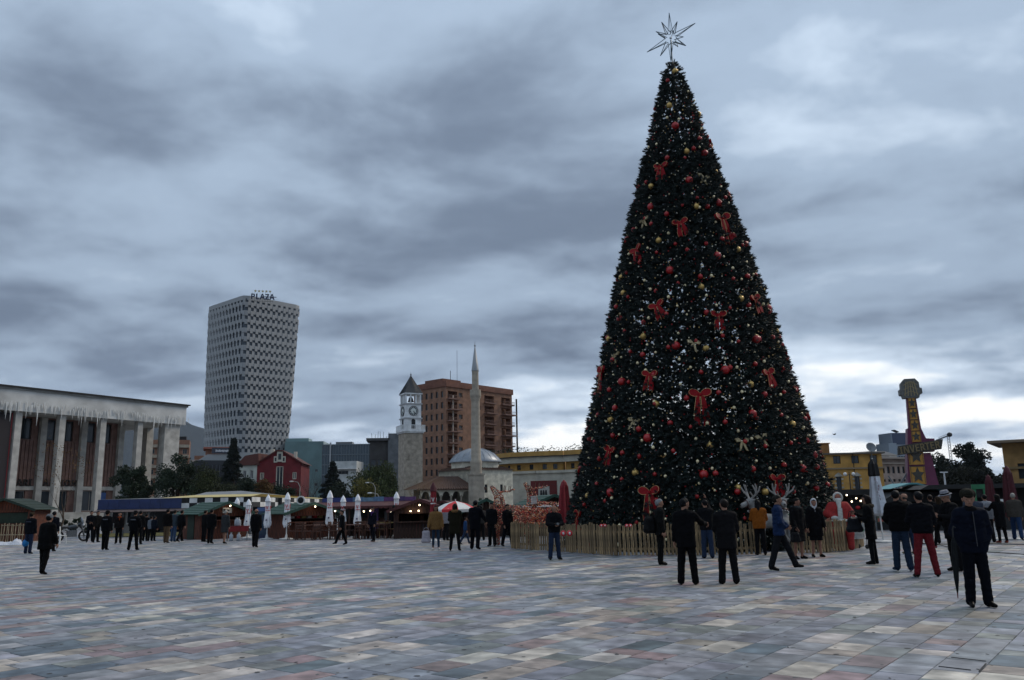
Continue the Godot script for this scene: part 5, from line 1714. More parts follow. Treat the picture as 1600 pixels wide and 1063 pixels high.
	# dodgem cars inside, seen dark under the roof
	for k in 3:
		var car := thing("dodgem_car", "%s bumper car under the blue board" % ["dark red", "dull orange", "dark blue"][k], "bumper car", a + Vector3(2.6 + 1.7 * k, 0.2, -2.2 - 0.4 * k), 0.6 * k)
		put("body", Geo.new().lathe([Vector2(0.6, 0), Vector2(0.66, 0.12), Vector2(0.62, 0.26), Vector2(0.5, 0.42), Vector2(0.3, 0.5), Vector2(0.001, 0.5)], 14, Vector3.ZERO, Basis.from_scale(Vector3(0.8, 1, 1.2))), [redm, mat(0.4, 0.12, 0.02, 0.4), blue][k], car)
		put("bumper", Geo.new().lathe([Vector2(0.66, 0.02), Vector2(0.72, 0.08), Vector2(0.66, 0.18)], 14, Vector3.ZERO, Basis.from_scale(Vector3(0.8, 1, 1.2))), M.black, car)
		put("seat", Geo.new().box(Vector3(0, 0.6, -0.25), Vector3(0.6, 0.5, 0.12)), M.dark, car)
		put("contact_pole", Geo.new().tube([Vector3(0, 0.4, -0.5), Vector3(0, 1.6, -0.6)], [0.02], 5), M.metal, car)
	# huts
	var h := hut("market_hut", "rust-red wooden market hut with green roof at the left edge", Vector3(-30.261, 0, -50.59), 0.10, 3.0, 2.4, 1.95, 2.5, rust, gdark)
	put("shutter", Geo.new().box(Vector3(0, 1.38, 1.1), Vector3(2.5, 0.6, 0.05)), gdark, h)
	lamp_bulb("lit bulb under the gable of the leftmost red hut", h.position + Vector3(-0.15, 2.0, 1.65), 0.055)
	h = hut("market_hut", "wooden market hut with green roof and small white sign beside red table", Vector3(-17.6, 0, -48.912), 0.8, 2.9, 2.6, 1.5, 2.05, rust, green)
	put("door_panel", Geo.new().box(Vector3(-1.46, 0.72, 0.2), Vector3(0.06, 1.4, 0.8)), gdark, h)
	var sg := put("sign", Geo.new().box(Vector3(0.1, 1.58, 1.36), Vector3(0.55, 0.3, 0.03)), mat(0.42, 0.42, 0.4, 0.6), h)
	put("sign_print", Geo.new().box(Vector3(-0.08, 1.59, 1.385), Vector3(0.12, 0.14, 0.02)).box(Vector3(0.12, 1.59, 1.385), Vector3(0.16, 0.08, 0.02)), M.black, sg)
	put("notice", Geo.new().box(Vector3(-0.8, 0.85, 1.37), Vector3(0.3, 0.36, 0.02)), mat(0.6, 0.55, 0.45, 0.7), h)
	put("notice", Geo.new().box(Vector3(0.85, 0.85, 1.37), Vector3(0.26, 0.34, 0.02)), M.white, h)
	lamp_bulb("lit bulb above the small white hut sign", h.position + rot(0.8) * Vector3(0.15, 1.83, 1.6), 0.05)
	h = hut("market_hut", "dark open market hut with green roof between two white parasols", Vector3(-12.229, 0, -47.298), 0.75, 3.0, 2.6, 1.45, 1.9, rust, green, 0.85)
	put("goods_shelf", Geo.new().box(Vector3(0, 1.05, 0.8), Vector3(2.4, 0.06, 0.5)), brown, h)
	for k in 6:
		put("goods", Geo.new().box(Vector3(-0.9 + 0.35 * k, 1.14, 0.85), Vector3(0.22, 0.12, 0.2)), [M.white, redm, yel][k % 3], h)
	lamp_bulb("lit bulb at the dark hut between white parasols", h.position + rot(0.75) * Vector3(0.05, 1.7, 1.7), 0.05)
	# ring sign on the board
	o = thing("round_sign", "round black and white sign standing above the chequered board", "sign", Vector3(-11.946, 2.058, -46.5))
	put("disc", Geo.new().lathe([Vector2(0.001, -0.03), Vector2(0.19, -0.03), Vector2(0.19, 0.03), Vector2(0.001, 0.03)], 18, Vector3.ZERO, Basis(Vector3.RIGHT, PI / 2)), M.black, o)
	put("ring", Geo.new().lathe([Vector2(0.17, -0.045), Vector2(0.24, -0.045), Vector2(0.24, 0.045), Vector2(0.17, 0.045)], 18, Vector3.ZERO, Basis(Vector3.RIGHT, PI / 2), false), M.white, o)
	put("stand", Geo.new().tube([Vector3(0, -1.9, -0.05), Vector3(0, -0.2, -0.05)], [0.03], 5), M.dark, o)
	# long brown shed and its printed blue and purple fascia
	a = Vector3(-11.623, 0, -48.365)
	b = Vector3(-5.924, 0, -46.958)
	d = b - a
	L = d.length()
	o = thing("market_shed", "long brown market shed with maroon awning and blue and purple painted fascia", "market stall", a, -atan2(d.z, d.x))
	put("awning", Geo.new().prism(PackedVector2Array([Vector2(0, 0), Vector2(1.5, 0.28), Vector2(1.5, 0.33), Vector2(0, 0.06)]), L + 0.6, Vector3(L / 2, 1.62, 0.5), rot(PI / 2)), maroon, o)
	for k in int(L / 0.3):
		put("awning_scallop", Geo.new().prism(PackedVector2Array([Vector2(-0.14, 0.06), Vector2(0.14, 0.06), Vector2(0.14, -0.04), Vector2(0, -0.09), Vector2(-0.14, -0.04)]), 0.015, Vector3(0.15 + 0.3 * k, 1.60, 0.52)), maroon, o)
	var cols := [mat(0.016, 0.03, 0.16, 0.6, "soft", 0.5), mat(0.10, 0.20, 0.34, 0.6, "blotch", 1.2), mat(0.14, 0.25, 0.36, 0.6, "blotch", 1.0), mat(0.11, 0.035, 0.15, 0.6, "blotch", 1.0), mat(0.06, 0.03, 0.13, 0.6, "blotch", 1.0)]
	for k in 9:
		put("fascia_panel", Geo.new().box(Vector3(L * (k + 0.5) / 9, 2.0 + 0.03 * (k % 2), -0.95), Vector3(L / 9 - 0.01, 0.32, 0.06)), cols[[0, 0, 0, 1, 2, 1, 3, 4, 3][k]], o)
	put("roof", Geo.new().box(Vector3(L / 2, 1.88, -2.4), Vector3(L, 0.06, 2.8)), M.dark, o)
	put("back_wall", Geo.new().box(Vector3(L / 2, 0.95, -3.6), Vector3(L, 1.9, 0.08)), M.dark, o)
	for k in 6:
		put("post", Geo.new().box(Vector3(L * k / 5.0, 0.85, 0.3), Vector3(0.1, 1.7, 0.1)), brown, o)
	for k in 5:
		put("counter", Geo.new().box(Vector3(L * (k + 0.5) / 5, 0.5, -0.6), Vector3(L / 5 - 0.3, 1.0, 0.5)), brown, o)
	put("round_shield", Geo.new().lathe([Vector2(0.001, -0.03), Vector2(0.2, -0.03), Vector2(0.2, 0.03), Vector2(0.001, 0.03)], 16, Vector3(1.35, 1.15, 0.42), Basis(Vector3.RIGHT, PI / 2)), mat(0.45, 0.5, 0.42, 0.6), o)
	put("curtain", Geo.new().box(Vector3(L * 0.62, 0.95, -0.2), Vector3(0.5, 1.3, 0.05)), mat(0.06, 0.03, 0.12, 0.8), o)
	var bn := 0
	for p in [[523.5, 799], [568.5, 799.5], [578.5, 798.5], [610, 799.5], [628, 800.5], [641.5, 799], [654, 798.5], [655.5, 789.5]]:
		pass
	for p in [Vector3(-9.375, 1.442, -43.5), Vector3(-7.876, 1.397, -43.5), Vector3(-7.543, 1.424, -43.5), Vector3(-6.494, 1.371, -43.5), Vector3(-5.894, 1.328, -43.5), Vector3(-5.383, 1.371, -43), Vector3(-4.971, 1.38, -43), Vector3(-4.808, 1.669, -42)]:
		lamp_bulb("lit bulb along the long brown shed, %s from the left" % ["first", "second", "third", "fourth", "fifth", "sixth", "seventh", "last and highest"][bn], p, 0.043)
		bn += 1
	h = hut("market_hut", "brown gabled market hut at the right end of the long shed", Vector3(-4.911, 0, -44.268), 0.0, 2.7, 2.4, 1.5, 1.95, brown, maroon, 0.8)
	h = hut("market_hut", "maroon-roofed hut behind the red and white parasol", Vector3(-3.654, 0, -45.378), -0.1, 2.6, 2.4, 1.4, 1.85, brown, maroon, 0.8)
	h = hut("market_hut", "small green-roofed hut beside the left wire reindeer", Vector3(-1.615, 0, -44.373), 0.1, 2.0, 2.2, 1.4, 1.9, brown, green, 0.8)
	h = hut("market_hut", "green-roofed market hut behind the lit wire reindeer", Vector3(1.563, 0, -44.546), 0.25, 3.6, 3.0, 1.35, 2.05, brown, green, 0.9)
	for k in 4:
		o = thing("gooseneck_lamp", "white tube lamp on the green-roofed hut, %s of four" % ["first from left", "second from left", "third from left", "last"][k], "lamp", [Vector3(0.523, 1.475, -38), Vector3(1.397, 1.516, -38), Vector3(2.068, 1.506, -37), Vector3(2.549, 1.497, -37)][k], 0.1, "tube lamps on the green-roofed hut")
		put("tube", Geo.new().tube([Vector3(-0.2, 0, 0), Vector3(-0.12, 0.03, 0), Vector3(0.22, 0, 0)], [0.02, 0.032, 0.03], 6), mat(0.85, 0.86, 0.88, 0.3), o)
		put("bracket", Geo.new().tube([Vector3(-0.2, 0, 0), Vector3(-0.25, 0.1, 0), Vector3(-0.25, 0.1, -0.4)], [0.014], 5), M.metal, o)
	# parasols
	var names := ["half hidden white folded parasol, leftmost", "white folded parasol behind the dark man with bald head", "white folded parasol beside the blue cabinet, third from left", "tallest left white folded parasol with red mark, before the dark hut", "tall white folded parasol left of the man walking away", "white folded parasol behind the walking man's head", "white folded parasol over the brown chairs", "white folded parasol over the yellow wooden benches"]
	var i := 0
	for p in [[Vector3(-17.382, 0, -52.153), Vector3(-17.106, 2.326, -51).y], [Vector3(-15.45, 0, -48.362), Vector3(-15.111, 2.19, -47).y], [Vector3(-13.563, 0, -45.792), Vector3(-13.439, 2.386, -45).y], [Vector3(-12.351, 0, -45.247), Vector3(-12.425, 2.471, -45.2).y], [Vector3(-10.089, 0, -45.444), Vector3(-10.094, 2.534, -45.5).y], [Vector3(-9.783, 0, -47.475), Vector3(-9.941, 2.279, -48).y], [Vector3(-8.684, 0, -46.06), Vector3(-8.904, 2.321, -47).y], [Vector3(-6.661, 0, -46.863), Vector3(-6.774, 2.423, -47).y]]:
		folded_parasol(names[i], p[0], p[1], white, redm, "white folded parasols of the market")
		i += 1
	var crim := mat(0.30, 0.012, 0.022, 0.75, "cloth", 1.0)
	var burg := mat(0.085, 0.008, 0.016, 0.8, "cloth", 1.0)
	folded_parasol("dark red and white folded parasol behind the girl in tan parka", Vector3(-3.855, 0, -39.333), 2.7, crim, M.white, "", true, 1.0, burg)
	folded_parasol("bright red folded parasol left of the Christmas tree", Vector3(2.105, 0, -35.592), Vector3(2.188, 2.621, -37).y, crim, null, "", false, 1.2)
	folded_parasol("burgundy folded parasol right of the green sign", Vector3(17.932, 0.006, -31.5) * Vector3(1, 0, 1), Vector3(18.158, 2.407, -31.5).y, burg, null, "burgundy folded parasols", false, 0.9)
	folded_parasol("taller burgundy folded parasol near the right edge", Vector3(18.374, 0.018, -31) * Vector3(1, 0, 1), Vector3(18.654, 2.711, -31).y, burg, null, "burgundy folded parasols", false, 1.0)
	o = thing("folded_parasol", "white folded parasol with black top leaning beside the Santa figure", "parasol", Vector3(13.466, 0, -30.908), 0)
	var wt: float = Vector3(13.55, 3.069, -31).y
	var wb := []
	for k in 14: wb.append(1.0 + 0.16 * (1 if k % 2 == 0 else -1))
	var tb := Basis(Vector3.BACK, 0.035)
	put("pole", Geo.new().tube([Vector3(0, 0, 0), tb * Vector3(0, wt, 0)], [0.03], 8), M.white, o)
	put("base", Geo.new().lathe([Vector2(0.001, 0), Vector2(0.34, 0), Vector2(0.34, 0.05), Vector2(0.05, 0.09), Vector2(0.001, 0.09)], 12, Vector3.ZERO, Basis(), false), M.white, o)
	put("canopy", Geo.new().lathe([Vector2(0.12, 0.95), Vector2(0.24, 1.05), Vector2(0.27, 1.35), Vector2(0.20, 1.9), Vector2(0.16, wt * 0.78)], 14, Vector3.ZERO, tb, true, wb), mat(0.62, 0.65, 0.70, 0.8, "soft", 1.0), o)
	put("black_top", Geo.new().lathe([Vector2(0.165, wt * 0.78), Vector2(0.19, wt * 0.80), Vector2(0.15, wt * 0.93), Vector2(0.001, wt)], 14, Vector3.ZERO, tb, true, wb), M.black, o)
	g = Geo.new()
	for k in 7:
		g.prism(PackedVector2Array([Vector2(0, 0), Vector2(0.05, 0.03), Vector2(0.03, 0.12), Vector2(-0.02, 0.1)]), 0.012, tb * Vector3(-0.04 + 0.02 * sin(k * 2.0), 1.5 + 0.12 * k, 0.245 - 0.012 * k), Basis(Vector3.BACK, 0.4 * sin(k * 1.3)))
	put("faded_print", g, mat(0.25, 0.2, 0.22, 0.8), o)
	# open red and white parasol
	o = thing("open_parasol", "open red and white parasol with printed panels behind the woman in olive coat", "parasol", Vector3(-2.643, 0.08, -37) * Vector3(1, 0, 1), 0.2)
	var ph: float = Vector3(-2.633, 1.817, -37).y
	var R := 0.98
	for k in 8:
		var a0 := TAU * k / 8
		var a1 := TAU * (k + 1) / 8
		g = Geo.new()
		var p0 := Vector3(cos(a0) * R, ph - 0.36, sin(a0) * R)
		var p1 := Vector3(cos(a1) * R, ph - 0.36, sin(a1) * R)
		var m0 := Vector3(cos(a0) * R * 0.5, ph - 0.12, sin(a0) * R * 0.5)
		var m1 := Vector3(cos(a1) * R * 0.5, ph - 0.12, sin(a1) * R * 0.5)
		g.quad(p1, p0, m0, m1)
		g.tri(m1, m0, Vector3(0, ph, 0))
		g.quad(p1 - Vector3(0, 0.12, 0), p0 - Vector3(0, 0.12, 0), p0, p1)
		var pn := put("panel", g, mat(0.48, 0.018, 0.022, 0.7) if k % 2 == 0 else M.white, o)
		var mid := (p0 + p1) / 2 * Vector3(0.86, 1, 0.86) + Vector3(0, 0.055, 0)
		var dir := Vector3(mid.x, 0, mid.z).normalized()
		g = Geo.new()
		for q in 5:
			g.box(mid + dir.cross(Vector3.UP) * (-0.2 + 0.1 * q), Vector3(0.06, 0.012, 0.11 + 0.03 * (q % 2)), Basis(Vector3.UP, atan2(dir.x, dir.z)) * Basis(Vector3.RIGHT, 0.4))
		put("panel_print", g, M.white if k % 2 == 0 else redm, pn)
	put("pole", Geo.new().tube([Vector3.ZERO, Vector3(0, ph + 0.08, 0)], [0.025], 6), M.white, o)
	# tables, chairs, benches
	var ch := chair_proto(mat(0.10, 0.035, 0.018, 0.7, "wood", 1.5))
	var tb2 := table_proto(mat(0.12, 0.04, 0.02, 0.7, "wood", 1.0))
	i = 0
	for p in [Vector3(-10.996, 0, -44.639), Vector3(-9.914, 0, -43.763), Vector3(-8.537, 0, -43.534), Vector3(-7.826, 0, -43.997), Vector3(-7.245, 0, -44.132)]:
		var words: String = ["behind the tallest left parasol base", "left of the tall middle parasol", "right of the man walking left", "behind the man in purple scarf", "nearest the yellow benches"][i]
		var t := tb2 if i == 0 else dup(tb2, p, 0, "")
		t.position = p
		t.rotation.y = rng.randf_range(-0.3, 0.3)
		t.set_meta("label", "dark wooden terrace table " + words)
		for k in 4:
			var cc := ch if i == 0 and k == 0 else dup(ch, p, 0, "")
			cc.position = p + Vector3([-0.85, 0.85, -0.3, 0.35][k], 0, [0.05, -0.05, 0.62, -0.62][k])
			cc.rotation.y = [PI / 2, -PI / 2, PI, 0.0][k] + rng.randf_range(-0.3, 0.3)
			cc.set_meta("label", "dark wooden chair at the %s side of the table %s" % [["left", "right", "near", "far"][k], words])
		i += 1
	for k in 2:
		o = thing("wooden_bench", "yellowish wooden beer bench %s the right white parasol" % ["left of", "right of"][k], "bench", [Vector3(-6.871, 0, -45.199), Vector3(-5.904, 0, -45.164)][k], 0.05)
		var bw := mat(0.32, 0.24, 0.09, 0.8, "wood", 1.0)
		put("table_top", Geo.new().box(Vector3(0, 0.78, 0), Vector3(1.15, 0.05, 0.5)), bw, o)
		put("seat", Geo.new().box(Vector3(0, 0.46, 0.5), Vector3(1.15, 0.04, 0.26)), bw, o)
		for x in [-0.48, 0.48]:
			put("leg", Geo.new().beam(Vector3(x, 0, 0.55), Vector3(x, 0.76, -0.1), 0.05, 0.05).beam(Vector3(x, 0, -0.3), Vector3(x, 0.76, 0.15), 0.05, 0.05), bw, o)
	# red table with bottles and jars, freezer, cabinet
	o = thing("red_table", "table under red cloth with jars beside the hut sign", "table", Vector3(-14.803, 0, -44.756), 0.2)
	g = Geo.new()
	g.box(Vector3(0, 0.72, 0), Vector3(1.1, 0.03, 0.6))
	put("table_top", g, brown, o)
	put("tablecloth", Geo.new().box(Vector3(0, 0.62, 0.31), Vector3(1.14, 0.28, 0.02)).box(Vector3(0, 0.745, 0), Vector3(1.14, 0.02, 0.64)), mat(0.25, 0.012, 0.015, 0.8, "cloth", 1), o)
	for x in [-0.5, 0.5]:
		put("leg", Geo.new().beam(Vector3(x, 0, 0.25), Vector3(x, 0.7, 0.25), 0.05, 0.05), M.metal, o)
	for k in 4:
		var j := thing("glass_jar", "clear glass jar %s the red table" % ["on the left of", "left of centre on", "standing under", "leaning against the front of"][k], "jar", o.position + [Vector3(-0.1, 0.755, 0), Vector3(0.05, 0.755, 0.1), Vector3(-0.2, 0.0, 0.45), Vector3(0.2, 0, 0.45)][k])
		put("glass", Geo.new().lathe([Vector2(0.001, 0), Vector2(0.1, 0.0), Vector2(0.11, 0.05), Vector2(0.11, 0.3), Vector2(0.05, 0.36), Vector2(0.05, 0.4), Vector2(0.001, 0.4)], 10), mat(0.25, 0.27, 0.30, 0.2), j)
		put("lid", Geo.new().lathe([Vector2(0.055, 0.4), Vector2(0.055, 0.44), Vector2(0.001, 0.44)], 10), M.metal, j)
	o = thing("drinks_cooler", "blue drinks cabinet behind the bald dark-coated man", "fridge", Vector3(-14.158, 0, -46.894), 0.1)
	put("cabinet", Geo.new().box(Vector3(0, 0.85, -0.2), Vector3(0.62, 1.7, 0.6)), mat(0.012, 0.025, 0.07, 0.5), o)
	put("door_glass", Geo.new().box(Vector3(0, 0.85, 0.11), Vector3(0.52, 1.3, 0.02)), mat(0.03, 0.055, 0.09, 0.15), o)
	put("sign_top", Geo.new().box(Vector3(0, 1.6, 0.12), Vector3(0.6, 0.2, 0.02)), mat(0.05, 0.10, 0.24, 0.5), o)
	o = thing("red_bin", "red box beside a blue one near the tan parka girl", "crate", Vector3(-5.089, 0, -44.353), 0.1)
	put("body", Geo.new().box(Vector3(0, 0.31, 0), Vector3(0.4, 0.62, 0.35)), mat(0.24, 0.015, 0.02, 0.6, "soft", 1), o)
	put("rim", Geo.new().box(Vector3(0, 0.64, 0), Vector3(0.44, 0.05, 0.39)), redm, o)
	o = thing("blue_bin", "bright blue upright box beside the red one", "crate", Vector3(-4.769, 0, -44.201), 0.1)
	put("body", Geo.new().box(Vector3(0, 0.31, 0), Vector3(0.22, 0.62, 0.35)), mat(0.02, 0.16, 0.36, 0.6, "soft", 1), o)
	put("rim", Geo.new().box(Vector3(0, 0.64, 0), Vector3(0.26, 0.05, 0.39)), mat(0.02, 0.12, 0.30, 0.6), o)
	# right-hand stalls
	var black := mat(0.012, 0.013, 0.014, 0.8, "blotch", 0.6)
	o = thing("turquoise_stall", "dark market stall with turquoise sloping canvas roof behind the men", "market stall", Vector3(20.152, -0.255, -42) * Vector3(1, 0, 1), -0.05)
	put("roof", Geo.new().prism(PackedVector2Array([Vector2(-1.0, 0.0), Vector2(0.0, 0.28), Vector2(0.35, 0.28), Vector2(2.3, -0.32), Vector2(2.2, -0.38), Vector2(0.3, 0.2), Vector2(0, 0.2)]), 2.4, Vector3(-0.2, Vector3(20.513, 2.284, -42).y - 0.26, -1.2)), mat(0.10, 0.30, 0.32, 0.6, "soft", 0.6), o)
	put("black_awning", Geo.new().prism(PackedVector2Array([Vector2(-2.0, -0.5), Vector2(-0.9, 0.05), Vector2(1.9, -0.02), Vector2(2.6, -0.4)]), 2.2, Vector3(-0.1, Vector3(20.487, 2.062, -42).y - 0.25, -0.7)), black, o)
	put("back_wall", Geo.new().box(Vector3(0, 0.9, -2.2), Vector3(5.2, 1.8, 0.1)), black, o)
	put("counter", Geo.new().box(Vector3(0, 0.5, -0.4), Vector3(4.6, 1.0, 0.4)), black, o)
	put("poster", Geo.new().box(Vector3(-1.75, 0.62, -0.18), Vector3(0.4, 0.5, 0.03)), mat(0.10, 0.14, 0.09, 0.6, "blotch", 2.0), o)
	put("poster", Geo.new().box(Vector3(-1.75, 0.5, -0.15), Vector3(0.34, 0.16, 0.03)), mat(0.4, 0.1, 0.08, 0.6), o)
	for x in [-2.2, 2.2]:
		put("post", Geo.new().box(Vector3(x, 0.95, 0.2), Vector3(0.1, 1.9, 0.1)), M.metal, o)
	put("inner_frame", Geo.new().box(Vector3(1.0, 1.5, -1.2), Vector3(1.2, 0.5, 0.05)), mat(0.10, 0.16, 0.2, 0.4), o)
	o = thing("dark_stall", "long black-fronted stall with bulbs behind the Santa figure", "market stall", Vector3(18.011, -0.288, -44) * Vector3(1, 0, 1), 0.05)
	put("roof", Geo.new().prism(PackedVector2Array([Vector2(-2.6, 0), Vector2(-2.4, 0.3), Vector2(2.4, 0.3), Vector2(2.6, 0)]), 3, Vector3(0, 1.75, -1.2)), black, o)
	put("counter", Geo.new().box(Vector3(0, 0.5, 0), Vector3(4.8, 1.0, 0.4)), black, o)
	put("back_wall", Geo.new().box(Vector3(0, 0.9, -2.4), Vector3(5, 1.8, 0.1)), black, o)
	for k in 9:
		put("goods", Geo.new().ball(Vector3(-1.9 + 0.47 * k, 1.1, 0.05), Vector3(0.14, 0.1, 0.12), 7, 5), [redm, M.white, yel, green][k % 4], o)
	bn = 0
	for p in [Vector3(15.804, 1.643, -42), Vector3(16.174, 1.479, -42), Vector3(16.909, 1.433, -42), Vector3(17.15, 1.586, -42), Vector3(17.362, 1.456, -42), Vector3(17.561, 1.516, -42), Vector3(16.684, 1.753, -42)]:
		lamp_bulb("lit bulb round the Santa figure, %s" % ["leftmost by the bow", "second from left", "low right of his head", "high right of his head", "third right of his head", "rightmost, near the white parasol", "just over his hood"][bn], p, 0.043)
		bn += 1
	o = thing("dark_stall", "black open-fronted stall at the right edge behind the burgundy parasols", "market stall", Vector3(22.897, -0.174, -40) * Vector3(1, 0, 1), -0.1)
	put("roof", Geo.new().prism(PackedVector2Array([Vector2(-3.4, 0), Vector2(-3, 0.2), Vector2(3.2, 0.2), Vector2(3.5, 0)]), 3, Vector3(0, 1.95, -1.2)), black, o)
	put("counter", Geo.new().box(Vector3(0, 0.5, 0), Vector3(6.6, 1.0, 0.4)), black, o)
	put("back_wall", Geo.new().box(Vector3(0, 1.0, -2.4), Vector3(6.8, 2.0, 0.1)), black, o)
	put("white_box", Geo.new().box(Vector3(0.1, 1.25, 0.1), Vector3(0.5, 0.35, 0.3)), M.white, o)
	put("red_crate", Geo.new().box(Vector3(-1.2, 0.75, 0.3), Vector3(0.4, 0.4, 0.2)), redm, o)
	o = thing("green_sign", "tall green sign board with a dark opening behind the capped man", "sign", Vector3(18.371, 0.008, -33) * Vector3(1, 0, 1), -0.2)
	var gs := mat(0.02, 0.17, 0.07, 0.6, "soft", 1.0)
	var gy: float = Vector3(18.64, 2.05, -33).y
	put("upright", Geo.new().box(Vector3(-0.2, gy / 2, 0), Vector3(0.13, gy, 0.06)), gs, o)
	put("upright", Geo.new().box(Vector3(0.2, gy / 2, 0), Vector3(0.15, gy, 0.06)), gs, o)
	put("head_board", Geo.new().box(Vector3(0, gy - 0.09, 0.01), Vector3(0.56, 0.18, 0.07)), gs, o)
	put("board", Geo.new().box(Vector3(0, gy * 0.32, -0.01), Vector3(0.3, gy * 0.64, 0.03)), gs, o)
	put("dark_opening", Geo.new().box(Vector3(0, gy - 0.34, -0.02), Vector3(0.26, 0.34, 0.03)), M.black, o)

func fairground() -> void:
	var Z := 70.0
	var o := thing("pendulum_ride", "tall fairground pendulum ride with gold star panels and dark carved name board", "fairground ride", Vector3(34.211, 0, -70), -0.30)
	var gold := mat(0.42, 0.205, 0.022, 0.5, "soft", 0.6)
	var purple := mat(0.12, 0.012, 0.055, 0.55, "soft", 0.4)
	var dk := mat(0.045, 0.04, 0.03, 0.6, "blotch", 0.8)
	var yb := 5.209
	var ys := 6.027
	var yt := 9.955
	var ye := 11.56
	# arm is leaned back to the left, as the camera sees it
	put("pedestal", Geo.new().prism(PackedVector2Array([Vector2(-1.25, 0), Vector2(1.6, 0), Vector2(0.95, yb), Vector2(-0.85, yb)]), 1.4, Vector3(0, 0, -0.7)), purple, o)
	for k in 3:
		var y := 1.0 + 1.62 * k
		panel_star(o, Vector3(-0.25 + 0.02 * k, y + 0.75, 0.06), 1.15, 1.5, gold, dk)
	put("collar", Geo.new().prism(PackedVector2Array([Vector2(-0.8, yb + 0.1), Vector2(1.3, yb + 0.1), Vector2(1.4, ys + 0.35), Vector2(0.75, ys + 0.4), Vector2(0.45, ys + 1.3), Vector2(-0.6, ys + 1.3)]), 1.2, Vector3(0, 0, -0.7)), purple, o)
	var nb := put("name_board", Geo.new().prism(PackedVector2Array([Vector2(-1.65, yb - 0.15), Vector2(1.75, yb + 0.25), Vector2(1.95, ys + 0.25), Vector2(-1.55, ys - 0.2)]), 0.35, Vector3(0, 0, 0.2)), dk, o)
	var tm := letters("INVERTER", 0.56, 0.1)
	put("name_letters", tm, mat(0.13, 0.095, 0.04, 0.5), nb, Transform3D(Basis(Vector3.BACK, 0.115).scaled(Vector3(0.86, 1.05, 1)), Vector3(0.1, (yb + ys) / 2 + 0.02, 0.42)))
	var lean := (34.211 - 34.268)
	var q := PackedVector2Array([Vector2(-0.52, ys), Vector2(0.52, ys), Vector2(0.38 + lean, yt), Vector2(-0.34 + lean, yt)])
	put("arm", Geo.new().prism(q, 0.7, Vector3(0, 0, -0.4)), purple, o)
	for k in 4:
		var t := (k + 0.5) / 4.0
		panel_star(o, Vector3(lean * t, lerpf(ys + 0.1, yt, t), -0.01), lerpf(0.74, 0.56, t), (yt - ys) / 4.0 * 0.93, gold, dk)
	var hx := lean + 0.02
	put("counterweight", Geo.new().prism(PackedVector2Array([Vector2(hx - 0.62, yt - 0.05), Vector2(hx + 0.62, yt - 0.05), Vector2(hx + 0.68, yt + 0.2), Vector2(hx + 0.9, yt + 0.3), Vector2(hx + 0.88, yt + 0.75), Vector2(hx + 0.72, yt + 0.8), Vector2(hx + 0.7, ye - 0.35), Vector2(hx + 0.42, ye), Vector2(hx - 0.42, ye), Vector2(hx - 0.72, ye - 0.35), Vector2(hx - 0.72, yt + 0.8), Vector2(hx - 0.88, yt + 0.7), Vector2(hx - 0.86, yt + 0.25), Vector2(hx - 0.68, yt + 0.2)]), 1.0, Vector3(0, 0, -0.4)), mat(0.12, 0.12, 0.115, 0.6, "blotch", 1.0), o)
	var g := Geo.new()
	for k in 5:
		g.beam(Vector3(hx - 0.5 + 0.25 * k, yt + 0.12, 0.13), Vector3(hx - 0.3 + 0.15 * k, ye - 0.25, 0.13), 0.06, 0.06)
	for k in 3:
		g.beam(Vector3(hx - 0.55, yt + 0.25 + 0.4 * k, 0.12), Vector3(hx, yt + 0.55 + 0.4 * k, 0.12), 0.05, 0.05).beam(Vector3(hx + 0.55, yt + 0.25 + 0.4 * k, 0.12), Vector3(hx, yt + 0.55 + 0.4 * k, 0.12), 0.05, 0.05)
	put("relief", g, mat(0.24, 0.19, 0.10, 0.5), o)
	put("brace", Geo.new().beam(Vector3(-0.9, 3.6, -0.9), Vector3(-3.0, 0.4, -0.9), 0.14, 0.14).beam(Vector3(-1.0, 0.6, -1), Vector3(-2.4, 3.4, -1), 0.1, 0.1), M.metal, o)

func panel_star(o: Node3D, at: Vector3, w: float, h: float, gold: Material, dk: Material) -> void:
	var p := put("gold_panel", Geo.new().box(at, Vector3(w, h, 0.12)), gold, o)
	var pt := PackedVector2Array()
	for k in 10:
		var r := 0.45 if k % 2 == 0 else 0.22
		pt.append(Vector2(sin(TAU * k / 10) * r * w, cos(TAU * k / 10) * r * h))
	put("dark_star", Geo.new().prism(pt, 0.06, at + Vector3(0, 0, 0.08)), dk, p)
	put("dark_rule", Geo.new().box(at + Vector3(0, h * 0.48, 0.07), Vector3(w, h * 0.04, 0.04)).box(at + Vector3(-w * 0.44, 0, 0.07), Vector3(0.03, h * 0.9, 0.04)).box(at + Vector3(w * 0.44, 0, 0.07), Vector3(0.03, h * 0.9, 0.04)), dk, p)


# ---------------------------------------------------------------- figures: bones joined by a smooth minimum, meshed as surface nets
var folds := FastNoiseLite.new()

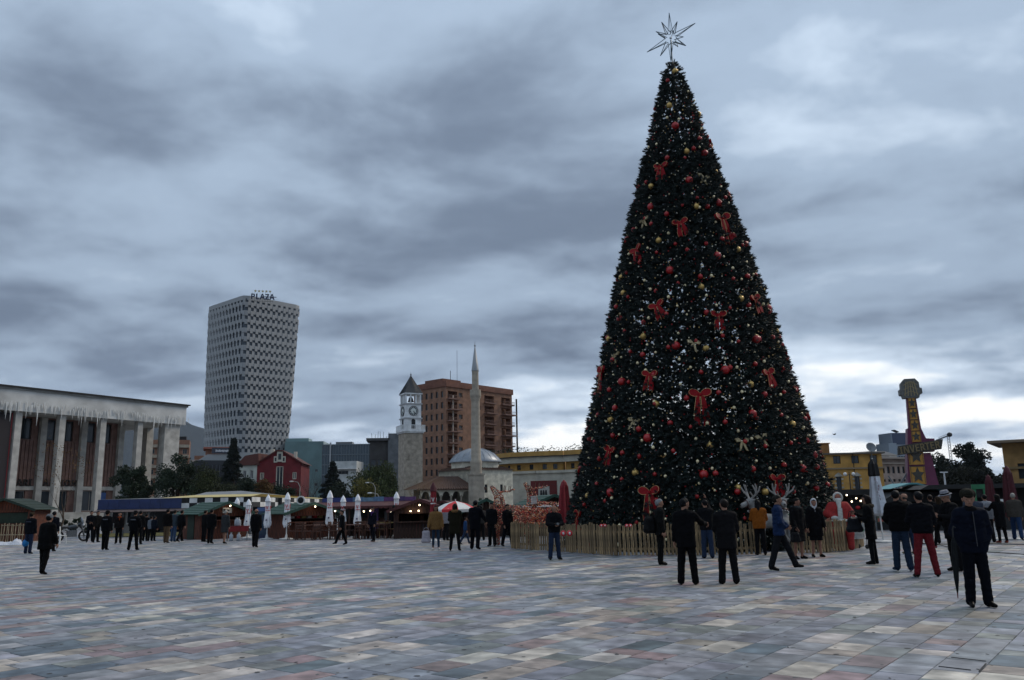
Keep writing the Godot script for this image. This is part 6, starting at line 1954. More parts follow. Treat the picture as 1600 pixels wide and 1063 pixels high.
# a bone is [from, to, radius from, radius to, squash of its depth (z)]
func nets(out: Geo, bones: Array, cell: float, k: float, fold := 0.0, fold_freq := 9.0, cut := -99.0) -> void:
	var lo := Vector3(1e9, 1e9, 1e9)
	var hi := -lo
	for b in bones:
		var r := maxf(b[2], b[3])
		for i in 2:
			lo = lo.min(b[i] - Vector3.ONE * r)
			hi = hi.max(b[i] + Vector3.ONE * r)
	lo -= Vector3.ONE * (cell * 2 + k * 0.3 + fold)
	hi += Vector3.ONE * (cell * 2 + k * 0.3 + fold)
	var nx := int((hi.x - lo.x) / cell) + 2
	var ny := int((hi.y - lo.y) / cell) + 2
	var nz := int((hi.z - lo.z) / cell) + 2
	var f := PackedFloat32Array()
	f.resize(nx * ny * nz)
	f.fill(1.0)
	for b in bones:
		var a: Vector3 = b[0]
		var ab: Vector3 = b[1] - b[0]
		var ra: float = b[2]
		var dr: float = b[3] - ra
		var zs: float = b[4] if b.size() > 4 else 1.0
		ab.z *= zs
		var il := 1.0 / maxf(ab.length_squared(), 1e-9)
		var m := maxf(b[2], b[3]) + k + cell * 1.6 + fold
		var x0 := maxi(0, int((minf(b[0].x, b[1].x) - m - lo.x) / cell))
		var x1 := mini(nx - 1, int((maxf(b[0].x, b[1].x) + m - lo.x) / cell) + 1)
		var y0 := maxi(0, int((minf(b[0].y, b[1].y) - m - lo.y) / cell))
		var y1 := mini(ny - 1, int((maxf(b[0].y, b[1].y) + m - lo.y) / cell) + 1)
		var z0 := maxi(0, int((minf(b[0].z, b[1].z) - m - lo.z) / cell))
		var z1 := mini(nz - 1, int((maxf(b[0].z, b[1].z) + m - lo.z) / cell) + 1)
		for z in range(z0, z1 + 1):
			var pz := (lo.z + z * cell - a.z) * zs
			for y in range(y0, y1 + 1):
				var py := lo.y + y * cell - a.y
				var row := (z * ny + y) * nx
				for x in range(x0, x1 + 1):
					var p := Vector3(lo.x + x * cell - a.x, py, pz)
					var t := clampf(p.dot(ab) * il, 0.0, 1.0)
					var d := p.distance_to(ab * t) - ra - dr * t
					var e := f[row + x]
					var h := k - absf(e - d)
					if h > 0.0:
						f[row + x] = minf(e, d) - h * h * 0.25 / k
					elif d < e:
						f[row + x] = d
	if fold > 0.0:
		for z in nz:
			for y in ny:
				var row := (z * ny + y) * nx
				for x in nx:
					if absf(f[row + x]) < 0.06:
						f[row + x] += fold * folds.get_noise_3d((lo.x + x * cell) * fold_freq, (lo.y + y * cell) * fold_freq * 1.7, (lo.z + z * cell) * fold_freq)
	if cut > -90.0:   # a straight hem
		for z in nz:
			for y in ny:
				var over := cut - (lo.y + y * cell)
				if over > -cell * 3.0:
					var row := (z * ny + y) * nx
					for x in nx:
						f[row + x] = maxf(f[row + x], over)
	var idx := PackedInt32Array()
	idx.resize(nx * ny * nz)
	idx.fill(-1)
	var vs := PackedVector3Array()
	var sx := 1
	var sy := nx
	var sz := nx * ny
	var off := [0, sx, sy, sx + sy, sz, sx + sz, sy + sz, sx + sy + sz]
	var cp := [Vector3(0, 0, 0), Vector3(1, 0, 0), Vector3(0, 1, 0), Vector3(1, 1, 0), Vector3(0, 0, 1), Vector3(1, 0, 1), Vector3(0, 1, 1), Vector3(1, 1, 1)]
	var ed := [[0, 1], [2, 3], [4, 5], [6, 7], [0, 2], [1, 3], [4, 6], [5, 7], [0, 4], [1, 5], [2, 6], [3, 7]]
	for z in nz - 1:
		for y in ny - 1:
			var row := (z * ny + y) * nx
			for x in nx - 1:
				var c := row + x
				var v0 := f[c]
				if v0 > cell * 2.0 or v0 < -cell * 2.0:
					continue
				var mask := 0
				for q in 8:
					if f[c + off[q]] < 0.0: mask |= 1 << q
				if mask == 0 or mask == 255:
					continue
				var s := Vector3.ZERO
				var n := 0
				for e in ed:
					var i0: int = e[0]
					var i1: int = e[1]
					if ((mask >> i0) & 1) != ((mask >> i1) & 1):
						var a := f[c + off[i0]]
						var b := f[c + off[i1]]
						s += cp[i0].lerp(cp[i1], a / (a - b))
						n += 1
				idx[c] = vs.size()
				vs.append(lo + (Vector3(x, y, z) + s / n) * cell)
	var ns := PackedVector3Array()
	ns.resize(vs.size())
	var quads := PackedInt32Array()
	for z in range(1, nz - 1):
		for y in range(1, ny - 1):
			var row := (z * ny + y) * nx
			for x in range(1, nx - 1):
				var c := row + x
				if idx[c] < 0:
					continue
				var s0 := f[c] < 0.0
				for ax in 3:
					var st: int = [sx, sy, sz][ax]
					var s1 := f[c + st] < 0.0
					if s0 == s1: continue
					var u: int = [sy, sz, sx][ax]
					var w: int = [sz, sx, sy][ax]
					var q := [idx[c], idx[c - u], idx[c - u - w], idx[c - w]]
					if q.min() < 0: continue
					if not s0: q.reverse()
					var nn: Vector3 = (vs[q[1]] - vs[q[0]]).cross(vs[q[2]] - vs[q[0]]) + (vs[q[2]] - vs[q[0]]).cross(vs[q[3]] - vs[q[0]])
					for i in q:
						ns[i] += nn
						quads.append(i)
	for i in ns.size():
		ns[i] = ns[i].normalized()
	for i in range(0, quads.size(), 4):
		var a := quads[i]
		var b := quads[i + 1]
		var c := quads[i + 2]
		var d := quads[i + 3]
		out.tris(vs[a], vs[b], vs[c], ns[a], ns[b], ns[c])
		out.tris(vs[a], vs[c], vs[d], ns[a], ns[c], ns[d])

func head_geo() -> Geo:   # origin at the base of the neck, face to +z, 0.265 tall
	if not cache.has("head"):
		var g := Geo.new()
		var b := [[Vector3(0, 0.172, -0.022), Vector3(0, 0.18, 0.012), 0.080, 0.078, 0.92], [Vector3(0, 0.088, 0.026), Vector3(0, 0.15, 0.034), 0.048, 0.060],
			[Vector3(-0.014, 0.062, 0.058), Vector3(0.014, 0.062, 0.058), 0.021, 0.021], [Vector3(0, 0.148, 0.092), Vector3(0, 0.117, 0.108), 0.0085, 0.0135],
			[Vector3(-0.034, 0.163, 0.076), Vector3(0.034, 0.163, 0.076), 0.0125, 0.0125], [Vector3(-0.016, 0.089, 0.084), Vector3(0.016, 0.089, 0.084), 0.0085, 0.0085],
			[Vector3(-0.045, 0.125, 0.055), Vector3(-0.03, 0.10, 0.06), 0.022, 0.02], [Vector3(0.045, 0.125, 0.055), Vector3(0.03, 0.10, 0.06), 0.022, 0.02],
			[Vector3(0.078, 0.118, -0.004), Vector3(0.084, 0.155, -0.014), 0.009, 0.014], [Vector3(-0.078, 0.118, -0.004), Vector3(-0.084, 0.155, -0.014), 0.009, 0.014],
			[Vector3(0, -0.05, -0.018), Vector3(0, 0.09, -0.012), 0.056, 0.05]]
		nets(g, b, 0.0085, 0.016)
		cache.head = g
	return cache.head

func hand_geo() -> Geo:   # wrist at the origin, fingers down -y, palm to +z, thumb to +x
	if not cache.has("hand"):
		var g := Geo.new()
		var b := [[Vector3(0, 0.02, 0), Vector3(0, -0.02, 0), 0.024, 0.022, 1.2], [Vector3(-0.022, -0.03, 0), Vector3(-0.028, -0.085, 0), 0.018, 0.016, 1.25], [Vector3(0.022, -0.03, 0), Vector3(0.026, -0.088, 0), 0.018, 0.016, 1.25], [Vector3(0, -0.03, 0), Vector3(0, -0.09, 0), 0.018, 0.016, 1.25]]
		for i in 4:
			var x := [-0.033, -0.012, 0.010, 0.031][i] as float
			var l := [0.055, 0.072, 0.078, 0.07][i] as float
			var p := Vector3(x, -0.088, 0)
			var q := p + Vector3(x * 0.12, -l * 0.5, 0.010)
			var r := q + Vector3(0, -l * 0.36, 0.022)
			b.append([p, q, 0.0092, 0.0086])
			b.append([q, r, 0.0086, 0.0072])
		b.append([Vector3(0.03, -0.03, 0.004), Vector3(0.055, -0.062, 0.016), 0.013, 0.011])
		b.append([Vector3(0.055, -0.062, 0.016), Vector3(0.058, -0.092, 0.028), 0.0105, 0.0085])
		nets(g, b, 0.0062, 0.006)
		cache.hand = g
	return cache.hand

func paint(c: Vector3, rough := 0.9, tex := "cloth", scale := 2.2) -> Material:
	var key := "%s %.2f %s" % [c, rough, tex]
	if not cache.has(key):
		cache[key] = mat(c.x * 0.5, c.y * 0.5, c.z * 0.52, rough, tex, scale) if c.length() < 0.06 else mat(c.x, c.y, c.z, rough, tex, scale)
		cache[key].metallic_specular = 0.22
	return cache[key]

const SKIN := Vector3(0.30, 0.165, 0.115)
const BLACK := Vector3(0.010, 0.010, 0.012)

func turned(v: Vector3, flex: float, out: float, s: float) -> Vector3:   # a hanging limb swung forwards by flex and outwards by out degrees
	return v.rotated(Vector3.RIGHT, -deg_to_rad(flex)).rotated(Vector3.BACK, s * deg_to_rad(out))

# d: at, face (degrees, 0 towards the camera), h, coat, trousers, shoes, hair..., pose
func person(label: String, at: Vector3, face: float, h: float, d: Dictionary) -> Node3D:
	var o := thing("person", label, "person", at, deg_to_rad(face))
	var s := h / 1.75
	var cell: float = clampf(Vector2(at.x, at.z).length() * 0.00085, 0.015, 0.034) / s
	var wide: float = d.get("wide", 1.0)
	var coat: Vector3 = d.get("coat", BLACK)
	var trs: Vector3 = d.get("trousers", BLACK)
	var hem: float = d.get("hem", 0.84)
	var lean: float = d.get("lean", 2.0)
	# joints
	var hip := Vector3(0, 0.93, 0)
	var up := Vector3.UP.rotated(Vector3.RIGHT, deg_to_rad(lean))
	var chest := hip + up * 0.40
	var neck := hip + up * 0.545 + Vector3(0, 0, 0.01)
	var legs: Array = d.get("legs", [2, 4, -2, 3, 2])   # left flex, left knee, right flex, right knee, spread
	var knee := []
	var ankle := []
	var foot := []
	for i in 2:
		var sg := 1.0 if i == 0 else -1.0
		var hp := hip + Vector3(sg * 0.085, -0.01, 0)
		var kn := hp + turned(Vector3.DOWN, legs[i * 2], legs[4], sg) * 0.43
		var an := kn + turned(Vector3.DOWN, legs[i * 2] - legs[i * 2 + 1], legs[4], sg) * 0.41
		knee.append(kn)
		ankle.append(an)
		var toe: float = legs[i * 2] - legs[i * 2 + 1]
		foot.append(Vector3(sg * 0.25, 0, 1).normalized().rotated(Vector3.RIGHT, deg_to_rad(clampf(-toe * 0.75, 0, 50))))
	var drop: float = minf(ankle[0].y - 0.075 + minf(0, foot[0].y * 0.15), ankle[1].y - 0.075 + minf(0, foot[1].y * 0.15))
	var mv := Vector3(0, -drop, 0)
	hip += mv
	chest += mv
	neck += mv
	for i in 2:
		knee[i] += mv
		ankle[i] += mv
	var arms := [d.get("la", [4, 7, 14, 0.3]), d.get("ra", [2, 7, 12, 0.3])]   # flex, out, elbow, inward
	var sho := []
	var elb := []
	var wri := []
	var inw := []
	for i in 2:
		var sg := 1.0 if i == 0 else -1.0
		var A: Array = arms[i]
		var sp := hip + up * 0.475 + Vector3(sg * 0.178 * wide, 0, 0)
		var dn := turned(Vector3.DOWN, A[0], A[1], sg)
		var fw: Vector3 = (turned(Vector3.BACK, A[0], 0, sg) * (1.0 - A[3]) + Vector3(-sg, 0, 0) * A[3]).normalized()
		fw = (fw - dn * fw.dot(dn)).normalized()
		var e := sp + dn * 0.285
		sho.append(sp)
		elb.append(e)
		wri.append(e + (dn * cos(deg_to_rad(A[2])) + fw * sin(deg_to_rad(A[2]))) * 0.255)
	var S := Transform3D(Basis().scaled(Vector3.ONE * s), Vector3.ZERO)
	# the body: one continuous skin from feet to neck, with head and hands
	var bone := [[hip + Vector3(-0.05, 0.02, 0), hip + Vector3(0.05, 0.02, 0), 0.095, 0.095], [hip + up * 0.1, chest, 0.105, 0.115, 1.2], [chest + Vector3(-0.1, 0.06, 0), chest + Vector3(0.1, 0.06, 0), 0.07, 0.07], [chest, neck + Vector3(0, 0.02, 0), 0.07, 0.052]]
	for i in 2:
		bone.append([hip + Vector3([0.085, -0.085][i], -0.01, 0), knee[i], 0.078, 0.05])
		bone.append([knee[i], ankle[i], 0.05, 0.036])
		bone.append([ankle[i], ankle[i] + foot[i] * 0.12 + Vector3(0, -0.045, 0), 0.034, 0.025])
		bone.append([sho[i], elb[i], 0.045, 0.036])
		bone.append([elb[i], wri[i], 0.036, 0.026])
	var g := Geo.new()
	nets(g, bone, maxf(cell, 0.022), 0.04)
	var yaw: float = d.get("yaw", 0.0)
	var nod: float = d.get("nod", 4.0)
	var hb := Basis(Vector3.UP, deg_to_rad(yaw)) * Basis(Vector3.RIGHT, deg_to_rad(nod))
	var hx := Transform3D(hb, neck)
	g.add(head_geo(), hx)
	for i in 2:
		if not d.get("hide_hands", false):
			var sg := 1.0 if i == 0 else -1.0
			var y: Vector3 = (elb[i] - wri[i]).normalized()
			var z := Vector3(-sg, 0, 0.0)
			z = (z - y * z.dot(y)).normalized()
			g.add(hand_geo(), Transform3D(Basis(y.cross(z) * (1.0 if i == 1 else 1.0), y, z), wri[i] + y * 0.012))
	var skin: Vector3 = d.get("skin", SKIN)
	put("body", g, paint(skin, 0.6, "soft", 3.0), o, S)
	# trousers or bare legs
	var fold := 0.010
	if not d.get("bare", false):
		var slim: float = d.get("slim", 1.0)
		bone = [[hip + Vector3(-0.055, 0.0, 0), hip + Vector3(0.055, 0.0, 0), 0.104 * wide, 0.104 * wide, 1.1]]
		for i in 2:
			bone.append([hip + Vector3([0.08, -0.08][i], -0.03, 0), knee[i], 0.10 * slim, 0.077 * slim])
			bone.append([knee[i], ankle[i] + Vector3(0, 0.0, -0.005), 0.077 * slim, 0.071 * slim * slim])
		g = Geo.new()
		nets(g, bone, cell, 0.03, fold, 8.0)
		put("trousers", g, paint(trs), o, S)
	# shoes
	var sm: Vector3 = d.get("shoes", Vector3(0.012, 0.011, 0.010))
	for i in 2:
		g = Geo.new()
		var a: Vector3 = ankle[i]
		var f: Vector3 = foot[i]
		var fl := Vector3(f.x, f.y, f.z)
		nets(g, [[a + Vector3(0, -0.015, -0.012), a + Vector3(0, -0.04, -0.02), 0.045, 0.036], [a + Vector3(0, -0.042, -0.03), a + fl * 0.15 + Vector3(0, -0.042, 0), 0.033, 0.031], [a + Vector3(0, 0.01, 0), a + fl * 0.10 + Vector3(0, -0.035, 0), 0.035, 0.034]], maxf(cell * 0.7, 0.011), 0.02)
		put("shoe", g, paint(sm, 0.45, "fine", 2.0), o, S)
	# coat or jacket
	var bulk: float = d.get("bulk", 1.0)
	bone = []
	for sg in [-1.0, 1.0]:
		bone.append([hip + Vector3(sg * 0.07 * wide, 0.13, 0), chest + Vector3(sg * 0.085 * wide, 0.02, 0), 0.118 * bulk, 0.125 * bulk, 1.12])
		bone.append([hip + Vector3(sg * 0.07 * wide, 0.13, 0), Vector3(hip.x + sg * 0.072 * wide, hem + (0.0 if hem < 0.79 else 0.05), hip.z), 0.122 * bulk, float(d.get("hem_r", 0.130)) * bulk, 1.08])
	bone.append([chest + Vector3(-0.12 * wide, 0.07, 0), chest + Vector3(0.12 * wide, 0.07, 0), 0.085 * bulk, 0.085 * bulk])
	bone.append([chest + Vector3(0, 0.09, 0), neck + Vector3(0, -0.005, -0.006), 0.09, 0.072])
	var low := hem
	for i in 2:
		low = minf(low, minf(elb[i].y, wri[i].y) - 0.01)
		bone.append([sho[i], elb[i], 0.069 * bulk, 0.059 * bulk])
		bone.append([elb[i], wri[i].lerp(elb[i], 0.05), 0.058 * bulk, 0.045 * bulk])
	g = Geo.new()
	nets(g, bone, cell, 0.045, fold * (1.6 if bulk > 1.05 else 1.1), 7.0, hem if low > hem - 0.03 else -99.0)
	put("coat" if hem < 0.75 else "jacket", g, paint(coat), o, S)
	if d.has("skirt"):
		g = Geo.new()
		var sy: float = d.skirt
		nets(g, [[hip + Vector3(-0.06, 0, 0), Vector3(-0.075, sy, 0), 0.12, 0.13], [hip + Vector3(0.06, 0, 0), Vector3(0.075, sy, 0), 0.12, 0.13]], cell, 0.05, 0.012, 6.0, sy)
		put("skirt", g, paint(d.get("skirt_col", BLACK)), o, S)
	# hair and headgear
	var H := S * hx
	var hc: Vector3 = d.get("hair", Vector3(0.012, 0.010, 0.009))
	var style: String = d.get("style", "short")
	if style != "bald":
		bone = [[Vector3(0, 0.178, -0.030), Vector3(0, 0.20, 0.006), 0.087, 0.079, 0.95], [Vector3(0, 0.14, -0.055), Vector3(0, 0.17, -0.04), 0.058, 0.07]]
		if style == "long":
			for sg in [-1.0, 1.0]:
				bone.append([Vector3(sg * 0.055, 0.17, -0.02), Vector3(sg * 0.07, 0.0, -0.03), 0.045, 0.035])
			bone.append([Vector3(0, 0.15, -0.06), Vector3(0, -0.06, -0.085), 0.06, 0.045])
		elif style == "bun":
			bone.append([Vector3(0, 0.19, -0.12), Vector3(0, 0.19, -0.125), 0.035, 0.035])
		g = Geo.new()
		nets(g, bone, maxf(0.011, cell * 0.5), 0.02, 0.006, 30.0)
		put("hair", g, paint(hc, 0.6), o, H)
	else:
		g = Geo.new()
		nets(g, [[Vector3(0.05, 0.13, -0.045), Vector3(-0.05, 0.13, -0.045), 0.042, 0.042]], 0.012, 0.02, 0.004, 30.0)
		put("hair", g, paint(hc, 0.6), o, H)
	if absf(wrapf(face + yaw, -180, 180)) < 115 and Vector2(at.x, at.z).length() < 36:
		g = Geo.new()
		for sg in [-1.0, 1.0]:
			g.ball(Vector3(sg * 0.031, 0.146, 0.083), Vector3(0.013, 0.008, 0.008), 8, 5)
		put("eyes", g, paint(Vector3(0.03, 0.022, 0.018), 0.3), o, H)
		g = Geo.new()
		for sg in [-1.0, 1.0]:
			g.beam(Vector3(sg * 0.016, 0.163, 0.091), Vector3(sg * 0.048, 0.162, 0.081), 0.006, 0.008)
		put("eyebrows", g, paint(hc * 0.8, 0.7), o, H)
		put("mouth", Geo.new().ball(Vector3(0, 0.089, 0.0885), Vector3(0.021, 0.0045, 0.006), 8, 5), paint(Vector3(0.20, 0.07, 0.06), 0.6), o, H)
	match d.get("hat", ""):
		"cap":
			g = Geo.new()
			nets(g, [[Vector3(0, 0.232, -0.035), Vector3(0, 0.232, 0.05), 0.088, 0.075, 0.9], [Vector3(-0.05, 0.225, -0.02), Vector3(0.05, 0.225, -0.02), 0.07, 0.07]], 0.012, 0.03, 0.005, 20.0)
			g.ball(Vector3(0, 0.212, 0.098), Vector3(0.07, 0.012, 0.045), 12, 4, Basis(Vector3.RIGHT, 0.25))
			put("flat_cap", g, paint(d.get("hat_col", Vector3(0.05, 0.045, 0.035))), o, H)
		"trilby":
			g = Geo.new()
			g.lathe([Vector2(0.150, 0.205), Vector2(0.145, 0.212), Vector2(0.098, 0.213), Vector2(0.092, 0.28), Vector2(0.078, 0.305), Vector2(0.04, 0.298), Vector2(0.001, 0.296)], 18)
			put("trilby", g, paint(d.get("hat_col", Vector3(0.26, 0.26, 0.29))), o, H)
			put("hat_band", Geo.new().lathe([Vector2(0.0985, 0.214), Vector2(0.0965, 0.243)], 18), paint(BLACK), o, H)
		"beanie":
			put("knit_hat", Geo.new().lathe([Vector2(0.098, 0.172), Vector2(0.101, 0.2), Vector2(0.094, 0.245), Vector2(0.06, 0.285), Vector2(0.001, 0.295)], 16, Vector3(0, 0, -0.012)), paint(d.get("hat_col", BLACK)), o, H)
		"scarf":
			g = Geo.new()
			nets(g, [[Vector3(0, 0.18, -0.034), Vector3(0, 0.205, 0.0), 0.094, 0.085], [Vector3(-0.07, 0.15, -0.01), Vector3(-0.05, 0.045, 0.04), 0.03, 0.03], [Vector3(0.07, 0.15, -0.01), Vector3(0.05, 0.045, 0.04), 0.03, 0.03], [Vector3(-0.03, 0.02, 0.06), Vector3(0.03, 0.02, 0.06), 0.032, 0.032], [Vector3(0.0, 0.0, 0.07), Vector3(0.01, -0.1, 0.10), 0.03, 0.018], [Vector3(0, 0.13, -0.06), Vector3(0, 0.0, -0.05), 0.07, 0.07]], 0.012, 0.02, 0.006, 20.0)
			put("headscarf", g, paint(d.get("hat_col", Vector3(0.55, 0.55, 0.58))), o, H)
	if d.has("fur"):
		g = Geo.new()
		for k in 10:
			var a := TAU * k / 10
			g.ball(neck + Vector3(cos(a) * 0.105, -0.01 + 0.01 * sin(k * 2.2), sin(a) * 0.095 - 0.03), Vector3.ONE * (0.052 + 0.008 * sin(k * 3.1)), 8, 5)
		nets(g, [[neck + Vector3(-0.06, -0.02, -0.09), neck + Vector3(0.06, -0.02, -0.09), 0.06, 0.06]], 0.02, 0.03, 0.02, 25.0)
		put("fur_hood", g, paint(d.fur, 1.0), o, S)
	if d.has("collar"):
		g = Geo.new()
		nets(g, [[neck + Vector3(-0.04, -0.02, 0.02), neck + Vector3(0.04, -0.02, 0.02), 0.068, 0.068], [neck + Vector3(0, -0.03, 0.05), neck + Vector3(0, -0.16, 0.10), 0.03, 0.02]], 0.014, 0.03, 0.004, 20.0)
		put("scarf", g, paint(d.collar), o, S)
	if d.has("patch"):   # a pale print across the back of a uniform jacket
		put("back_print", Geo.new().box(chest + Vector3(0, 0.03, -0.152 * bulk), Vector3(0.22, 0.045, 0.02), Basis(Vector3.RIGHT, deg_to_rad(lean))), paint(d.patch), o, S)
	if d.has("zip"):
		put("zip", Geo.new().beam(hip + Vector3(0, -0.02, 0.150 * bulk), chest + Vector3(0, 0.10, 0.118 * bulk), 0.012, 0.008), paint(Vector3(0.09, 0.09, 0.10), 0.4), o, S)
		for sg in [-1.0, 1.0]:
			put("pocket_flap", Geo.new().box(hip + Vector3(sg * 0.105, 0.04, 0.150 * bulk), Vector3(0.11, 0.03, 0.02), Basis(Vector3.BACK, sg * 0.3)), paint(coat * 0.8), o, S)
	o.set_meta("wrist_left", S * wri[0])
	o.set_meta("wrist_right", S * wri[1])
	return o

func held(o: Node3D, left: bool) -> Vector3:
	return o.transform * (o.get_meta("wrist_left" if left else "wrist_right") as Vector3)


func handbag(label: String, at: Vector3, turn: float, size: Vector3, col: Vector3, strap: float) -> Node3D:
	var o := thing("handbag", label, "bag", at, turn)
	var w := size.x / 2
	var g := Geo.new()
	var r := size.z * 0.4
	nets(g, [[Vector3(-w + r, r, 0), Vector3(w - r, r, 0), r * 1.1, r * 1.1], [Vector3(-w * 0.8 + r, size.y - r, 0), Vector3(w * 0.8 - r, size.y - r, 0), r * 0.8, r * 0.8], [Vector3(-w + r, r, 0), Vector3(-w * 0.8 + r, size.y - r, 0), r, r * 0.8], [Vector3(w - r, r, 0), Vector3(w * 0.8 - r, size.y - r, 0), r, r * 0.8], [Vector3(0, r, 0), Vector3(0, size.y - r, 0), r, r], [Vector3(-w * 0.5, r, 0), Vector3(-w * 0.4, size.y - r, 0), r, r], [Vector3(w * 0.5, r, 0), Vector3(w * 0.4, size.y - r, 0), r, r]], 0.024, 0.06, 0.012, 12.0)
	put("body", g, paint(col, 0.5, "soft"), o)
	for z in [-0.3, 0.3]:
		put("handle", Geo.new().tube([Vector3(-w * 0.6, size.y, z * size.z), Vector3(-w * 0.4, size.y + strap * 0.8, z * size.z), Vector3(0, size.y + strap, z * size.z), Vector3(w * 0.4, size.y + strap * 0.8, z * size.z), Vector3(w * 0.6, size.y, z * size.z)], [0.009], 5), paint(col, 0.5, "soft"), o)
	return o

func crowd() -> void:
	folds.frequency = 1.0
	folds.fractal_octaves = 2
	folds.seed = 3
	var navy := Vector3(0.010, 0.015, 0.034)
	var jean := Vector3(0.022, 0.036, 0.075)
	var grey := Vector3(0.018, 0.018, 0.020)
	var greyhair := Vector3(0.20, 0.20, 0.20)
	var brownhair := Vector3(0.03, 0.018, 0.012)
	var walk := [22, 6, -18, 14, 2]
	var p: Node3D
	# right-hand group
	p = person("man in navy padded jacket and flat cap standing nearest, hands in pockets", Vector3(6.941, 0, -12.828), -8, 1.71, {coat = Vector3(0.008, 0.013, 0.030), trousers = Vector3(0.007, 0.009, 0.016), hem = 0.80, hem_r = 0.112, bulk = 1.10, hat = "cap", hat_col = Vector3(0.035, 0.033, 0.022), la = [-10, 17, 46, 0.6], ra = [-10, 17, 46, 0.6], legs = [3, 4, -2, 2, 2], zip = true, yaw = -12, collar = BLACK, hide_hands = true, hair = greyhair})
	var u := thing("closed_umbrella", "closed dark umbrella hanging point down beside the capped man", "umbrella", Vector3(6.549, 0.168, -12.7), 0.2)
	put("canopy", Geo.new().lathe([Vector2(0.012, 0.06), Vector2(0.035, 0.25), Vector2(0.05, 0.55), Vector2(0.042, 0.78), Vector2(0.015, 0.86)], 12, Vector3.ZERO, Basis(Vector3.BACK, -0.05), true, [1.0, 0.82]), paint(Vector3(0.016, 0.02, 0.022), 0.6), u)
	put("tip", Geo.new().tube([Basis(Vector3.BACK, -0.05) * Vector3(0, -0.02, 0), Basis(Vector3.BACK, -0.05) * Vector3(0, 0.1, 0)], [0.006, 0.012], 6), paint(Vector3(0.14, 0.02, 0.02), 0.4), u)
	put("handle", Geo.new().tube([Vector3(0.042, 0.84, 0), Vector3(0.048, 0.98, 0), Vector3(0.07, 1.02, 0), Vector3(0.1, 1.0, 0)], [0.011], 6), M.black, u)
	p = person("man in pale grey trilby and black coat looking at his phone", Vector3(9.739, 0, -18.782), -80, 1.74, {coat = BLACK, hem = 0.7, hat = "trilby", ra = [28, 8, 70, 0.2], la = [30, 8, 75, 0.3], nod = 14, bulk = 1.06, hair = greyhair})
	var ph := thing("phone", "white phone held up by the man in the trilby", "phone", held(p, false) + Vector3(-0.10, 0.03, 0.03))
	put("case", Geo.new().box(Vector3.ZERO, Vector3(0.075, 0.14, 0.01), rot(0.4)), M.white, ph)
	put("screen", Geo.new().box(rot(0.4) * Vector3(0, 0, 0.006), Vector3(0.066, 0.12, 0.004), rot(0.4)), M.glass, ph)
	p = person("man in dark jacket and wine red trousers turned away", Vector3(8.507, 0, -17.604), 165, 1.75, {coat = Vector3(0.007, 0.008, 0.013), trousers = Vector3(0.15, 0.014, 0.020), hem = 0.88, slim = 0.95, bulk = 1.08, legs = [-4, 2, 5, 4, 8], la = [10, 14, 50, 0.7], ra = [10, 14, 60, 0.6], yaw = 10, hair = BLACK})
	p = person("man in black jacket and blue jeans turned away, white-soled shoes", Vector3(8.682, 0, -19.033), 172, 1.78, {coat = Vector3(0.006, 0.006, 0.007), trousers = Vector3(0.016, 0.030, 0.058), hem = 0.86, bulk = 1.1, wide = 1.06, la = [10, 14, 60, 0.6], ra = [6, 12, 30, 0.5], yaw = -30, shoes = Vector3(0.03, 0.05, 0.09), hair = BLACK, legs = [6, 4, -4, 8, 2]})
	p = person("balding man in shiny dark jacket half hidden behind the jeans man", Vector3(11.461, 0, -24.559), 200, 1.74, {coat = Vector3(0.012, 0.013, 0.018), trousers = jean, style = "bald", hair = Vector3(0.05, 0.045, 0.04), shoes = Vector3(0.2, 0.17, 0.12), bulk = 1.05})
	p = person("woman in long black coat with fur hood carrying a big bag", Vector3(8.915, 0, -21.142), -120, 1.70, {coat = Vector3(0.008, 0.008, 0.010), hem = 0.62, style = "long", hair = Vector3(0.02, 0.010, 0.008), fur = Vector3(0.06, 0.045, 0.03), slim = 0.86, la = [14, 8, 80, 0.3], ra = [25, 10, 95, 0.2], bulk = 1.06})
	handbag("large soft black bag on the arm of the fur-hooded woman", p.position + Vector3(-0.40, 0.80, 0.02), 0.3, Vector3(0.46, 0.34, 0.14), Vector3(0.012, 0.014, 0.02), 0.18)
	p = person("woman with curly hair and red shoes behind the man in red trousers", Vector3(13.469, 0, -26.586), 190, 1.66, {coat = Vector3(0.012, 0.012, 0.014), style = "long", hair = Vector3(0.05, 0.028, 0.012), shoes = Vector3(0.20, 0.04, 0.05), slim = 0.82, legs = walk, hem = 0.78, ra = [20, 10, 80, 0.3]})
	p = person("person in white jacket and cap mostly hidden behind the capped man", Vector3(12.348, 0, -22.582), 150, 1.73, {coat = Vector3(0.05, 0.06, 0.085), trousers = BLACK, hat = "beanie", hat_col = Vector3(0.5, 0.5, 0.5)})
	p = person("person in pale jacket by the counter under the green sign", Vector3(16.635, 0, -29.602), 170, 1.66, {coat = Vector3(0.32, 0.33, 0.36), trousers = grey, hair = BLACK})
	p = person("woman in black coat and red shoes near the right edge", Vector3(16.773, 0, -29.071), 185, 1.66, {coat = BLACK, hem = 0.55, style = "long", shoes = Vector3(0.22, 0.04, 0.025), slim = 0.85, ra = [8, 12, 60, 0.3], la = [40, 20, 60, 0.2]})
	p = person("grey-haired man in brown-grey jacket and jeans at the right edge", Vector3(18.144, 0, -30.467), 150, 1.72, {coat = Vector3(0.065, 0.058, 0.05), trousers = Vector3(0.02, 0.045, 0.11), hair = Vector3(0.35, 0.33, 0.3), bulk = 1.1, legs = walk})
